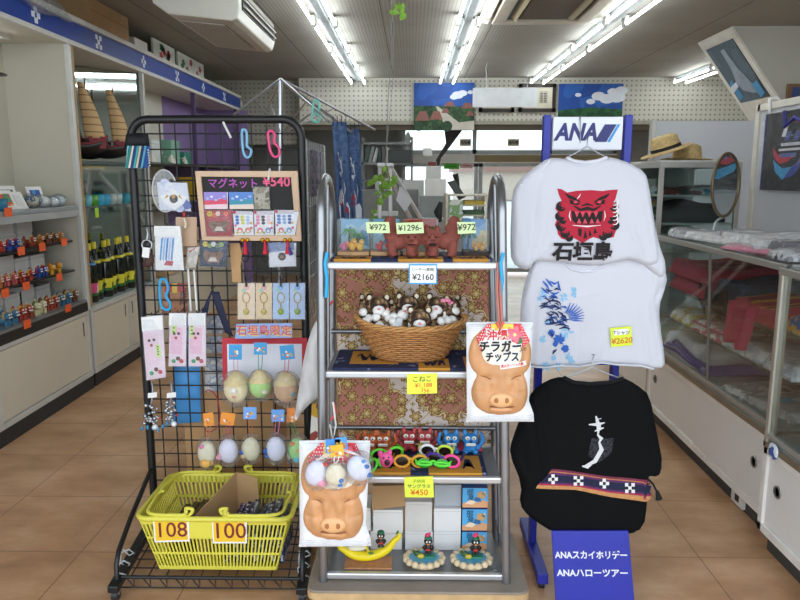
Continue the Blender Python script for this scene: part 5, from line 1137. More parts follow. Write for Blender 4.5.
for s in (-1,1):
    m=MB(FUR); m.ell((s*.027,-.004,.1),(.012,.006,.013)); e=m.obj('ear',kit); m=MB(c('#e8dcc4',.8)); m.ell((s*.027,-.009,.1),(.007,.003,.008)); m.obj('inner_ear',e)
    m=MB(WF); m.ell((s*.03,-.032,.04),(.013,.016,.013)); m.obj('paw',kit)
    m=MB(WF); m.ell((s*.022,-.04,.008),(.015,.018,.013)); m.obj('foot',kit)
    m=MB(c('#1a1210',.2)); m.ell((s*.014,-.041,.082),(.004,.003,.0045)); m.obj('eye',kit)
m=MB(WF); m.ell((0,-.036,.066),(.019,.013,.017)); m.obj('muzzle',kit)
m=MB(PK); m.ell((0,-.049,.072),(.0055,.004,.0042)); m.obj('nose',kit)
ks=[(-.115,.03,.085,.1,.3,0,'brown plush kitten at the back left of the wicker basket'),(-.01,.035,.088,.0,.25,0,'brown plush kitten at the back middle of the wicker basket'),(.085,.03,.085,-.1,.25,.1,'brown plush kitten at the back right of the wicker basket'),
 (-.065,-.005,.07,.6,-.5,.5,'plush kitten lying sideways at left centre of the wicker basket'),(.03,-.02,.055,0,.5,0,'plush kitten looking up at the front middle of the wicker basket'),(.125,-.01,.06,-.7,-.6,-.3,'plush kitten tumbled at the right side of the wicker basket'),
 (-.115,-.018,.07,.5,-.7,.4,'plush kitten with feet up at the front left of the wicker basket'),(-.04,-.03,.06,.2,-.8,.2,'plush kitten with feet up left of the front middle in wicker basket'),(.085,-.03,.062,-.3,-.8,-.2,'plush kitten with feet up right of the front middle in wicker basket'),(-.155,.01,.085,.4,-.6,.3,'plush kitten leaning on the left end of the wicker basket rim'),(.15,.02,.085,-.5,-.7,-.4,'plush kitten leaning on the right end of the wicker basket rim')]
for i,(x,y,zz,rz,rx,ry,lb) in enumerate(ks):
    if i==0: o=kit; o['label']=lb; o['group']='plush kittens in the wicker basket'
    else: o=dup(kit,(0,0,0),label=lb,group='plush kittens in the wicker basket')
    o.location=(bx+x,by+y,bz+zz+.012); o.rotation_euler=(rx*.6-.15,ry,rz); o.scale=(1.12,)*3
    if i in (3,5,8,2):
        m=MB(c('#f08aa8',.5)); p=Q(0,0,1); b_=MB(c('#f08aa8',.5)); b_.v=[]; b_.ell((.018,-.035,.098),(.009,.004,.006)); b_.ell((.032,-.033,.1),(.009,.004,.006))
        q=b_.obj('pink_bow'); q.parent=o
m=MB(c('#c8ccd0',.3)); m.box((bx-.05,by-.055,bz+.11),(bx-.03,by-.052,bz+.15),rot=(0,.15,0)); m.thing('paper_label','small grey folded label standing among the kittens','label')
# ---------------------------------------------------------------- figurines and sunglasses on the lower shelf
z=Z4+.010
def imp(cx,Y,col,s,label,arm=None,mouth='#f0ece0',group='painted lion figurines on the sunglasses shelf'):
    t=thing('painted_lion',label,'figurine',(cx,Y,z),group); B_=c(col,.4,n=.08,s=40)
    b=[((cx,Y,z+.026),(.024,.02,.026)),((cx,Y-.006,z+.052),(.03,.024,.024)),((cx-.02,Y-.002,z+.076),(.008,.006,.014)),((cx+.02,Y-.002,z+.076),(.008,.006,.014)),((cx-.018,Y-.016,z+.01),(.012,.014,.01)),((cx+.018,Y-.016,z+.01),(.012,.014,.01))]
    b+=[((cx+s*.03,Y,z+.02),(cx+s*.046,Y,z+.045),.009,.008),((cx+s*.046,Y,z+.045),(cx+s*.04,Y,z+.072),.008,.006)]
    blob(b,B_,'body',t,.0028,2)
    m=MB(c(mouth,.4)); m.box((cx-.018,Y-.032,z+.036),(cx+.018,Y-.026,z+.046)); m.obj('teeth',t,bevel=.002)
    m=MB(c('#221a18',.4)); m.box((cx-.018,Y-.0326,z+.0405),(cx+.018,Y-.0318,z+.0415)); m.obj('mouth_line',t)
    m=MB(c('#8a2a24' if col>'#7' else '#1a2a5a',.4)); m.ell((cx,Y-.031,z+.053),(.006,.005,.005)); m.obj('nose',t)
    for d in (-1,1):
        m=MB(c('#f4f0e4',.4)); m.ell((cx+d*.012,Y-.026,z+.064),(.0085,.006,.0075)); e=m.obj('eye',t); m=MB(c('#141414',.3)); m.ell((cx+d*.011,Y-.0315,z+.064),(.003,.002,.003)); m.obj('pupil',e)
imp(-.15,2.42,'#b8582c',-1,'orange painted lion figurine, left of the orange pair, by the pig bag'); imp(-.102,2.42,'#b8582c',1,'grinning orange painted lion figurine beside the sunglasses')
imp(-.008,2.45,'#b03c40',-1,'red and white painted lion figurine, left of the red pair','','#f0ece0'); imp(.05,2.45,'#b8484a',1,'red and white painted lion figurine, right of the red pair')
imp(.145,2.43,'#2f86c8',-1,'bright blue painted lion figurine, left of the blue pair'); imp(.215,2.43,'#2f86c8',1,'bright blue painted lion figurine, right of the blue pair')
def sunglasses(x,y,zz,rz,col,label,lens='#241c18',rim2=None,shape_=1.0,rx=0,temple=None):
    t=thing('sunglasses',label,'sunglasses',(x,y,zz),"children's sunglasses on the cart")
    F_=c(col,.25,n=.03)
    for s in (-1,1):
        m=MB(F_ if s<0 or not rim2 else c(rim2,.25)); m.tube([(s*.031+.026*math.cos(a),-.0,.022+.021*math.sin(a)*shape_) for a in [k*PI/12 for k in range(24)]],.0052,8,True); r=m.obj('rim',None); r.parent=t
        m=MB(c(lens,.08)); m.ell((s*.031,.001,.022),(.0235,.002,.019)); l=m.obj('lens',None); l.parent=r
        m=MB(c(temple,.3) if temple else F_); m.tube([(s*.058,.0,.028),(s*.062,.01,.03),(s*.058,.075,.026),(s*.054,.1,.012)],[.0045,.0045,.004,.0035],6); q=m.obj('temple',None); q.parent=t
    m=MB(F_); m.tube([(-.008,0,.03),(0,-.002,.033),(.008,0,.03)],.0045,6); q=m.obj('bridge',None); q.parent=t
    t.rotation_euler=(rx,0,rz); return t
sunglasses(-.001,2.292,z+.0,.0,'#d89a2c','gold rimmed sunglasses at the front middle of the towel',temple='#c8882a')
sunglasses(-.085,2.335,z+.008,.35,'#6ae03a','bright green sunglasses at the left of the towel')
sunglasses(-.115,2.28,z+.0,.9,'#58d43c','green sunglasses half behind the pig bag')
sunglasses(.088,2.355,z+.012,-.12,'#f0f2ee','white sunglasses with one yellow-green rim',rim2='#d8f04a',temple='#e8f060')
sunglasses(.11,2.285,z+.008,-.3,'#4a2a8c','purple sunglasses with one pink rim',rim2='#f04a90',temple='#3a2070')
sunglasses(.075,2.275,z-.001,-.1,'#5ad83a','flat green sunglasses under the purple pair',shape_=.3,lens='#3a8a2a')
p=Q(386,459,2.28); m=MB(c('#f05a9a',.35)); m.ell((p.x,2.285,z+.03),(.026,.012,.027)); m.ell((p.x-.02,2.285,z+.052),(.009,.008,.012)); m.ell((p.x+.012,2.285,z+.056),(.009,.008,.012)); m.use(c('#3a1420',.4)); m.ell((p.x+.004,2.274,z+.024),(.010,.004,.012)); m.ell((p.x-.008,2.274,z+.04),(.003,.003,.003)); m.ell((p.x+.01,2.274,z+.042),(.003,.003,.003)); m.thing('pink_mask','small pink animal-shaped toy leaning on the green sunglasses','toy')
m=MB(c('#c83a5c',.5)); m.box((.1,2.44,z),(.26,2.5,z+.012)); m.thing('pink_mat','dark pink strip under the blue lion pair','mat')
# ---------------------------------------------------------------- bottom shelf: boxes, banana boat, ponds
z=Z0+.001; Yb=2.39
zr=[z,Q(400,531,Yb).z,Q(400,508,Yb).z,Q(400,487,Yb).z]
WB=c('#e3e2df',.6,n=.02,s=5); n_=0
def pbox(x0,x1,za,zb,label,mat=WB,d=.11,Y=Yb,grp='white boxes on the bottom shelf'):
    a,b=Q(x0,530,Y).x,Q(x1,530,Y).x; m=MB(mat); m.box((a+.001,Y,za),(b-.001,Y+d,zb-.001)); m.use(c('#b8b7b3',.6)); m.box((a+.001,Y-.0006,zb-.012),(b-.001,Y,zb-.0108)); return m.thing('gift_box',label,'box',grp,bevel=.0015)
pbox(338,369,zr[0],zr[1],'white box at the lower left behind the banana boat')
pbox(370,402,zr[0],zr[1],'white box directly behind the banana boat figure')
pbox(405,433,zr[0],zr[1],'white box behind the left pond ornament')
pbox(433.5,461,zr[0],zr[1],'white box between the two pond ornaments')
pbox(340,371,zr[1],zr[2],'white box mostly behind the lower pig bag')
pbox(373,403,zr[1],zr[2],'white box below the open brown carton',Y=2.375)
pbox(405,432,zr[1],zr[2]+.025,'beige-white box under the 450 card',c('#d6d2ca',.6))
pbox(433.5,461,zr[1],zr[2],'white box under the grey lidded box')
pbox(434,461,zr[2],zr[3],'grey lidded box topmost of its stack',c('#aab0b5',.6),Y=2.41)
m=MB(CARD); a,b=Q(372,505,2.39).x,Q(405,505,2.39).x; m.prism([(a,2.37,zr[2]),(b,2.37,zr[2]+.018),(b,2.37,zr[3]+.016),(a+.004,2.37,zr[3]+.012)],(0,.12,0)); m.thing('open_carton','brown cardboard carton tilted under the sunglasses shelf','box')
def bluebox(za,zb,label,d=.1):
    a,b=Q(462,530,Yb).x,Q(487,530,Yb).x; t=thing('picture_box',label,'box',((a+b)/2,Yb+d/2,za),'blue picture boxes on the bottom shelf'); h=zb-za
    m=MB(c('#2d2a6a',.4)); m.box((a,Yb,za),(b,Yb+d,zb-.001)); m.obj('carton',t,bevel=.001)
    m=MB(c('#58b0e4',.4)); Y=Yb-.001; P4=lambda *p:[(a+(b-a)*u,Y,za+h*(.06+.92*v)) for u,v in p]
    m.poly(P4((0,0),(1,0),(1,1),(0,1))); Y-=.0006; m.poly(P4((0,0),(1,0),(1,.3),(.8,.4),(.6,.25),(.3,.35),(0,.22)),c('#e0a878')); Y-=.0006
    m.poly(P4((.55,.55),(.85,.45),(.95,.65),(.75,.85),(.6,.8)),c('#c8a070')); m.poly(P4((.45,.35),(.75,.3),(.7,.5),(.5,.55)),c('#3a6a9a')); m.poly(P4((.1,.2),(.4,.15),(.55,.3),(.3,.42)),c('#f0dcc0')); m.poly(P4((.78,.7),(.92,.66),(.9,.86)),c('#e8d8b8')); m.obj('printed_face',t)
    m=MB(); m.text('部',(a+(b-a)*.3,Y-.0008,za+h*.78),X3,Z3,h*.32,c('#1a2a4a')); m.text('屋',(a+(b-a)*.34,Y-.0008,za+h*.52),X3,Z3,h*.28,c('#1a2a4a')); m.obj('lettering',t)
    return t
bluebox(zr[0],zr[1],'blue picture box at the bottom of the right stack'); bluebox(zr[1],zr[2]-.001,'blue picture box in the middle of the right stack'); bluebox(zr[2],zr[3],'blue picture box third up in the right stack')
a,b=Q(462,480,2.44).x,Q(487,480,2.44).x; m=MB(blotch(['#3f90cc','#58b0e4','#d89878','#2d2a6a'],26,.4)); m.box((a,2.42,zr[3]),(b,2.5,zr[3]+.03)); m.thing('picture_box','flat blue picture box on top of the right stack','box')
# banana boat
t=thing('banana_boat_figurine','yellow banana boat ornament with a small dark doll riding it','ornament',(Q(369,570,2.3).x,2.3,z)); X0=Q(343,562,2.30); X1=Q(397,540,2.30)
m=MB(c('#b07a52',.7,n=.2,s=40)); m.box((X0.x+.008,2.255,z),(X1.x-.018,2.335,z+.006)); m.obj('wooden_mat',t)
pt=[(342,556),(347,564),(356,568),(366,569),(377,567),(387,562),(394,554),(397,547)]; zz0=z+.03-Q(368,571,2.3).z-.022
P_=[Q(x,y,2.3) for x,y in pt]; dz=z+.008+.0165-P_[3].z+0.0; P_=[p+V((0,0,dz)) for p in P_]
m=MB(c('#ecd61c',.35,n=.05)); m.tube(smooth(P_,4,False)[:29],[.004+.0135*math.sin(PI*min(1,(k+2)/30))**.7 for k in range(29)],12); m.obj('banana',t)
m=MB(c('#4a6a2a',.5)); m.cyl(P_[-1],P_[-1]+V((.004,0,.012)),.005,.003,8); m.obj('stem_tip',t)
m=MB(c('#e6e0c4',.5)); m.ell(Q(357,563,2.295)+V((0,0,dz+.008)),(.034,.012,.010)); m.obj('hull_opening',t)
m=MB(c('#d8c01c',.4)); m.tube([P_[1]+V((.035,0,.012)),P_[2]+V((.03,0,.042)),P_[3]+V((.012,0,.014))],[.006,.008,.006],8); m.obj('peel_arch',t)
m=MB(c('#2f7a34',.5))
for k in range(7): a=k*.9; q=Q(371,567,2.274)+V((0,.0,dz+.004)); m.tube([q,q+V((.012*math.cos(a),-.002,.008*math.sin(a)))],[.003,.001],5)
m.obj('palm_motif',t)
def doll(p,s,parent,cap='#1f6a4a',flower='#d83a6a'):
    K=c('#1b1715',.35)
    m=MB(K); m.ell(p+V((0,0,.016*s)),(.012*s,.01*s,.017*s)); m.ell(p+V((0,0,.042*s)),(.0155*s,.014*s,.015*s))
    for d in (-1,1): m.tube([p+V((d*.010*s,0,.026*s)),p+V((d*.018*s,-.004*s,.02*s)),p+V((d*.011*s,-.012*s,.015*s))],.0042*s,6); m.tube([p+V((d*.006*s,-.002,.004*s)),p+V((d*.008*s,-.008*s,-.004*s))],.006*s,6)
    q=m.obj('dark_doll',parent)
    m=MB(c(cap,.5)); m.ell(p+V((0,.001,.054*s)),(.014*s,.013*s,.008*s)); m.obj('cap',q)
    m=MB(c('#f2f0e8',.4)); 
    for d in (-1,1): m.ell(p+V((d*.005*s,-.0135*s,.045*s)),(.003*s,.002*s,.004*s),nu=8,nv=6)
    m.obj('eyes',q)
    m=MB(c('#d88a4a' ,.4)); m.ell(p+V((0,-.0145*s,.037*s)),(.006*s,.003*s,.0025*s)); m.obj('lips',q)
    if flower: m=MB(c(flower,.5)); m.ell(p+V((-.003*s,-.002,.066*s)),(.009*s,.008*s,.007*s)); m.ell(p+V((.004*s,-.002,.071*s)),(.006*s,.006*s,.006*s)); m.obj('flower',q)
    m=MB(c('#b8342c',.5)); m.lathe([(.0125*s,.010),(.0128*s,.014),(.012*s,.017)],p,n=12); m.obj('belt',q)
doll(Q(381,560,2.285)+V((0,0,dz+.006)),.92,t,flower=None)
def pond(px,label):
    t=thing('pond_ornament',label,'ornament',(Q(px,575,2.3).x,2.295,z),'pond ornaments on the bottom shelf'); ce=V((Q(px,575,2.3).x,2.295,z))
    RK=c('#d8c4a0',.8,n=.12,s=40,bump=.4,bs=90)
    m=MB(RK); m.lathe([(.0,.0),(.05,0),(.064,.014),(.066,.026),(.056,.026),(.05,.018),(0,.018)],ce,n=26,sy=.85)
    for k in range(15): a=2*PI*k/15; m.ell(ce+V((.064*math.cos(a),.053*math.sin(a),.022)),(.0135,.0125,.012),nu=9,nv=7)
    m.obj('rock_rim',t)
    m=MB(c('#5aa8c8',.12,n=.06)); m.poly([ce+V((.06*math.cos(a),.05*math.sin(a),.027)) for a in [k*PI/14 for k in range(28)]]); m.obj('water',t)
    m=MB(c('#1f7a5a',.4)); m.box(ce+V((-.012,-.012,.022)),ce+V((.04,.02,.034))); m.obj('grass_mound',t,bevel=.004)
    doll(ce+V((.014,.006,.042)),1.0,t)
    m=MB(c('#3a5a2c',.4)); m.ell(ce+V((-.024,-.004,.042)),(.013,.010,.010)); m.ell(ce+V((-.036,-.008,.052)),(.006,.006,.006)); q=m.obj('turtle',t); m=MB(c('#c8b43a',.4)); m.ell(ce+V((-.012,-.012,.036)),(.013,.008,.009)); m.obj('turtle_shell',q)
pond(424,'rock-rimmed pond ornament with a dark doll, next to the banana boat'); pond(471,'rock-rimmed pond ornament with a dark doll, below the blue picture boxes')
# ---------------------------------------------------------------- pig snack bags
def pigbag(dx,dy,Y,k,label,part=False):
    f=lambda x,y:(460+x/5*k if False else None)
    def T(pts): return [(lambda q:(q.x,q.z))(Q(dx+x*k,dy+y*k,Y)) for x,y in pts]     # bag-local units: fifths of a photo pixel
    t=thing('pig_snack_bag',label,'snack bag',Q(dx+195*k,dy+560*k,Y),'pig face snack bags')
    m=MB(c('#f1f1f1',.3,n=.02,bump=.15,bs=14)); hy=puff(m,T([(30,562),(370,558),(368,520),(345,455),(366,62),(200,58),(32,62),(34,520)]),Y,.022,.02,.014,.06,.0035,dx*.1,extra=lambda x,z:.0015*math.sin(x*160)); 
    m.obj('wrapper',t)
    for y in (70,520):
        m=MB(c('#dfe0e2',.35)); 
        for i in range(4): m.tube([(lambda q:(q[0],hy(*q)-.001,q[1]))(T([(36+ (330)*u,y+i*9)])[0]) for u in [j/10 for j in range(11)]],.0012,4)
        m.obj('crimp_seal',t)
    out=T(chaikin([(80,110),(55,150),(42,200),(42,250),(60,295),(86,312),(66,350),(52,400),(60,450),(95,490),(150,510),(200,515),(260,510),(310,490),(335,440),(335,390),(325,340),(310,308),(340,290),(355,240),(355,190),(335,140),(310,105),(260,78),(130,78)],2))
    sn=T([(198,428)])[0]; e1=T([(125,322)])[0]; e2=T([(272,320)])[0]; mo=T([(200,478)])[0]; u5=abs(T([(100,0)])[0][0]-T([(0,0)])[0][0])/100   # metres per unit
    br=T([(198,330)])[0]
    def H_(x,z):
        d=min(1,edist((x,z),out)/(60*u5)); h=.014*math.sqrt(max(0,1-(1-d)**2))
        g=lambda c0,rx,rz:math.exp(-(((x-c0[0])/(rx*u5))**2+((z-c0[1])/(rz*u5))**2))
        h+=.007*g(br,70,90)+.008*g((sn[0],sn[1]),85,55)
        h-=.010*g(e1,26,13)+.010*g(e2,26,13)+.004*g((mo[0],mo[1]-5*u5),62,8)
        for c_ in T([(110,430),(290,430)]): h+=.006*g(c_,38,50)
        for c_ in T([(82,200),(318,200)]): h-=.010*g(c_,16,75)
        for c_ in T([(140,370),(258,370)]): h-=.007*g(c_,12,45)
        for c_ in T([(160,352),(236,352),(198,300)]): h+=.005*g(c_,20,26)
        for c_ in T([(95,395),(300,395)]): h-=.005*g(c_,40,9)
        h+=.0012*math.sin((x+z*.4)/u5*.09)
        return h
    m=MB(c('#d39a68',.42,n=.09,s=16)); vs,fs,nb=fill(out,.006)
    hh=lambda x,z:hy(x,z)-H_(x,z)-.001
    P_=[V((p[0],hh(*p) if i>=nb else hy(*p)-.0008,p[1])) for i,p in enumerate(vs)]
    m.add(P_,[g if (P_[g[1]]-P_[g[0]]).cross(P_[g[2]]-P_[g[0]]).y<0 else g[::-1] for g in fs],True); m.obj('pig_face',t)
    ys=hh(sn[0],sn[1])
    m=MB(c('#edb67e',.35,n=.05)); m.ell((sn[0],ys+.002,sn[1]),(62*u5,.012,40*u5),nu=24,nv=12); s_=m.obj('snout',t)
    for q in T([(172,426),(222,426)]): m=MB(c('#b0703f',.6)); m.ell((q[0],ys-.0085,q[1]),(11*u5,.002,14*u5)); m.obj('nostril',s_)
    m=MB(c('#e2a877',.4)); m.ell((mo[0],hh(*mo)+.001,mo[1]),(62*u5,.007,15*u5)); m.obj('lower_lip',t)
    m=MB(c('#8f5834',.6)); m.tube([(lambda q:(q[0],hh(*q)-.0022,q[1]))(T([(140+120*j/10,460+6*math.sin(PI*j/10))])[0]) for j in range(11)],.0022,5); m.obj('mouth_line',t)
    for e,s in ((e1,1),(e2,-1)):
        m=MB(c('#9c6238',.6)); m.tube([(e[0]-s*26*u5,hh(e[0]-s*26*u5,e[1]+6*u5)-.001,e[1]+6*u5),(e[0],hh(*e)-.0005,e[1]),(e[0]+s*24*u5,hh(e[0]+s*24*u5,e[1]-8*u5)-.001,e[1]-8*u5)],[.001,.0024,.001],5); m.obj('closed_eye',t)
    # printed header
    top=lambda x,z:min(hh(x,z),hy(x,z))-.0015
    m=MB(); decal(m,[T([(135,62),(300,62),(345,150),(300,178),(96,190),(76,128)])],top,c('#e2424e',.4),0,.006)
    dots=[]
    for i in range(7):
        for j in range(9):
            x,y=84+i*12+(j%2)*6,72+j*13
            if 150-j*8<x+ (j*0)+70 and inside((x,y),[(135,62),(152,62),(158,110),(128,178),(98,186),(80,128)]): dots.append(T([(x-3.6,y),(x,y-4.2),(x+3.6,y),(x,y+4.2)]))
            x=300+i*8+(j%2)*4
            if inside((x,y),[(296,66),(303,66),(340,150),(305,170),(298,120)]): dots.append(T([(x-3,y),(x,y-3.6),(x+3,y),(x,y+3.6)]))
    decal(m,dots,top,c('#fbe9e6',.4),.0016,.006)
    decal(m,[T([(152,62),(262,62),(262,120),(150,120)])],top,c('#f4d44a',.4),.0024,.006)
    decal(m,[T(chaikin([(128,112),(300,150),(300,250),(205,262),(110,250),(100,150)],2))],top,c('#f7ecd8',.4),.0018,.006)
    fc=T([(265,110)])[0]
    decal(m,[T([(285,140),(305,120),(300,165),(280,160)])],top,c('#2f8a4a',.4),.0030)
    decal(m,[[(fc[0]+(36*u5)*(1+.22*math.cos(5*a))*math.cos(a),fc[1]+(34*u5)*(1+.22*math.cos(5*a))*math.sin(a)) for a in [j*PI/20 for j in range(40)]]],top,c('#f2788a',.4),.0036,.006)
    decal(m,[circ(fc[0],fc[1],9*u5,8)],top,c('#f8e08a',.4),.0044,.006)
    m.obj('printed_header',t)
    m=MB(); r=V((1,0,.02)); 
    def tx(s,x,y,sz,cl,b,lift,sx=1):
        q=T([(x,y)])[0]; m.text(s,(q[0],0,q[1]),r,Z3,sz*u5,c(cl,.4),bold=b,sx=sx,fn=lambda p:V((p.x,top(p.x,p.z)-.0032-lift,p.z)))
    if not part:
        tx('沖縄',178,115,52,'#fdf8f0',.11,.001); tx('沖縄',178,115,52,'#d8303c',.03,.0026)
        for s,x,y,sz,ww in (('チラガー',195,170,62,.86),('チップス',203,220,54,.78)):
            tx(s,x,y,sz,'#ffffff',.10,.0012,ww); tx(s,x,y,sz,'#17120f',.035,.0028,ww)
        tx('入り',308,186,20,'#1a1a1a',.02,.0028)
        q=T([(190,255),(322,240),(324,262),(192,278)])
        decal(m,[q],top,c('#f8f2e8',.4),.0036); m.text('炭火ガーリック風味',(T([(258,258)])[0][0],0,T([(258,258)])[0][1]),V((1,0,.1)),Z3,17*u5,c('#d82a34',.4),bold=.03,sx=.82,fn=lambda p:V((p.x,top(p.x,p.z)-.0048,p.z)))
    else:
        tx('沖縄',200,140,44,'#fdf8f0',.11,.001); tx('沖縄',200,140,44,'#d8303c',.03,.0026)
    m.obj('lettering',t)
    return t,T
t,T=pigbag(460,310,2.17,.2,'pig face snack bag hanging at the right post of the cart')
m=MB(c('#c87a6a',.6)); a=Q(500,331,2.145); m.tube([Q(498,262,2.225),Q(497,290,2.20),Q(499,322,2.15),a,Q(502,322,2.15),Q(500,292,2.2),Q(500,270,2.228)],.0042,6); m.obj('hanging_cord',t)
m=MB(c('#e06a58',.6)); m.tube([Q(497,322,2.146),Q(500,329,2.138),Q(503,322,2.146)],.006,6); m.obj('knot',t)
t,T=pigbag(292.5,427.5,2.10,.2125,'pig face snack bag low on the left behind three plush balls',True)
m=MB(c('#e8e4dc',.6)); m.tube([Q(330,425,2.2),Q(333,440,2.12),Q(336,425,2.2),Q(333,402,2.23)],.0035,6); m.tube([Q(331,470,2.08),Q(334,440,2.11)],.0025,5); m.obj('hanging_cord',t)
m=MB(c('#d84a4a',.6)); m.tube([Q(333,402,2.232),Q(336,412,2.228),Q(331,420,2.225)],.0045,6); m.obj('red_knot',t)
GP3='plush balls on the lower pig bag'
plush(316.5,473,11.5,14,2.035,'#e6e6f6','white plush ball with pink trim on the lower pig bag',GP3,(333,446,15,14,0),'#4a90dc',((6,8,5,'#f0a0b8'),(9,-9,3,'#e84a3a')),'#f4f0f0',rot=.3)
plush(335.5,475,10.5,12.5,2.02,'#ece2c4','cream plush ball with a blue scarf on the lower pig bag',GP3,(337,451,13,11,1),'#e8b83a',((6,3,3,'#3a7ac0'),(5,8,3,'#3a7ac0')),'#f4f0f0')
plush(359,468,12.5,14,2.035,'#e4e6f8','white plush ball with blue trim on the lower pig bag',GP3,(341,444,12,12,1),'#5aa0e0',((8,-4,3,'#2f6ab8'),(10,5,3.5,'#2f6ab8'),(5,-9,2.5,'#3f8ad0')),'#f4f0f0',rot=-.4)
# ================================================================ SHIRT STAND
t=thing('sign_stand','blue metal sign stand with a white airline sign on top','sign stand',(.63,2.55,0))
BM=c('#2430a0',.4,n=.05)
for x in (.485,.775):
    m=MB(BM); m.box((x-.013,2.585,.04),(x+.013,2.625,1.722)); m.obj('post',t,bevel=.002)
    m=MB(BM); m.box((x-.02,2.36,.03),(x+.02,2.8,.07)); q=m.obj('foot',t,bevel=.003)
    for y in (2.39,2.76): m=MB(c('#1c1c1e',.5)); m.cyl((x-.01,y,.017),(x+.01,y,.017),.017,n=14); m.obj('caster',q)
for z_ in (.32,.8,1.3): m=MB(BM); m.box((.485,2.59,z_),(.775,2.615,z_+.025)); m.obj('cross_bar',t)
a=Q(553,117,2.585);b=Q(621,150,2.585)
m=MB(c('#eef0f6',.3,n=.01)); m.box((a.x,2.575,b.z),(b.x,2.63,a.z)); m.obj('sign_panel',t,bevel=.003)  # plain white panel, no glow of its own
m=MB(); w_=b.x-a.x; h_=a.z-b.z; zc=b.z+h_*.5
m.text('ANA',(a.x+w_*.325,2.5735,zc+.002),X3,Z3,h_*.70,c('#182070',.4),bold=.04,shear=.25,sx=.86)
xs=a.x+w_*.60
m.poly([(xs,2.5735,zc-h_*.26),(xs+.042,2.5735,zc-h_*.26),(xs+.076,2.5735,zc+h_*.27),(xs+.034,2.5735,zc+h_*.27)],c('#182070',.4)); m.poly([(xs+.045,2.5735,zc-h_*.26),(xs+.055,2.5735,zc-h_*.26),(xs+.089,2.5735,zc+h_*.27),(xs+.079,2.5735,zc+h_*.27)],c('#2f9ce0',.4)); m.obj('lettering',t)
m=MB(STEEL); p=Q(580,117,2.57); m.tube([p+V((0,.03,-.012)),p+V((0,0,.006)),p+V((.002,-.002,-.03)),p+V((.006,.004,-.09))],.0018,5); m.obj('wire_loop',t)
t=thing('blue_notice_board','blue board with two white lines of lettering leaning on the stand','sign',(.65,2.3,0))
o=[(q.x,q.z) for q in (Q(556,606,2.28),Q(635,606,2.28),Q(629,532,2.31),Q(552,532,2.31))]; o[0]=(o[0][0],.0); o[1]=(o[1][0],.0)
bl_=V((o[0][0],2.28,0)); br_=V((o[1][0],2.28,0)); tr_=V((o[2][0],2.315,o[2][1])); tl_=V((o[3][0],2.315,o[3][1]))
m=MB(c('#3038a8',.4,n=.04)); m.prism([bl_,br_,tr_,tl_],(0,.012,0)); m.obj('board',t,bevel=.002)
m=MB(); up=(tl_-bl_).normalized(); ln=lambda y:(bl_.lerp(br_,.5)+(tl_-bl_)*y)
zz=lambda py:(Q(594,py,2.30).z)/tl_.z
for s,py in (('ANAスカイホリデー',556),('ANAハローツアー',572.5)):
    f=zz(py); q=bl_.lerp(tl_,f).lerp(br_.lerp(tr_,f),.5); m.text(s,q+V((-.002,-.0025,0)),X3,up,.032,c('#eef0f8',.5),bold=.03,sx=.88 if 'デ' in s else .97)
m.obj('lettering',t)
# hangers and shirts
def hanger(px,py,w,drop,Y,label):
    p=Q(px,py,Y); m=MB(CHROME); m.tube([p+V((-w,0,-drop)),p+V((-.02,0,0)),p+V((0,0,.012)),p+V((.02,0,0)),p+V((w,0,-drop))],.0028,6); m.tube([p+V((0,0,.012)),p+V((0,0,.04)),p+V((.012,.02,.05)),p+V((.012,.06,.04))],.0022,6); m.thing('clothes_hanger',label,'hanger')
hanger(587,150,.075,.03,2.42,'white wire hanger carrying the white shirt with the red lion face'); hanger(592,370,.10,.03,2.37,'wire hanger carrying the black shirt')
def crease(Y,segs):
    S_=[(pxz([a,b],Y),w,h) for a,b,w,h in segs]
    def f(x,z):
        e=0
        for (p,q),w,h in S_:
            dx,dz=q[0]-p[0],q[1]-p[1]; l=dx*dx+dz*dz; t=((x-p[0])*dx+(z-p[1])*dz)/l
            if -.1<t<1.1: e+=h*math.exp(-(((x-p[0])*dz-(z-p[1])*dx)/math.sqrt(l)/w)**2)*math.sin(PI*min(1,max(0,(t+.1)/1.2)))**.5
        return e
    return f
CLW=c('#d3d3da',.85,n=.015,bump=.12,bs=300,spec=.2)
Y1=2.40
o=chaikin(pxz([(562,158),(582,163),(604,158),(612,157),(630,163),(645,172),(649,185),(653,214),(657,240),(659,262),(650,266),(640,263),(630,259),(616,262),(602,265),(575,264),(560,262),(545,261),(535,261),(531,267),(524,269),(512,263),(511,240),(511,215),(512,192),(519,180),(535,167),(548,158)],Y1),1)
f1=lambda x,z:.010*math.exp(-((x-Q(540,0,Y1).x)/.012)**2)*math.sin(z*30)+.006*math.sin(z*60+x*10)*max(0,(Q(0,240,Y1).z-z)/.05 if z<Q(0,240,Y1).z else 0)
m=MB(CLW); hy1=puff(m,o,Y1,.022,.015,.010,.016,.004,4,extra=crease(Y1,[((531,266),(541,190),.007,.010),((537,262),(548,215),.006,.007),((525,268),(530,215),.006,.008),((655,258),(643,195),.008,.010),((642,264),(628,222),.007,.008),((535,258),(556,240),.005,.006),((549,160),(536,185),.006,-.008),((515,195),(522,255),.006,.006),((620,162),(640,185),.006,-.005)]))
puff(m,chaikin(pxz([(541,170),(519,180),(512,192),(510,240),(511,262),(524,271),(534,266),(545,210)],Y1+.01),1),Y1+.010,.026,.012,.010,.018,.005,3)
puff(m,chaikin(pxz([(640,172),(650,190),(658,240),(668,268),(662,280),(650,270),(640,262)],Y1+.01),1),Y1+.016,.022,.012,.010,.018,.005,6); t=m.thing('white_t_shirt','white t-shirt with a red lion face hanging at the top of the stand','t-shirt')
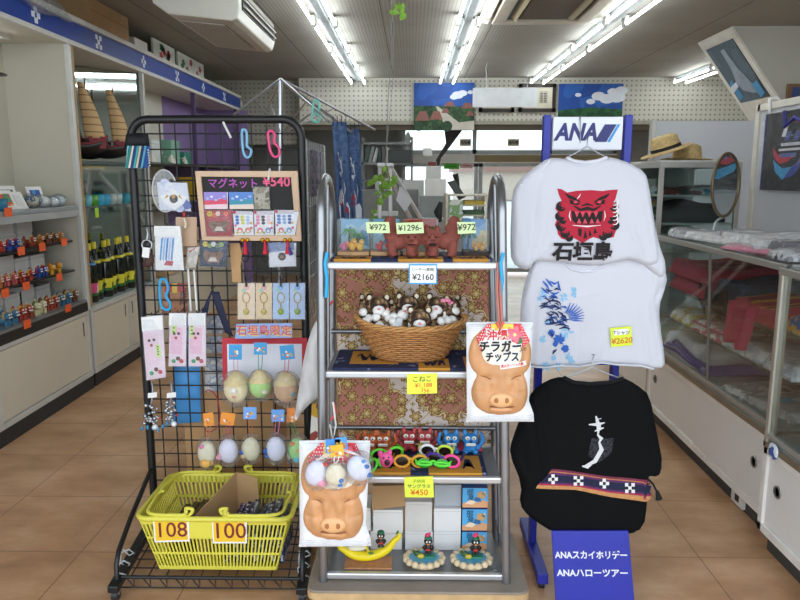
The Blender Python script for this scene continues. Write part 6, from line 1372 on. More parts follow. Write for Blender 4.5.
m=MB(c('#dcdce4',.85)); m.tube([(q[0],hy1(*q)-.002,q[1]) for q in pxz([(566,158),(574,161),(584,162.5),(596,161),(606,157.5)],Y1)],.006,6); m.obj('collar',t)
m=MB(c('#dcdce4',.85)); m.tube([(q[0],hy1(*q)-.0,q[1]) for q in pxz([(549,160),(540,172),(527,182),(519,185)],Y1)],.0035,5); m.obj('seam',t)
def D(pts): return pxz([(500+x*.3,100+y*.3) for x,y in pts],Y1)
RED=c('#b82038',.8,n=.05); BK=c('#1d1416',.8)
m=MB(); decal(m,[D([(185,295),(200,297),(218,308),(250,302),(300,300),(335,303),(355,300),(386,298),(378,330),(372,340),(384,350),(380,365),(388,380),(384,395),(389,412),(384,425),(378,440),(372,455),(350,460),(330,462),(305,455),(290,462),(270,475),(250,463),(240,458),(215,464),(200,460),(188,445),(186,430),(178,415),(184,400),(180,385),(190,375),(179,360),(188,345),(200,335),(192,318)])],hy1,RED,.002,.012)
blk=[]; 
for cx,cy,r,a0,a1 in [(200,352,14,.5,4.6),(196,385,13,.3,4.4),(200,418,14,.3,4.4),(212,440,13,-.4,3.6),(225,455,10,-.6,3.2),(372,352,13,-1.2,2.6),(374,384,12,-1.2,2.6),(374,415,13,-1.4,2.6),(352,440,14,-.4,3.4),(338,450,12,-.2,3.4),(206,400,8,0,5),(362,400,8,-2,3)]:
    blk.append(stroke(D(arc(cx,cy,r,a0,a1,9)),.0055))
    blk.append(stroke(D(arc(cx,cy,r*.45,a0,a1,7)),.0035))
blk+= [stroke(D([(212,312),(225,322),(240,328),(262,340)]),.006),stroke(D([(358,312),(345,322),(330,328),(308,340)]),.006),stroke(D([(240,352),(262,365),(285,360),(308,365),(330,352)]),.006),stroke(D([(265,352),(285,346),(305,352)]),.004)]
blk.append(D([(232,368),(250,372),(285,375),(320,372),(338,368),(334,400),(322,412),(285,414),(248,412),(236,400)]))
blk+=[D([(255,425),(268,430),(264,455),(256,448)]),D([(278,430),(285,455),(272,462)]),D([(292,430),(300,448),(290,455)]),D([(310,425),(318,440),(306,445)]),D([(225,330),(262,345),(250,350),(228,345)]),D([(345,330),(308,345),(320,350),(342,345)])]
decal(m,blk,hy1,BK,.0032,.01)
decal(m,[D(circ(245,339,7,8,.7)),D(circ(325,339,7,8,.7))]+[D([(x,370),(x+16,371),(x+8,390)]) for x in (242,262,284,306)]+[D([(x,410),(x+16,410),(x+8,393)]) for x in (250,270,292,312)],hy1,c('#d8485a',.8),.0042,.02)
wl=[stroke(D(arc(374,y,12,-1,2,7)),.0022) for y in (338,350,362,375,388,402)]+[stroke(D([(236,416),(285,420),(330,416)]),.0025),stroke(D([(342,368),(345,385),(340,402)]),.002),stroke(D([(228,368),(225,385),(230,402)]),.002),stroke(D([(250,330),(258,320),(262,312)]),.002)]
decal(m,wl,hy1,c('#efe6e6',.8),.0045,.02); m.obj('lion_face_print',t)
m=MB()
for s,x,w__ in (('石',203,1.05),('垣',268,1.0),('島',333,1.0)):
    q=D([(x,506)])[0]; m.text(s,(q[0],0,q[1]),X3,Z3,.066,BK,bold=.04,sx=w__*1.02,shear=.04,fn=lambda p:V((p.x,hy1(p.x,p.z)-.009,p.z)))
m.obj('lettering',t)
Y2=2.44
o=chaikin(pxz([(535,255),(548,250),(566,258),(585,262),(604,257),(630,250),(646,257),(660,264),(668,276),(664,292),(659,306),(660,325),(664,350),(665,367),(652,369),(640,365),(617,364),(600,362),(578,366),(560,365),(545,367),(531,366),(524,358),(521,335),(520,308),(524,284),(530,268)],Y2),1)
f2=lambda x,z:.008*math.exp(-((x-Q(650,0,Y2).x)/.014)**2)*math.sin(z*40+1)+.004*math.sin(x*45+z*12)
m=MB(CLW); m.tube([(q[0],Y2-.016,q[1]) for q in pxz([(528,365),(545,366.5),(560,364.5),(578,365.5),(600,361.5),(617,363.5),(640,364.5),(652,368)],Y2)],.004,6); hy2=puff(m,o,Y2,.020,.015,.010,.016,.004,9,extra=crease(Y2,[((535,366),(540,290),.007,.008),((524,355),(530,300),.006,.008),((660,366),(650,300),.007,.010),((648,364),(640,310),.006,.007),((668,275),(652,300),.006,-.010),((535,262),(526,300),.006,.007),((600,361),(606,320),.006,.005),((575,365),(580,330),.006,.004),((655,268),(648,330),.006,.007),((560,300),(600,290),.008,.003)])); t=m.thing('white_t_shirt','white t-shirt with blue lion and flower print below the red-faced one','t-shirt')
m=MB(c('#d8d8e2',.85)); m.tube([(q[0],hy2(*q)-.001,q[1]) for q in pxz([(562,262),(570,268),(580,271),(592,270),(602,265)],Y2)],.005,6); m.obj('collar',t)
def D2(pts): return pxz([(500+x*.25,230+y*.25) for x,y in pts],Y2)
m=MB(); rr_=random.Random(5)
dk,md,lt=c('#1d2c5c',.8),c('#2f62b8',.8),c('#8cc4e6',.8)
ss=[[],[],[]]
for cx,cy,r in ((170,250,14),(250,265,16),(290,235,10),(265,400,22),(250,415,16),(290,255,10),(165,430,14),(180,540,18),(225,540,16),(270,500,14),(280,520,12),(155,270,10),(185,365,10),(210,505,10)):
    for k in range(7): a=k*.9+rr_.random(); ss[2].append(stroke(D2([(cx+r*.2*math.cos(a),cy+r*.2*math.sin(a)),(cx+r*.7*math.cos(a+.2),cy+r*.7*math.sin(a+.2)),(cx+r*1.15*math.cos(a),cy+r*1.15*math.sin(a))]),.0034))
for cx,cy,r in ((230,432,24),(255,468,16),(200,405,14),(215,450,10)):
    for k in range(8): a=k*.785+rr_.random()*.4; ss[1].append(stroke(D2([(cx,cy),(cx+r*.6*math.cos(a+.25),cy+r*.6*math.sin(a+.25)),(cx+r*math.cos(a),cy+r*math.sin(a))]),.0055))
for k in range(9): a=-1.5+k*.24; ss[1].append(stroke(D2([(250+20*math.cos(a),345+18*math.sin(a)),(262+38*math.cos(a),345+30*math.sin(a)),(272+60*math.cos(a),338+52*math.sin(a))]),.0026))
for k in range(34):
    u=rr_.random(); cx=165+75*rr_.random()+25*u; cy=262+u*125; a=rr_.uniform(-.9,.6); L__=rr_.uniform(10,22); ss[k%2].append(stroke(D2([(cx-L__*math.cos(a),cy-L__*math.sin(a)),(cx,cy-4+8*rr_.random()),(cx+L__*.5*math.cos(a+.6),cy+L__*.5*math.sin(a+.6)),(cx+L__*math.cos(a+.9),cy+L__*math.sin(a+.9))]),.0026))
for p in ([(165,200),(180,215),(192,235)],[(178,190),(195,210),(205,225)],[(195,200),(212,212),(228,205)],[(228,200),(230,222),(238,240)],[(160,225),(178,242),(190,250)],[(195,245),(212,252),(232,245)],[(190,265),(205,258),(222,262)]): ss[1].append(stroke(D2(p),.0042))
for p in ([(150,300),(170,295),(190,280)],[(155,308),(180,300),(200,300)],[(185,285),(205,275),(230,285)],[(195,310),(215,300),(235,310)],[(205,320),(222,330),(230,345)],[(180,325),(195,335),(212,330)],[(225,320),(242,330),(248,350)],[(175,360),(195,350),(215,365)],[(178,372),(205,368),(240,362)],[(215,375),(240,370),(270,380)],[(230,390),(252,382),(275,390)],[(238,345),(255,355),(270,352)],[(205,490),(212,478),(222,470)],[(195,400),(205,415),(200,425)],[(178,230),(190,240),(205,238)],[(210,235),(222,230),(232,236)]): ss[0].append(stroke(D2(p),.0040))
decal(m,ss[2],hy2,lt,.003,.012); decal(m,ss[1],hy2,md,.0038,.012); decal(m,ss[0],hy2,dk,.0046,.012); m.obj('blue_print',t)
q=Q(621,337,2.385); 
pricecard([(611,347),(632,345),(631,326),(610,328)],hy2(q.x,q.z)-.008,None,'yellow card reading ¥2620 pinned on the lower white t-shirt',c('#e2f23a',.5),'',lines=[('¥2620',.52,.28,.42,'#d8742a'),],bold=.02)
C_=[x for x in C.objects if x.name.startswith('price_card')][-1]
o=pxz([(614,335.5),(629,334),(628.5,328.5),(613.5,330)],hy2(q.x,q.z)-.0125); yy=hy2(q.x,q.z)-.0125
m=MB(WHITE); m.poly([(a,yy,b) for a,b in o]); m.text('Tシャツ',((o[0][0]+o[1][0])/2,yy-.0006,(o[0][1]+o[3][1])/2),X3,Z3,.016,c('#222222'),bold=.02); m.obj('paper_strip',C_)
Y3=2.36
o=chaikin(pxz([(562,376),(576,381),(592,384),(608,382),(622,377),(636,384),(648,394),(653,412),(656,433),(662,467),(657,476),(648,475),(647,490),(647,505),(644,527),(629,535),(600,535),(554,533),(529,517),(519,504),(522,485),(509,453),(512,440),(517,426),(525,404),(533,390),(547,380)],Y3),1)
f3=lambda x,z:.012*math.exp(-((x-Q(545,0,Y3).x-(z-.7)*.15)/.02)**2)+.006*math.sin(z*25+x*18)
m=MB(c('#0f1011',.9,n=.1,spec=.15)); hy3=puff(m,o,Y3,.024,.015,.011,.018,.005,2,extra=crease(Y3,[((533,395),(545,470),.008,.012),((548,384),(552,440),.006,.008),((525,410),(530,480),.008,.010),((512,450),(540,500),.008,.008),((649,470),(640,410),.008,.010),((560,530),(556,500),.006,.006),((600,533),(605,500),.008,.005),((540,480),(570,430),.008,.006)]))
puff(m,chaikin(pxz([(640,388),(650,395),(657,430),(664,467),(656,478),(646,474),(640,430)],Y3),1),Y3+.006,.034,.012,.012,.03,.004,6); t=m.thing('black_shirt','black shirt with a woven purple and navy band across the back','shirt')
def D3(pts): return pxz([(500+x/2.4,350+y/2.4) for x,y in pts],Y3)
m=MB(c('#050506',.9)); m.tube([(q[0],hy3(*q)-.002,q[1]) for q in D3([(150,62),(175,74),(215,80),(260,76),(292,64)])],.007,6); m.obj('collar',t)
band=lambda v0,v1:D3([(118+(-40)*((v0+v1)/2) if False else 120-38*v0, 277+42*v0),(180,285+40*v0),(260,297+42*v0),(358,305+44*v0),(354,305+52*v1),(258,297+46*v1),(178,285+43*v1),(120-38*v1,277+45*v1)])
m=MB()
for i,(v0,v1,cl) in enumerate(((0,.14,'#7a2f4a'),(.12,.2,'#c07a4a'),(.18,.32,'#5a2a5c'),(.3,.72,'#1b1f3c'),(.7,.82,'#5a2a5c'),(.8,.9,'#b0304a'),(.88,1.0,'#c8905a'))): decal(m,[band(v0,v1)],hy3,c(cl,.85,n=.15,s=90),.003+.0003*i,.016)
for (cx,cy,kind) in ((123,301,1),(184,306,0),(245,312,1),(306,323,0)):
    pat=[(-1,-1),(1,-1),(0,0),(-1,1),(1,1)] if not kind else [(0,1),(-1,0),(1,0),(0,-1)]
    for u,v in pat:
        x,y=cx+u*7.5,cy+v*7.5; decal(m,[D3([(x-4,y-4),(x+4,y-4),(x+4,y+4),(x-4,y+4)])],hy3,c('#eceae4',.8),.0058,.02)
m.obj('woven_band',t)
m=MB(); decal(m,[D3([(215,205),(268,205),(262,240),(232,262),(205,245)])],hy3,blotch(['#141517','#3a3d42','#1c1e20'],160,.9),.003,.014)
decal(m,[stroke(D3(p),w__) for p,w__ in (([(225,152),(232,175),(230,195)],.008),([(208,172),(228,172),(246,168)],.006),([(222,188),(235,182),(244,180)],.005),([(228,195),(238,205),(232,215)],.007),([(232,212),(238,230),(222,258),(195,272)],.009),([(192,270),(205,272),(214,266)],.007),([(225,160),(238,158)],.004))],hy3,c('#d8d8d8',.8),.0055,.02); m.obj('brush_print',t)
m=MB(c('#131315',.8)); m.tube([Q(646,477,2.345),Q(653,484,2.34),Q(657,492,2.34)],.004,6); m.tube([Q(657,491,2.34),Q(659,499,2.34)],[.006,.012],8); m.obj('side_tassel',t)
# ================================================================ RIGHT COUNTERS
CFX=1.48
LW=c('#ebe9e5',.4,n=.02,s=4)
def counter(name,label,x,y0,y1,ndoor,xb=2.1):
    t=thing(name,label,'display counter',((x+xb)/2,(y0+y1)/2,0))
    m=MB(c('#3c3d3c',.5)); m.box((x+.04,y0+.03,0),(xb,y1-.02,.085)); m.obj('kick_board',t)
    m=MB(LW); m.box((x+.02,y0,.085),(xb,y1,.44)); m.obj('base',t,bevel=.003)
    m=MB(c('#efece6',.4)); m.box((x,y0+.03,.085),(x+.02,y1,.12)); m.box((x,y0+.03,.41),(x+.02,y1,.44)); m.box((x,y0,.085),(x+.02,y0+.04,.44)); m.box((x,y1-.03,.085),(x+.02,y1,.44)); m.obj('door_frame',t,bevel=.002)
    L_=(y1-y0-.07)/ndoor
    for i in range(ndoor):
        d=MB(LW); a=y0+.04+i*L_; xo=.004 if i%2==0 else .012
        d.box((x+xo,a,.122),(x+xo+.008,a+L_+.01,.408)); dd=d.obj('sliding_door',t,bevel=.0015)
        h=MB(c('#8b8a85',.35,.7)); yh=a+.08 if i%2==0 else a+L_-.08
        h.lathe([(.026,0),(.026,.004),(.020,.006),(.018,-.002),(0,-.002)],(x+xo,yh,.29),n=18,rot=(0,-PI/2,0)); h.obj('finger_pull',dd)
    m=MB(c('#8a7a66',.45,.3)); m.box((x-.006,y0,.44),(x+.03,y1,.466)); m.obj('brown_rail',t,bevel=.003)
    m=MB(c('#8f9997',.35,.4)); m.box((x,y0+.01,.466),(xb,y1-.01,.482)); m.obj('deck',t)
    m=MB(ALU); m.box((x-.004,y0+.02,.482),(x+.014,y1-.02,.502)); m.box((x-.008,y0,1.135),(x+.028,y1,1.163)); m.box((xb-.03,y0,1.135),(xb,y1,1.163)); m.box((x,y1-.03,1.137),(xb,y1,1.163)); m.box((x,y0,1.137),(xb,y0+.03,1.163)); m.obj('aluminium_rail',t,bevel=.003)
    for yy in (y0,y1-.028): 
        for xx in (x-.006,xb-.028): m=MB(c('#b2aa9c',.4,.4)); m.box((xx,yy,.44),(xx+.034,yy+.028,1.14)); m.obj('post',t,bevel=.008)
    G_=clear('#fafdfc',.025,.02)
    m=MB(G_); m.box((x+.002,y0+.03,.5),(x+.008,y1-.03,1.136)); m.obj('front_glass',t)
    m=MB(clear('#f6faf9',.06,.02,0,.02)); m.box((x,y0+.01,1.163),(xb,y1-.01,1.170)); m.obj('top_glass',t)
    for z_,xx in ((.66,x+.08),(.85,x+.06)): m=MB(clear('#f2f8f6',.06,.03,0,.04)); m.box((xx,y0+.04,z_),(xb-.02,y1-.04,z_+.007)); m.obj('glass_shelf',t)
    return t
tc1=counter('glass_counter','white glass-topped display counter full of folded shirts and red bags',CFX,2.77,4.27,2)
m=MB(c('#8a8076',.4,.5)); m.cyl((CFX+.006,3.42,.5),(CFX+.006,3.5,1.14),.007,n=10); m.obj('front_rod',tc1)
tc2=counter('glass_counter','second white display counter at the photo edge, nearest the camera',1.42,1.25,2.70,2)
m=MB(c('#e4e2dc',.4)); m.box((CFX+.024,3.0,.012),(CFX+.04,3.11,.078)); o=m.thing('wall_socket','small white socket plate on the kick board of the glass counter','socket'); k=MB(c('#2a2a2a',.5)); k.box((CFX+.022,3.035,.03),(CFX+.0245,3.07,.06)); k.obj('socket_hole',o)
# folded goods
def fold(x0,x1,y0,y1,z0,h,mat,name,label,cat,group=None,stripes=None,wrapc=False,seed=0,skew=0,rnd=.03):
    t=thing(name,label,cat,((x0+x1)/2,(y0+y1)/2,z0),group)
    ce=V(((x0+x1)/2,(y0+y1)/2,0)); rm=Matrix.Rotation(skew,3,'Z')
    def TT(p): return rm@(p-ce)+ce
    def top(u,v,k=1,e=0):
        du=min(u,1-u)*(x1-x0);dv=min(v,1-v)*(y1-y0); t_=min(1,min(du,dv)/rnd); f=math.sqrt(max(0,1-(1-t_)**2))
        return TT(V((x0+(x1-x0)*u,y0+(y1-y0)*v,z0+.002+(h*(.25+.75*f)*(1+.12*math.sin(u*7+seed)+.1*math.sin(v*9+seed*2)))*k+e)))
    m=MB(mat); n_=18
    m.surf(lambda u,v:top(u,v),n_,n_)
    for a,b in (((0,0),(1,0)),((1,0),(1,1)),((1,1),(0,1)),((0,1),(0,0))):
        m.surf(lambda u,v,a=a,b=b:(lambda p:V((p.x,p.y,z0+(p.z-z0)*v)))(top(a[0]+(b[0]-a[0])*u,a[1]+(b[1]-a[1])*u)),n_,2)
    m.surf(lambda u,v:TT(V((x0+(x1-x0)*u,y0+(y1-y0)*v,z0))),2,2); m.obj('folded_body',t)
    if stripes:
        for (v0,v1,cl) in stripes: m=MB(c(cl,.8,n=.12,s=60)); m.surf(lambda u,v:top(.03+.94*u,v0+(v1-v0)*v,1,.0025),18,3); m.obj('woven_stripe',t)
    if wrapc:
        m=MB(clear('#ffffff',.16,.08,20,.10)); m.surf(lambda u,v:top(u,v,1.05,.006+.004*math.sin(u*40+seed)*math.sin(v*33)),30,30); m.obj('clear_wrap',t)
    return t
WC=blotch(['#e4e4e2','#d4d6d8','#eeeeec','#b8c0c8'],9,.6)
zt=1.171
fold(1.52,1.98,3.62,4.12,zt,.028,WC,'wrapped_shirt','white wrapped shirt on the counter top, farthest along','folded shirt','wrapped shirts on the counter',wrapc=True,seed=1,skew=.15)
fold(1.56,2.04,3.12,3.66,zt,.05,WC,'wrapped_shirt','white wrapped shirt with faint red print on the counter top, middle','folded shirt','wrapped shirts on the counter',wrapc=True,seed=2,skew=-.1)
fold(1.6,2.06,2.85,3.2,zt,.05,c('#232b45',.8,n=.2),'wrapped_shirt','navy wrapped shirt under the white one on the counter top','folded shirt','wrapped shirts on the counter',wrapc=True,seed=3,skew=.1)
fold(1.52,1.8,2.98,3.4,zt,.02,c('#d88aa0',.7,n=.2),'wrapped_shirt','pink wrapped shirt at the counter top front edge','folded shirt','wrapped shirts on the counter',wrapc=True,seed=4,skew=.3)
fold(1.5,1.85,2.8,2.98,zt,.035,blotch(['#8f8f94','#c8ccd0','#4a4c55'],14,.5),'wrapped_shirt','grey wrapped shirt at the near end of the counter top','folded shirt','wrapped shirts on the counter',wrapc=True,seed=5)
fold(1.5,1.72,3.9,4.2,zt,.03,blotch(['#c4c6c8','#9a9ea4','#e4e6e8'],16,.4),'wrapped_shirt','crinkled silver-wrapped shirt by the mirror on the counter top','folded shirt','wrapped shirts on the counter',wrapc=True,seed=6,skew=-.2)
BAGR=c('#b02c46',.85,n=.1,s=30)
ST=[(.1,.16,'#d8a040'),(.2,.24,'#4a2a4a'),(.32,.36,'#d8a040'),(.5,.56,'#d8a040'),(.6,.64,'#4a2a4a'),(.76,.8,'#d8a040'),(.88,.92,'#d8a040')]
ST2=[(a,b,'#c87a6a' if i%2 else '#c05a4a') for i,(a,b,_) in enumerate(ST)]
fold(1.56,2.02,3.72,4.22,.858,.08,BAGR,'striped_bag','folded dark red striped bag, lower of the two under the far end of counter','bag',None,ST2,seed=1)
fold(1.55,2.02,3.74,4.22,.945,.08,BAGR,'striped_bag','folded dark red striped bag on top of another at the far end','bag',None,ST2,seed=2)
fold(1.62,2.04,3.42,3.74,.858,.11,blotch(['#2c4a64','#38587a','#22384e'],20,.85),'striped_bag','folded dark teal bag between the red striped bags','bag',None,[(.3,.34,'#5a7284'),(.6,.64,'#5a7284')],seed=3)
t=fold(1.56,2.02,2.98,3.42,.858,.085,BAGR,'striped_bag','folded red bag with gold stripes and hanging straps in the counter','bag',None,ST,seed=4)
m=MB(c('#c0345c',.8)); m.surf(lambda u,v:V((1.535-.025*math.sin(PI*v)+.04*u,3.36-.02*u-.05*v,.92-.20*math.sin(PI*v*.9))),3,14); m.surf(lambda u,v:V((1.53-.02*math.sin(PI*v)+.04*u,3.16-.02*u+.1*v,.92-.21*math.sin(PI*v*.95))),3,14); m.obj('strap',t,solid=.004)
fold(1.6,1.95,2.82,2.97,.858,.08,blotch(['#3a6ab0','#e0a83a','#2a4c80'],20,.8),'striped_bag','small blue and gold bag at the near end beside the red bag','bag',None,seed=5)
m=MB(c('#141518',.9,n=.2)); hy=0
m.surf(lambda u,v:V((1.56+.02*math.sin(u*9),3.44+.36*u,.93-.14*v*(.6+.4*math.sin(u*5+1)**2)+.02*math.sin(u*13))),24,10); m.thing('black_cloth','black cloth drooping over the glass shelf edge between the bags','cloth',solid=.006)
PR_=[blotch(['#dcdcd4','#c8b84a','#e8e4d8','#7a8a4a'],9,.5),blotch(['#e4e4e2','#d8708a','#e8e8e8','#9ab0c8'],8,.5),blotch(['#e8e8e6','#b8c4d0','#d8dcdc','#c84a5a'],8,.5)]
for i,(y0,y1,k,lb) in enumerate(((3.9,4.2,0,'yellow-green printed shirt packet on the lower shelf, farthest'),(3.5,3.88,1,'white and pink printed shirt packet on the lower shelf'),(3.1,3.48,2,'white shirt packet with pale blue print on the lower shelf'),(2.82,3.06,2,'white shirt packet at the near end of the lower shelf'))):
    fold(1.57,2.04,y0,y1,.668,.05,PR_[k],'shirt_packet',lb,'folded shirt','shirt packets on the lower glass shelf',wrapc=True,seed=i)
m=MB(c('#b03a5a',.6)); m.cyl((1.565,3.35,.725),(1.565,3.85,.715),.006,n=6); m.thing('pink_string','pink string lying along the shirt packets','cord')
fold(1.53,1.95,3.72,4.18,.483,.10,blotch(['#dfe3e8','#c8d0dc','#eef0f2'],8,.5),'shirt_packet','white shirt in blue-edged plastic on the counter deck, top of its pile','folded shirt',None,wrapc=True,seed=7)
for k in range(3): m=MB(c(('#1428a0','#2038c0','#101e80')[k],.4)); m.tube([(1.525,4.2-.1*k,.50+.03*k),(1.522,3.95,.52+.032*k),(1.53,3.72,.50+.02*k),(1.56,3.62-.03*k,.495+.012*k)],.009,6); m.thing('blue_hem',f'shiny blue plastic edge strip of the packet pile, {ORD[k]} from the deck','strip','blue packet edges')
fold(1.53,1.85,3.55,3.64,.483,.04,c('#2c3a94',.35,n=.2),'blue_packet','small blue plastic packet on the deck by the front rod','packet',seed=3)
fold(1.9,2.06,3.2,3.7,.483,.15,c('#1c1d22',.85,n=.15),'black_bag','black bag with a red edge lying at the back of the deck','bag',seed=8)
fold(1.54,1.9,2.86,3.36,.483,.03,blotch(['#b4b8bc','#8f969c','#d8dcde','#6a7076'],10,.35),'wrapped_shirt','grey shirt in crinkled clear plastic at the near end of deck','folded shirt',wrapc=True,seed=9,skew=.2)
m=MB(c('#3a8fb0',.6)); m.poly([(1.6,2.98,.532),(1.68,2.95,.532),(1.7,3.05,.532),(1.62,3.06,.532)]); m.use(c('#b84a5a',.6)); m.poly([(1.7,2.92,.533),(1.77,2.92,.533),(1.77,2.99,.533),(1.71,2.99,.533)]); m.thing('printed_badge','teal and red printed patch on the grey wrapped shirt','patch')
fold(1.86,2.06,2.8,2.98,.483,.3,c('#17181b',.9,n=.2),'black_cloth','tall black folded cloth by the near post in the counter','cloth',seed=4)
fold(1.5,2.0,2.0,2.55,.483,.04,WC,'wrapped_shirt','white wrapped shirt in the nearest counter at the photo edge','folded shirt',wrapc=True,seed=2)
m=MB(blotch(['#e8ecf2','#3f62a8','#dfe4ec'],60,.4,'cells')); m.ell((1.405,2.6,.455),(.01,.035,.033)); m.thing('round_charm','blue and white round charm on the nearest counter rail','charm')
# mirror on the counter
p=V((1.80,4.1,1.46)); t=thing('table_mirror','oval-looking round mirror on a bent chrome stand on the counter','mirror',(1.77,4.1,1.171))
an=.58; r_=V((math.cos(an),math.sin(an),0)); Rr=.155
m=MB(c('#7a6a50',.35,.6)); m.tube([p+r_*(Rr*.82*math.cos(a))+V((0,0,1.15*Rr*math.sin(a))) for a in [k*PI/18 for k in range(36)]],.009,8,True); m.obj('rim',t)
m=MB(c('#cfd6d6',.02,1,n=.0)); m.poly([p+r_*(Rr*.80*math.cos(a))+V((0,0,1.12*Rr*math.sin(a))) for a in [k*PI/18 for k in range(36)]]); m.obj('mirror_glass',t)
m=MB(CHROME); m.tube(smooth([p+r_*.1+V((0,.02,-.02)),p+r_*.13+V((0,.02,-.08)),p+r_*.06+V((0,.03,-.17)),V((1.77,4.12,1.25)),V((1.76,4.12,1.18))],4,False)[:17],.007,8); m.obj('bent_arm',t)
m=MB(CHROME); m.lathe([(.07,0),(.07,.008),(.01,.014)],(1.77,4.12,1.171),n=20); m.obj('foot',t)
# black printed bag in clear wrap on the panel
a=SX(757,112,2.11);
t=thing('black_printed_bag','black bag with red and blue swoosh in clear wrap hung on the white panel','bag',(2.1,3.95,1.42))
y_a,y_b=4.3,3.62; z_a,z_b=1.43,1.87
PX=lambda u,v,k=0:V((2.105-k,y_a+(y_b-y_a)*u,z_a+(z_b-z_a)*v))
m=MB(c('#17171b',.7,n=.15)); m.prism([PX(0,0),PX(1,0),PX(1,1),PX(.0,1)],(-.012,0,0)); m.obj('fabric',t,bevel=.003)
m=MB(c('#2a2f8a',.6)); m.prism([PX(0,0,.0125),PX(.02,0,.0125),PX(.02,1,.0125),PX(0,1,.0125)],(-.002,0,0)); m.obj('blue_hem',t)
sw=lambda pts,cl,k: m.poly([PX(u,v,k) for u,v in pts],c(cl,.5))
m=MB(); sw([(.17,.56),(.2,.42),(.3,.34),(.42,.36),(.5,.42),(.36,.42),(.26,.46)],'#c02a44',.014); sw([(.19,.4),(.24,.24),(.36,.14),(.5,.18),(.62,.34),(.5,.3),(.36,.28),(.26,.34)],'#2f9cd0',.0145); sw([(.38,.14),(.55,.2),(.7,.4),(.78,.55),(.6,.38),(.48,.28)],'#2a3a9c',.015); sw([(.56,.3),(.7,.46),(.8,.62),(.72,.52)],'#e0b84a',.0155)
for u0,u1,v0,v1,cl in ((.27,.75,.5,.53,'#d8d8dc'),(.3,.72,.56,.60,'#c4c8d0'),(.3,.55,.42,.47,'#5a6aa8')): sw([(u0,v0),(u1,v0),(u1,v1),(u0,v1)],cl,.0145)
for k in range(3): sw([(.34+.14*k,.62),(.42+.14*k,.62),(.46+.14*k,.74),(.38+.14*k,.74)],'#3a4a8c',.0146)
sw([(.3,.68),(.36,.68),(.4,.82),(.34,.82)],'#e4e6ea',.015)
for k in range(3): sw([(.5+.08*k,.84),(.54+.08*k,.84),(.52+.08*k,.89)],'#c82a3a',.015)
m.obj('printed_emblem',t)
m=MB(c('#2a2a8c',.6)); m.tube([PX(.33,1,.02),PX(.36,.8,.022),PX(.5,.9,.022),PX(.64,.82,.022),PX(.7,1,.02)],.011,6); m.obj('purple_cord',t)
m=MB(clear('#ffffff',.13,.06,12,.03)); m.surf(lambda u,v:PX(-.03+1.06*u,-.03+1.06*v,.026+.005*math.sin(u*17)*math.sin(v*13)),24,16); m.obj('clear_wrap',t)
m=MB(c('#ececea',.4)); yc=SX(771,103,2.11).y; m.tube([(2.105,yc+.0,1.88),(2.1,yc,1.96),(2.14,yc,1.965),(2.175,yc,1.93)],.008,6); m.thing('white_hook','white plastic hook over the top of the panel','hook')
# second showcase with hats
t=thing('glass_showcase','tall narrow glass showcase behind the counter with straw hats on top','showcase',(1.85,4.85,0))
x0,x1,y0,y1,zt_=1.58,2.1,4.56,5.3,1.60
m=MB(ALU)
for xx in (x0,x1-.03):
    for yy in (y0,y1-.03): m.box((xx+.001,yy+.001,0),(xx+.029,yy+.029,zt_-.036))
for z_ in (.0,.42,zt_-.035): m.box((x0,y0,z_),(x1,y0+.028,z_+.035)); m.box((x0,y1-.03,z_),(x1,y1,z_+.035)); m.box((x0,y0+.0285,z_),(x0+.028,y1-.0305,z_+.035)); m.box((x1-.028,y0+.0285,z_),(x1,y1-.0305,z_+.035))
m.obj('frame',t,bevel=.002)
m=MB(LW); m.box((x0+.01,y0+.01,.03),(x1-.01,y1-.01,.42)); m.obj('base',t)
m=MB(clear('#e6efec',.08,.02)); m.box((x0+.03,y0+.008,.455),(x1-.03,y0+.014,zt_-.035)); m.box((x0+.008,y0+.03,.455),(x0+.014,y1-.03,zt_-.035)); m.obj('glass',t)
m=MB(c('#c9c9c2',.4)); m.box((x0,y0,zt_),(x1,y1,zt_+.012)); m.obj('top',t)
m=MB(c('#7c8486',.5)); m.box((x0+.02,y1-.03,.45),(x1-.02,y1-.02,zt_-.03)); m.obj('back_panel',t)
for z_ in (1.02,1.2,1.38): m=MB(c('#c2c8c6',.3,.3)); m.box((x0+.02,y0+.03,z_),(x1-.02,y1-.03,z_+.012)); m.obj('shelf',t)
fold(1.64,2.04,4.66,5.1,1.393,.05,blotch(['#3a4048','#8a3a4a','#c4ccd2','#4a8ab0'],12,.5),'folded_cloth','striped folded cloth on the upper shelf of the hat showcase','cloth',seed=2)
fold(1.63,2.05,4.64,5.0,1.213,.12,c('#2b2c30',.7,n=.2),'black_tray','dark folded goods on the middle shelf of the hat showcase','cloth',seed=5)
fold(1.64,2.04,4.66,5.1,1.033,.10,blotch(['#c4ccd0','#a8b0b4','#8a9aa4'],12,.4),'shirt_packet','pale wrapped packets on the lower shelf of the hat showcase','packet',seed=3,wrapc=True)
STR=c('#cbb07a',.8,n=.2,s=60,bump=.6,bs=140)
for i,(x,y,rot,lb) in enumerate(((1.70,4.80,(.0,-.32,0),'straw hat with black band tilted on the left of the showcase top'),(1.89,4.95,(-.04,.04,0),'plain straw hat on the right of the showcase top'))):
    t=thing('straw_hat',lb,'hat',(0,0,0),'straw hats on the showcase')
    m=MB(STR); m.lathe([(.0,.003),(.1,.0),(.165,.004),(.17,.01),(.165,.013),(.1,.012),(.092,.06),(.086,.1),(.06,.115),(.025,.105),(0,.103)],n=32,sy=1.1); m.obj('straw_body',t)
    if i==0: m=MB(c('#15151a',.7)); m.lathe([(.099,.016),(.0965,.042)],n=32,sy=1.1); m.obj('black_band',t)
    t.location=(x,y,1.613+(.055 if i==0 else .0)); t.rotation_euler=rot
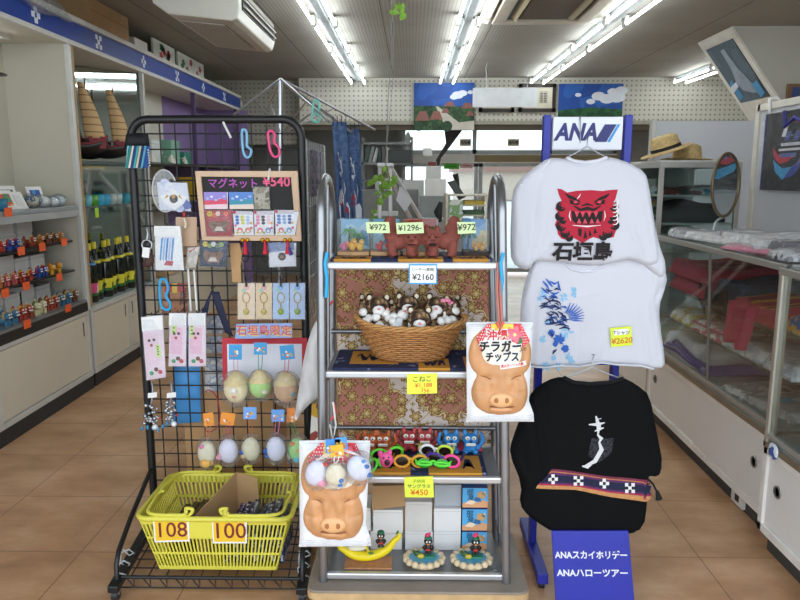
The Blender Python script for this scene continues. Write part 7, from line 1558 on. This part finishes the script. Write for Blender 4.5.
# ================================================================ BACK OF THE SHOP
t=thing('hanger_stand','chrome umbrella-armed hanger stand behind the black rack','stand',(-.65,3.6,0))
top=V((-.655,3.6,1.985)); m=MB(CHROME); m.cyl((-.72,3.6,0),top,.012,n=12); m.obj('pole',t)
m=MB(CHROME); m.lathe([(.11,0),(.11,.015),(.02,.03)],(-.72,3.6,0),n=24); m.obj('base',t)
for q in (Q(232,116,3.35),Q(352,133,3.45),Q(375,130,3.9),Q(262,120,3.9),Q(330,122,3.2)):
    m=MB(CHROME); m.cyl(top,q,.006,n=8); m.obj('arm',t)
    m=MB(CHROME); m.cyl(V((-.655,3.6,1.72)),top.lerp(q,.55),.004,n=6); m.obj('stay',t)
m=MB(c('#7fd0c4',.3)); m.tube(smooth([Q(314,101,3.3),Q(319,103,3.3),Q(319,110,3.3),Q(316,113,3.3),Q(320,117,3.3),Q(318,122,3.3),Q(313,121,3.3),Q(312,116,3.3)],4),.006,8,True); m.thing('carabiner','mint green carabiner hanging on the chrome stand arm','carabiner')
def noren(q,Y,label,seed,skirt=None):
    o=pxz(q,Y); t=thing('hanging_towel',label,'towel',V((sum(p[0] for p in o)/4,Y,min(p[1] for p in o))))
    wv=lambda u,v:Y+.012*math.sin(u*9+seed)*(.4+v)
    P4=lambda u,v:(lambda a:V((a[0],wv(u,v),a[1])))(U(o,u,1-v))
    m=MB(blotch(['#4a6288','#5a7298','#3d5478'],30,.85)); m.surf(P4,14,24); m.obj('cloth',t,solid=.002)
    m=MB(c('#dfe3ea',.85)); off=lambda u,v:P4(u,v)+V((0,-.004,0))
    for k in range(16): v=.2+.035*k; m.poly([off(.12,v),off(.9,v+.005),off(.9,v+.008),off(.12,v+.003)],c('#6f86b0',.85))
    m.use(c('#e4e8ee',.85))
    for s in ([(.35,.36),(.45,.40),(.4,.46)],[(.5,.34),(.48,.44),(.55,.5)],[(.3,.5),(.42,.52),(.5,.5)],[(.62,.6),(.66,.66),(.6,.72)],[(.25,.3),(.35,.32),(.3,.4)]): m.poly([off(*p) for p in stroke(s,.03)])
    m.poly([off(*p) for p in [(.15,.98),(.12,.8),(.25,.68),(.45,.66),(.55,.74),(.5,.82),(.75,.8),(.9,.86),(.85,.98)]],c('#e8ecf0',.85))
    for s in ([(.2,.76),(.35,.72),(.5,.76)],[(.2,.82),(.38,.79),(.5,.84)],[(.55,.9),(.7,.86),(.85,.92)]): m.poly([off(*p)+V((0,-.002,0)) for p in stroke(s,.03)],c('#c0404c',.85))
    m.obj('printed_motif',t)
    m=MB(c('#1f3560',.85)); 
    for u in (.05,.35,.65,.95): m.surf(lambda a,b,u=u:P4(min(1,u+.06*a),0)+V((0,-.006,.03-.05*b)),2,2)
    m.obj('loop',t); return t
noren([(338,222),(352,222),(344,128),(332,122)],3.45,'blue printed hanging towel at the end of the chrome stand, nearer',0)
noren([(350,222),(364,221),(354,136),(345,130)],3.52,'blue printed hanging towel behind the nearer one',2)
# hanging vine
t=thing('hanging_vine','green potted vine trailing on thin wires from the ceiling','plant',(-.14,4.5,2.55))
m=MB(c('#8f8f88',.5)); m.tube([Q(392,22,4.5)+V((0,0,.3)),Q(391,60,4.5),Q(388,100,4.5),Q(386,166,4.5)],.003,5); m.tube([Q(394,22,4.5)+V((0,0,.3)),Q(393,80,4.5),Q(385,166,4.5)],.002,5); m.obj('wire',t)
LF=c('#7fae3c',.45,n=.2,s=30)
def leaf(m,p,r,d,tilt):
    ax=V((math.cos(d),-.35,math.sin(d))).normalized(); sd=ax.cross(V((0,-1,tilt))).normalized()
    m.add([p,p+ax*r*.35+sd*r*.42,p+ax*r*.75+sd*r*.3,p+ax*r*1.15,p+ax*r*.75-sd*r*.3,p+ax*r*.35-sd*r*.42,p+ax*r*.5+V((0,-r*.1,0))],[(0,1,6),(1,2,6),(2,3,6),(3,4,6),(4,5,6),(5,0,6)])
st=[[(386,166),(381,176),(384,188),(378,198),(374,210),(369,220)],[(386,166),(390,178),(387,190)],[(380,176),(372,180),(366,184)],[(398,2),(404,8),(402,14)],[(398,2),(393,8),(391,13)],[(386,172),(382,186),(386,196)]]
m=MB(c('#7a8a3c',.6))
for s in st: m.tube([Q(x,y,4.5) for x,y in s],.004,5)
m.obj('stem',t)
m=MB(LF)
for s in st:
    for i in range(len(s)-1):
        for k in range(3): f=R.random(); leaf(m,Q(s[i][0]*(1-f)+s[i+1][0]*f+R.uniform(-2,2),s[i][1]*(1-f)+s[i+1][1]*f,4.5+R.uniform(-.03,.03)),R.uniform(.03,.05),R.uniform(-3,.3),R.uniform(-.4,.4))
m.obj('leaves',t)
m=MB(c('#c9b08a',.7)); q=Q(397,-4,4.5); m.lathe([(.05,0),(.07,.08),(.066,.08),(.0,.06)],q+V((0,0,-.0)),n=16); m.obj('pot',t)
# folding ladder
t=thing('step_ladder','white aluminium step ladder standing open behind the cart','ladder',(.0,5.3,0))
AL=c('#d4d5d6',.4,.3)
tp=Q(384,166,5.3)
for a,b in ((Q(378,400,5.0),Q(380,166,5.3)),(Q(392,400,5.0),Q(390,166,5.3)),(Q(445,260,5.9),Q(391,168,5.35)),(Q(430,260,5.9),Q(386,168,5.35))):
    d=(a-b); a=b+d*((b.z)/(b.z-a.z)) if a.z>0 else b+d*(b.z/(b.z-a.z)); m=MB(AL); m.tube([a,b],.017,6); m.obj('rail',t)
for k in range(1,5): z_=tp.z*k/5.2; m=MB(AL); xl=Q(379,166,5.3).x; m.box((xl-.04+.0*k,5.27,z_),(xl+.14,5.37,z_+.03)); m.obj('step',t)
m=MB(AL); m.box((tp.x-.05,5.25,tp.z-.01),(tp.x+.07,5.42,tp.z+.02)); m.obj('top_cap',t,bevel=.01)
m=MB(c('#c9ccd0',.5)); m.prism([Q(400,186,5.2),Q(412,201,5.2),Q(405,212,5.2),Q(396,200,5.2)],(0,.01,0)); m.thing('white_sheet','white tilted sheet leaning on the step ladder','sheet')
# office clutter behind
def bx(px,Y,d,mat,name,label,cat,z0=None,bev=.004,group=None):
    a=Q(px[0],px[1],Y);b=Q(px[2],px[3],Y); m=MB(mat); m.box((a.x,Y,b.z if z0 is None else z0),(b.x,Y+d,a.z)); return m.thing(name,label,cat,group,bevel=bev)
GY=c('#a9adae',.55); 
bx((418,219,470,300),7.85,.33,c('#b9bec0',.5),'service_counter','pale grey service counter at the back behind the ladder','counter',z0=0)
bx((345,190,418,300),8.6,.6,c('#7d817f',.6),'office_desk','grey office desk in the dim back corner','desk',z0=0)
t=thing('steel_shelf','dim grey steel shelf with folders in the back left corner','shelf',(-.5,9.9,0))
xa,xb=Q(362,150,9.9).x,Q(413,150,9.9).x
for z_ in (.5,1.0,1.45,1.68,1.95): m=MB(c('#8b8f8d',.5)); m.box((xa,9.75,z_),(xb,10.15,z_+.03)); m.obj('shelf_board',t)
for x in (xa,xb-.03): m=MB(c('#7a7e7c',.5)); m.box((x,9.75,0),(x+.03,10.15,2.05)); m.obj('upright',t)
for i in range(7): 
    x=xa+.06+i*.055; m=MB(c(['#4a5a55','#8a8f8a','#c4c8c4','#3f4a48','#6a6a62','#d8d8d2','#555d5a'][i],.6)); m.box((x,9.8,1.711),(x+.045,10.05,1.95-.02*(i%3)),rot=(0,.25 if i<3 else 0,0)); m.thing('file_folder',f'dim office folder on the back steel shelf, {ORD[i]} from its left end','folder','office folders')
bx((388,150,412,160),9.7,.2,c('#3a3f3e',.5),'printer','dark flat machine on the upper back shelf','printer',z0=1.711)
bx((375,178,402,200),9.6,.14,c('#c4c8c6',.5),'window_box','white framed box unit on the middle back shelf','box')
m=MB(c('#4a504e',.5)); a=Q(378,180.5,9.6);b=Q(399,197,9.6); m.box((a.x,9.59,b.z),(b.x,9.6,a.z)); wb=bpy.data.objects['window_box']; m.obj('dark_screen',wb)
bx((425,179,446,196),8.2,.3,c('#e4e4e0',.5),'cash_register','white cash register body on the back counter','register')
bx((420,196,450,219),8.2,.4,c('#8f9492',.5),'register_stand','grey stand under the cash register','stand',z0=0)
m=MB(c('#3f4442',.5)); q=Q(452,200,7.7); m.prism([Q(447,182,7.7),Q(455,180,7.7),Q(466,197,7.7),Q(459,200,7.7)],(0,.03,0)); m.box((q.x,7.72,Q(0,219,7.7).z),(q.x+.12,7.8,q.z)); m.thing('monitor','tilted dark grey monitor on the back counter','monitor')
m=MB(c('#1f2222',.5)); q=Q(455,165,7.8); m.tube([Q(458,190,7.8),Q(457,180,7.8),Q(455,174,7.8)],[.02,.025,.035],8); m.thing('desk_lamp','dark slim desk lamp beside the monitor','lamp')
bx((428,162,436,166),9.3,.1,c('#7a2a2c',.6),'red_box','small dark red box high in the back window','box')
bx((426,166,441,180),9.28,.1,c('#d9dad6',.5),'white_machine','white machine silhouetted before the back window','machine',z0=0)
bx((403,180,424,189),9.55,.15,c('#dcdcd8',.5),'white_carton','white carton in front of the back left window','box',z0=0)
bx((423,148,432,156),9.2,.2,c('#dfe0dc',.5),'ceiling_speaker','small white unit below the village poster','speaker')
t=thing('magazine_cart','white magazine cart with newspapers by the back windows','cart',(.75,7.4,0))
for x in (Q(447,200,7.3).x,Q(487,200,7.3).x):
    m=MB(c('#d9d5c4',.5)); m.tube([(x,7.3,0),(x,7.3,Q(0,197,7.3).z-.02),(x,7.35,Q(0,194,7.3).z),(x,7.65,Q(0,194,7.3).z),(x,7.7,0)],.015,8); m.obj('side_tube',t)
xa,xb=Q(447,200,7.3).x,Q(487,200,7.3).x
for y_ in (196,206,216,226): z_=Q(0,y_,7.3).z; m=MB(c('#d4d0bf',.5)); m.box((xa,7.3,z_),(xb,7.7,z_+.015)); m.obj('tray',t)
m=MB(blotch(['#dfe4de','#8ab07a','#c8d8e0','#e8e8e4'],7,.5)); m.prism([Q(449,200,7.25),Q(463,200,7.25),Q(463,222,7.25),Q(449,222,7.25)],(0,.01,0)); m.thing('magazine','pale magazine with a green cover hanging on the magazine cart','magazine')
for i,(y_,cl,nm) in enumerate(((205.5,'#c8b04a','yellow'),(215.5,'#4a6a4a','dark green'),(225.5,'#d8d4c8','white'))):
    a=Q(465,y_-5.5,7.3);b=Q(485,y_,7.3); m=MB(c(cl,.6,n=.2,s=40)); m.box((a.x,7.33,Q(0,y_+.5,7.3).z+.016),(b.x,7.6,Q(0,y_-5,7.3).z)); m.thing('magazine_stack',f'{nm} magazine stack on the magazine cart','magazine stack')
m=MB(c('#23292a',.6)); m.tube([Q(441,202,7.2),Q(438,212,7.2),Q(440,222,7.2)],[.02,.045,.02],8); m.thing('black_umbrella','small black bundle hanging at the service counter','bundle')
# notices on and above the glass
for (px,cl,lb) in (((444,158,459,169),'#4fc02c','bright green notice stuck on the back window'),((461,158,473,168),'#d8b4b4','pale pink notice stuck on the back window')):
    a=Q(px[0],px[1],10.85);b=Q(px[2],px[3],10.85); m=MB(c(cl,.6,n=.1,s=40)); m.box((a.x,10.87,b.z),(b.x,10.88,a.z)); m.use(c('#3a8a24' if 'green' in lb else '#b06a6a',.6))
    for k in range(3): m.box((a.x+.03,10.868,b.z+.03+.04*k),(b.x-.04,10.87,b.z+.045+.04*k))
    m.thing('window_notice',lb,'notice')
for x,lb in ((466,'small beige airline sign plate over the back windows, nearer the ladder'),(514,'small beige airline sign plate over the back windows, nearer the sign stand')):
    a=Q(x-6,139,10.3);b=Q(x+5,146,10.3); m=MB(c('#b8ac8c',.5)); m.box((a.x,10.3,b.z),(b.x,10.32,a.z)); t=m.thing('sign_plate',lb,'sign')
    k=MB(); k.text('ANA',((a.x+b.x)/2-.012,10.297,(a.z+b.z)/2),X3,Z3,.06,c('#20264a'),bold=.03,shear=.2); xx=(a.x+b.x)/2+.05; zz_=(a.z+b.z)/2; k.poly([(xx-.01,10.297,zz_-.02),(xx+.008,10.297,zz_-.02),(xx+.025,10.297,zz_+.022),(xx+.007,10.297,zz_+.022)],c('#20264a')); k.obj('lettering',t)
    k=MB(STEEL); k.cyl(((a.x+b.x)/2,10.31,a.z),((a.x+b.x)/2,10.31,2.795),.004,n=6); k.obj('rod',t)
# dark piece and white ornament below the bulkhead
m=MB(c('#2c2721',.6)); m.prism([Q(444,128,9.9),Q(464,128,9.9),Q(450,147,9.9),Q(441,158,9.9),Q(438,172,9.9),Q(436,160,9.9),Q(446,143,9.9)],(0,.02,0)); m.thing('dark_drape','dark drape hanging below the village poster','drape')
for i,(x,y0_) in enumerate(((406,131),)):
    m=MB(c('#dfe0da',.5)); p=Q(408,160,9.4); m.lathe([(.05,0),(.06,.05),(.035,.12),(.05,.2),(.03,.28),(.045,.34),(.02,.4),(0,.42)],V((Q(408,160,9.9).x,9.9,1.711)),n=14); m.thing('white_ornament','slim white stacked ornament under the end of the pegboard','ornament')
# outside: far low building and trees
m=MB(c('#b8a79a',.8,n=.1)); m.box((3,48,0),(8,52,1.9)); m.use(c('#8a6a60',.8)); m.box((2.7,47.6,1.9),(8.3,52.4,2.3)); m.thing('far_building','low pinkish building across the car park behind the shop','building')
for i,(x,y,s) in enumerate(((10,55,1.2),(16.5,57,1.3),(23,56,1.2))):
    m=MB(c('#5f7a5a',.9,n=.3,s=3)); 
    for k in range(9): m.ell((x+R.uniform(-1.2,1.2)*s,y+R.uniform(-.5,.5),1.2*s+R.uniform(-.4,.5)*s),R.uniform(.5,.9)*s,nu=10,nv=7)
    o=m.thing('tree',('bushy tree across the car park, nearest the low building','bushy tree across the car park, middle one','bushy tree across the car park, farthest from the building')[i],'tree'); k=MB(c('#5a4a3a',.9)); k.cyl((x,y,0),(x,y,1.2*s),.15,n=8); k.obj('trunk',o)
# ================================================================ VIEW
vs=sc.view_settings; vs.view_transform='Standard'; vs.look='None'; vs.gamma=1; vs.use_curve_mapping=False; vs.exposure=.5
sc.cycles.use_denoising=True; sc.cycles.max_bounces=8; sc.cycles.transparent_max_bounces=24; sc.cycles.sample_clamp_indirect=6
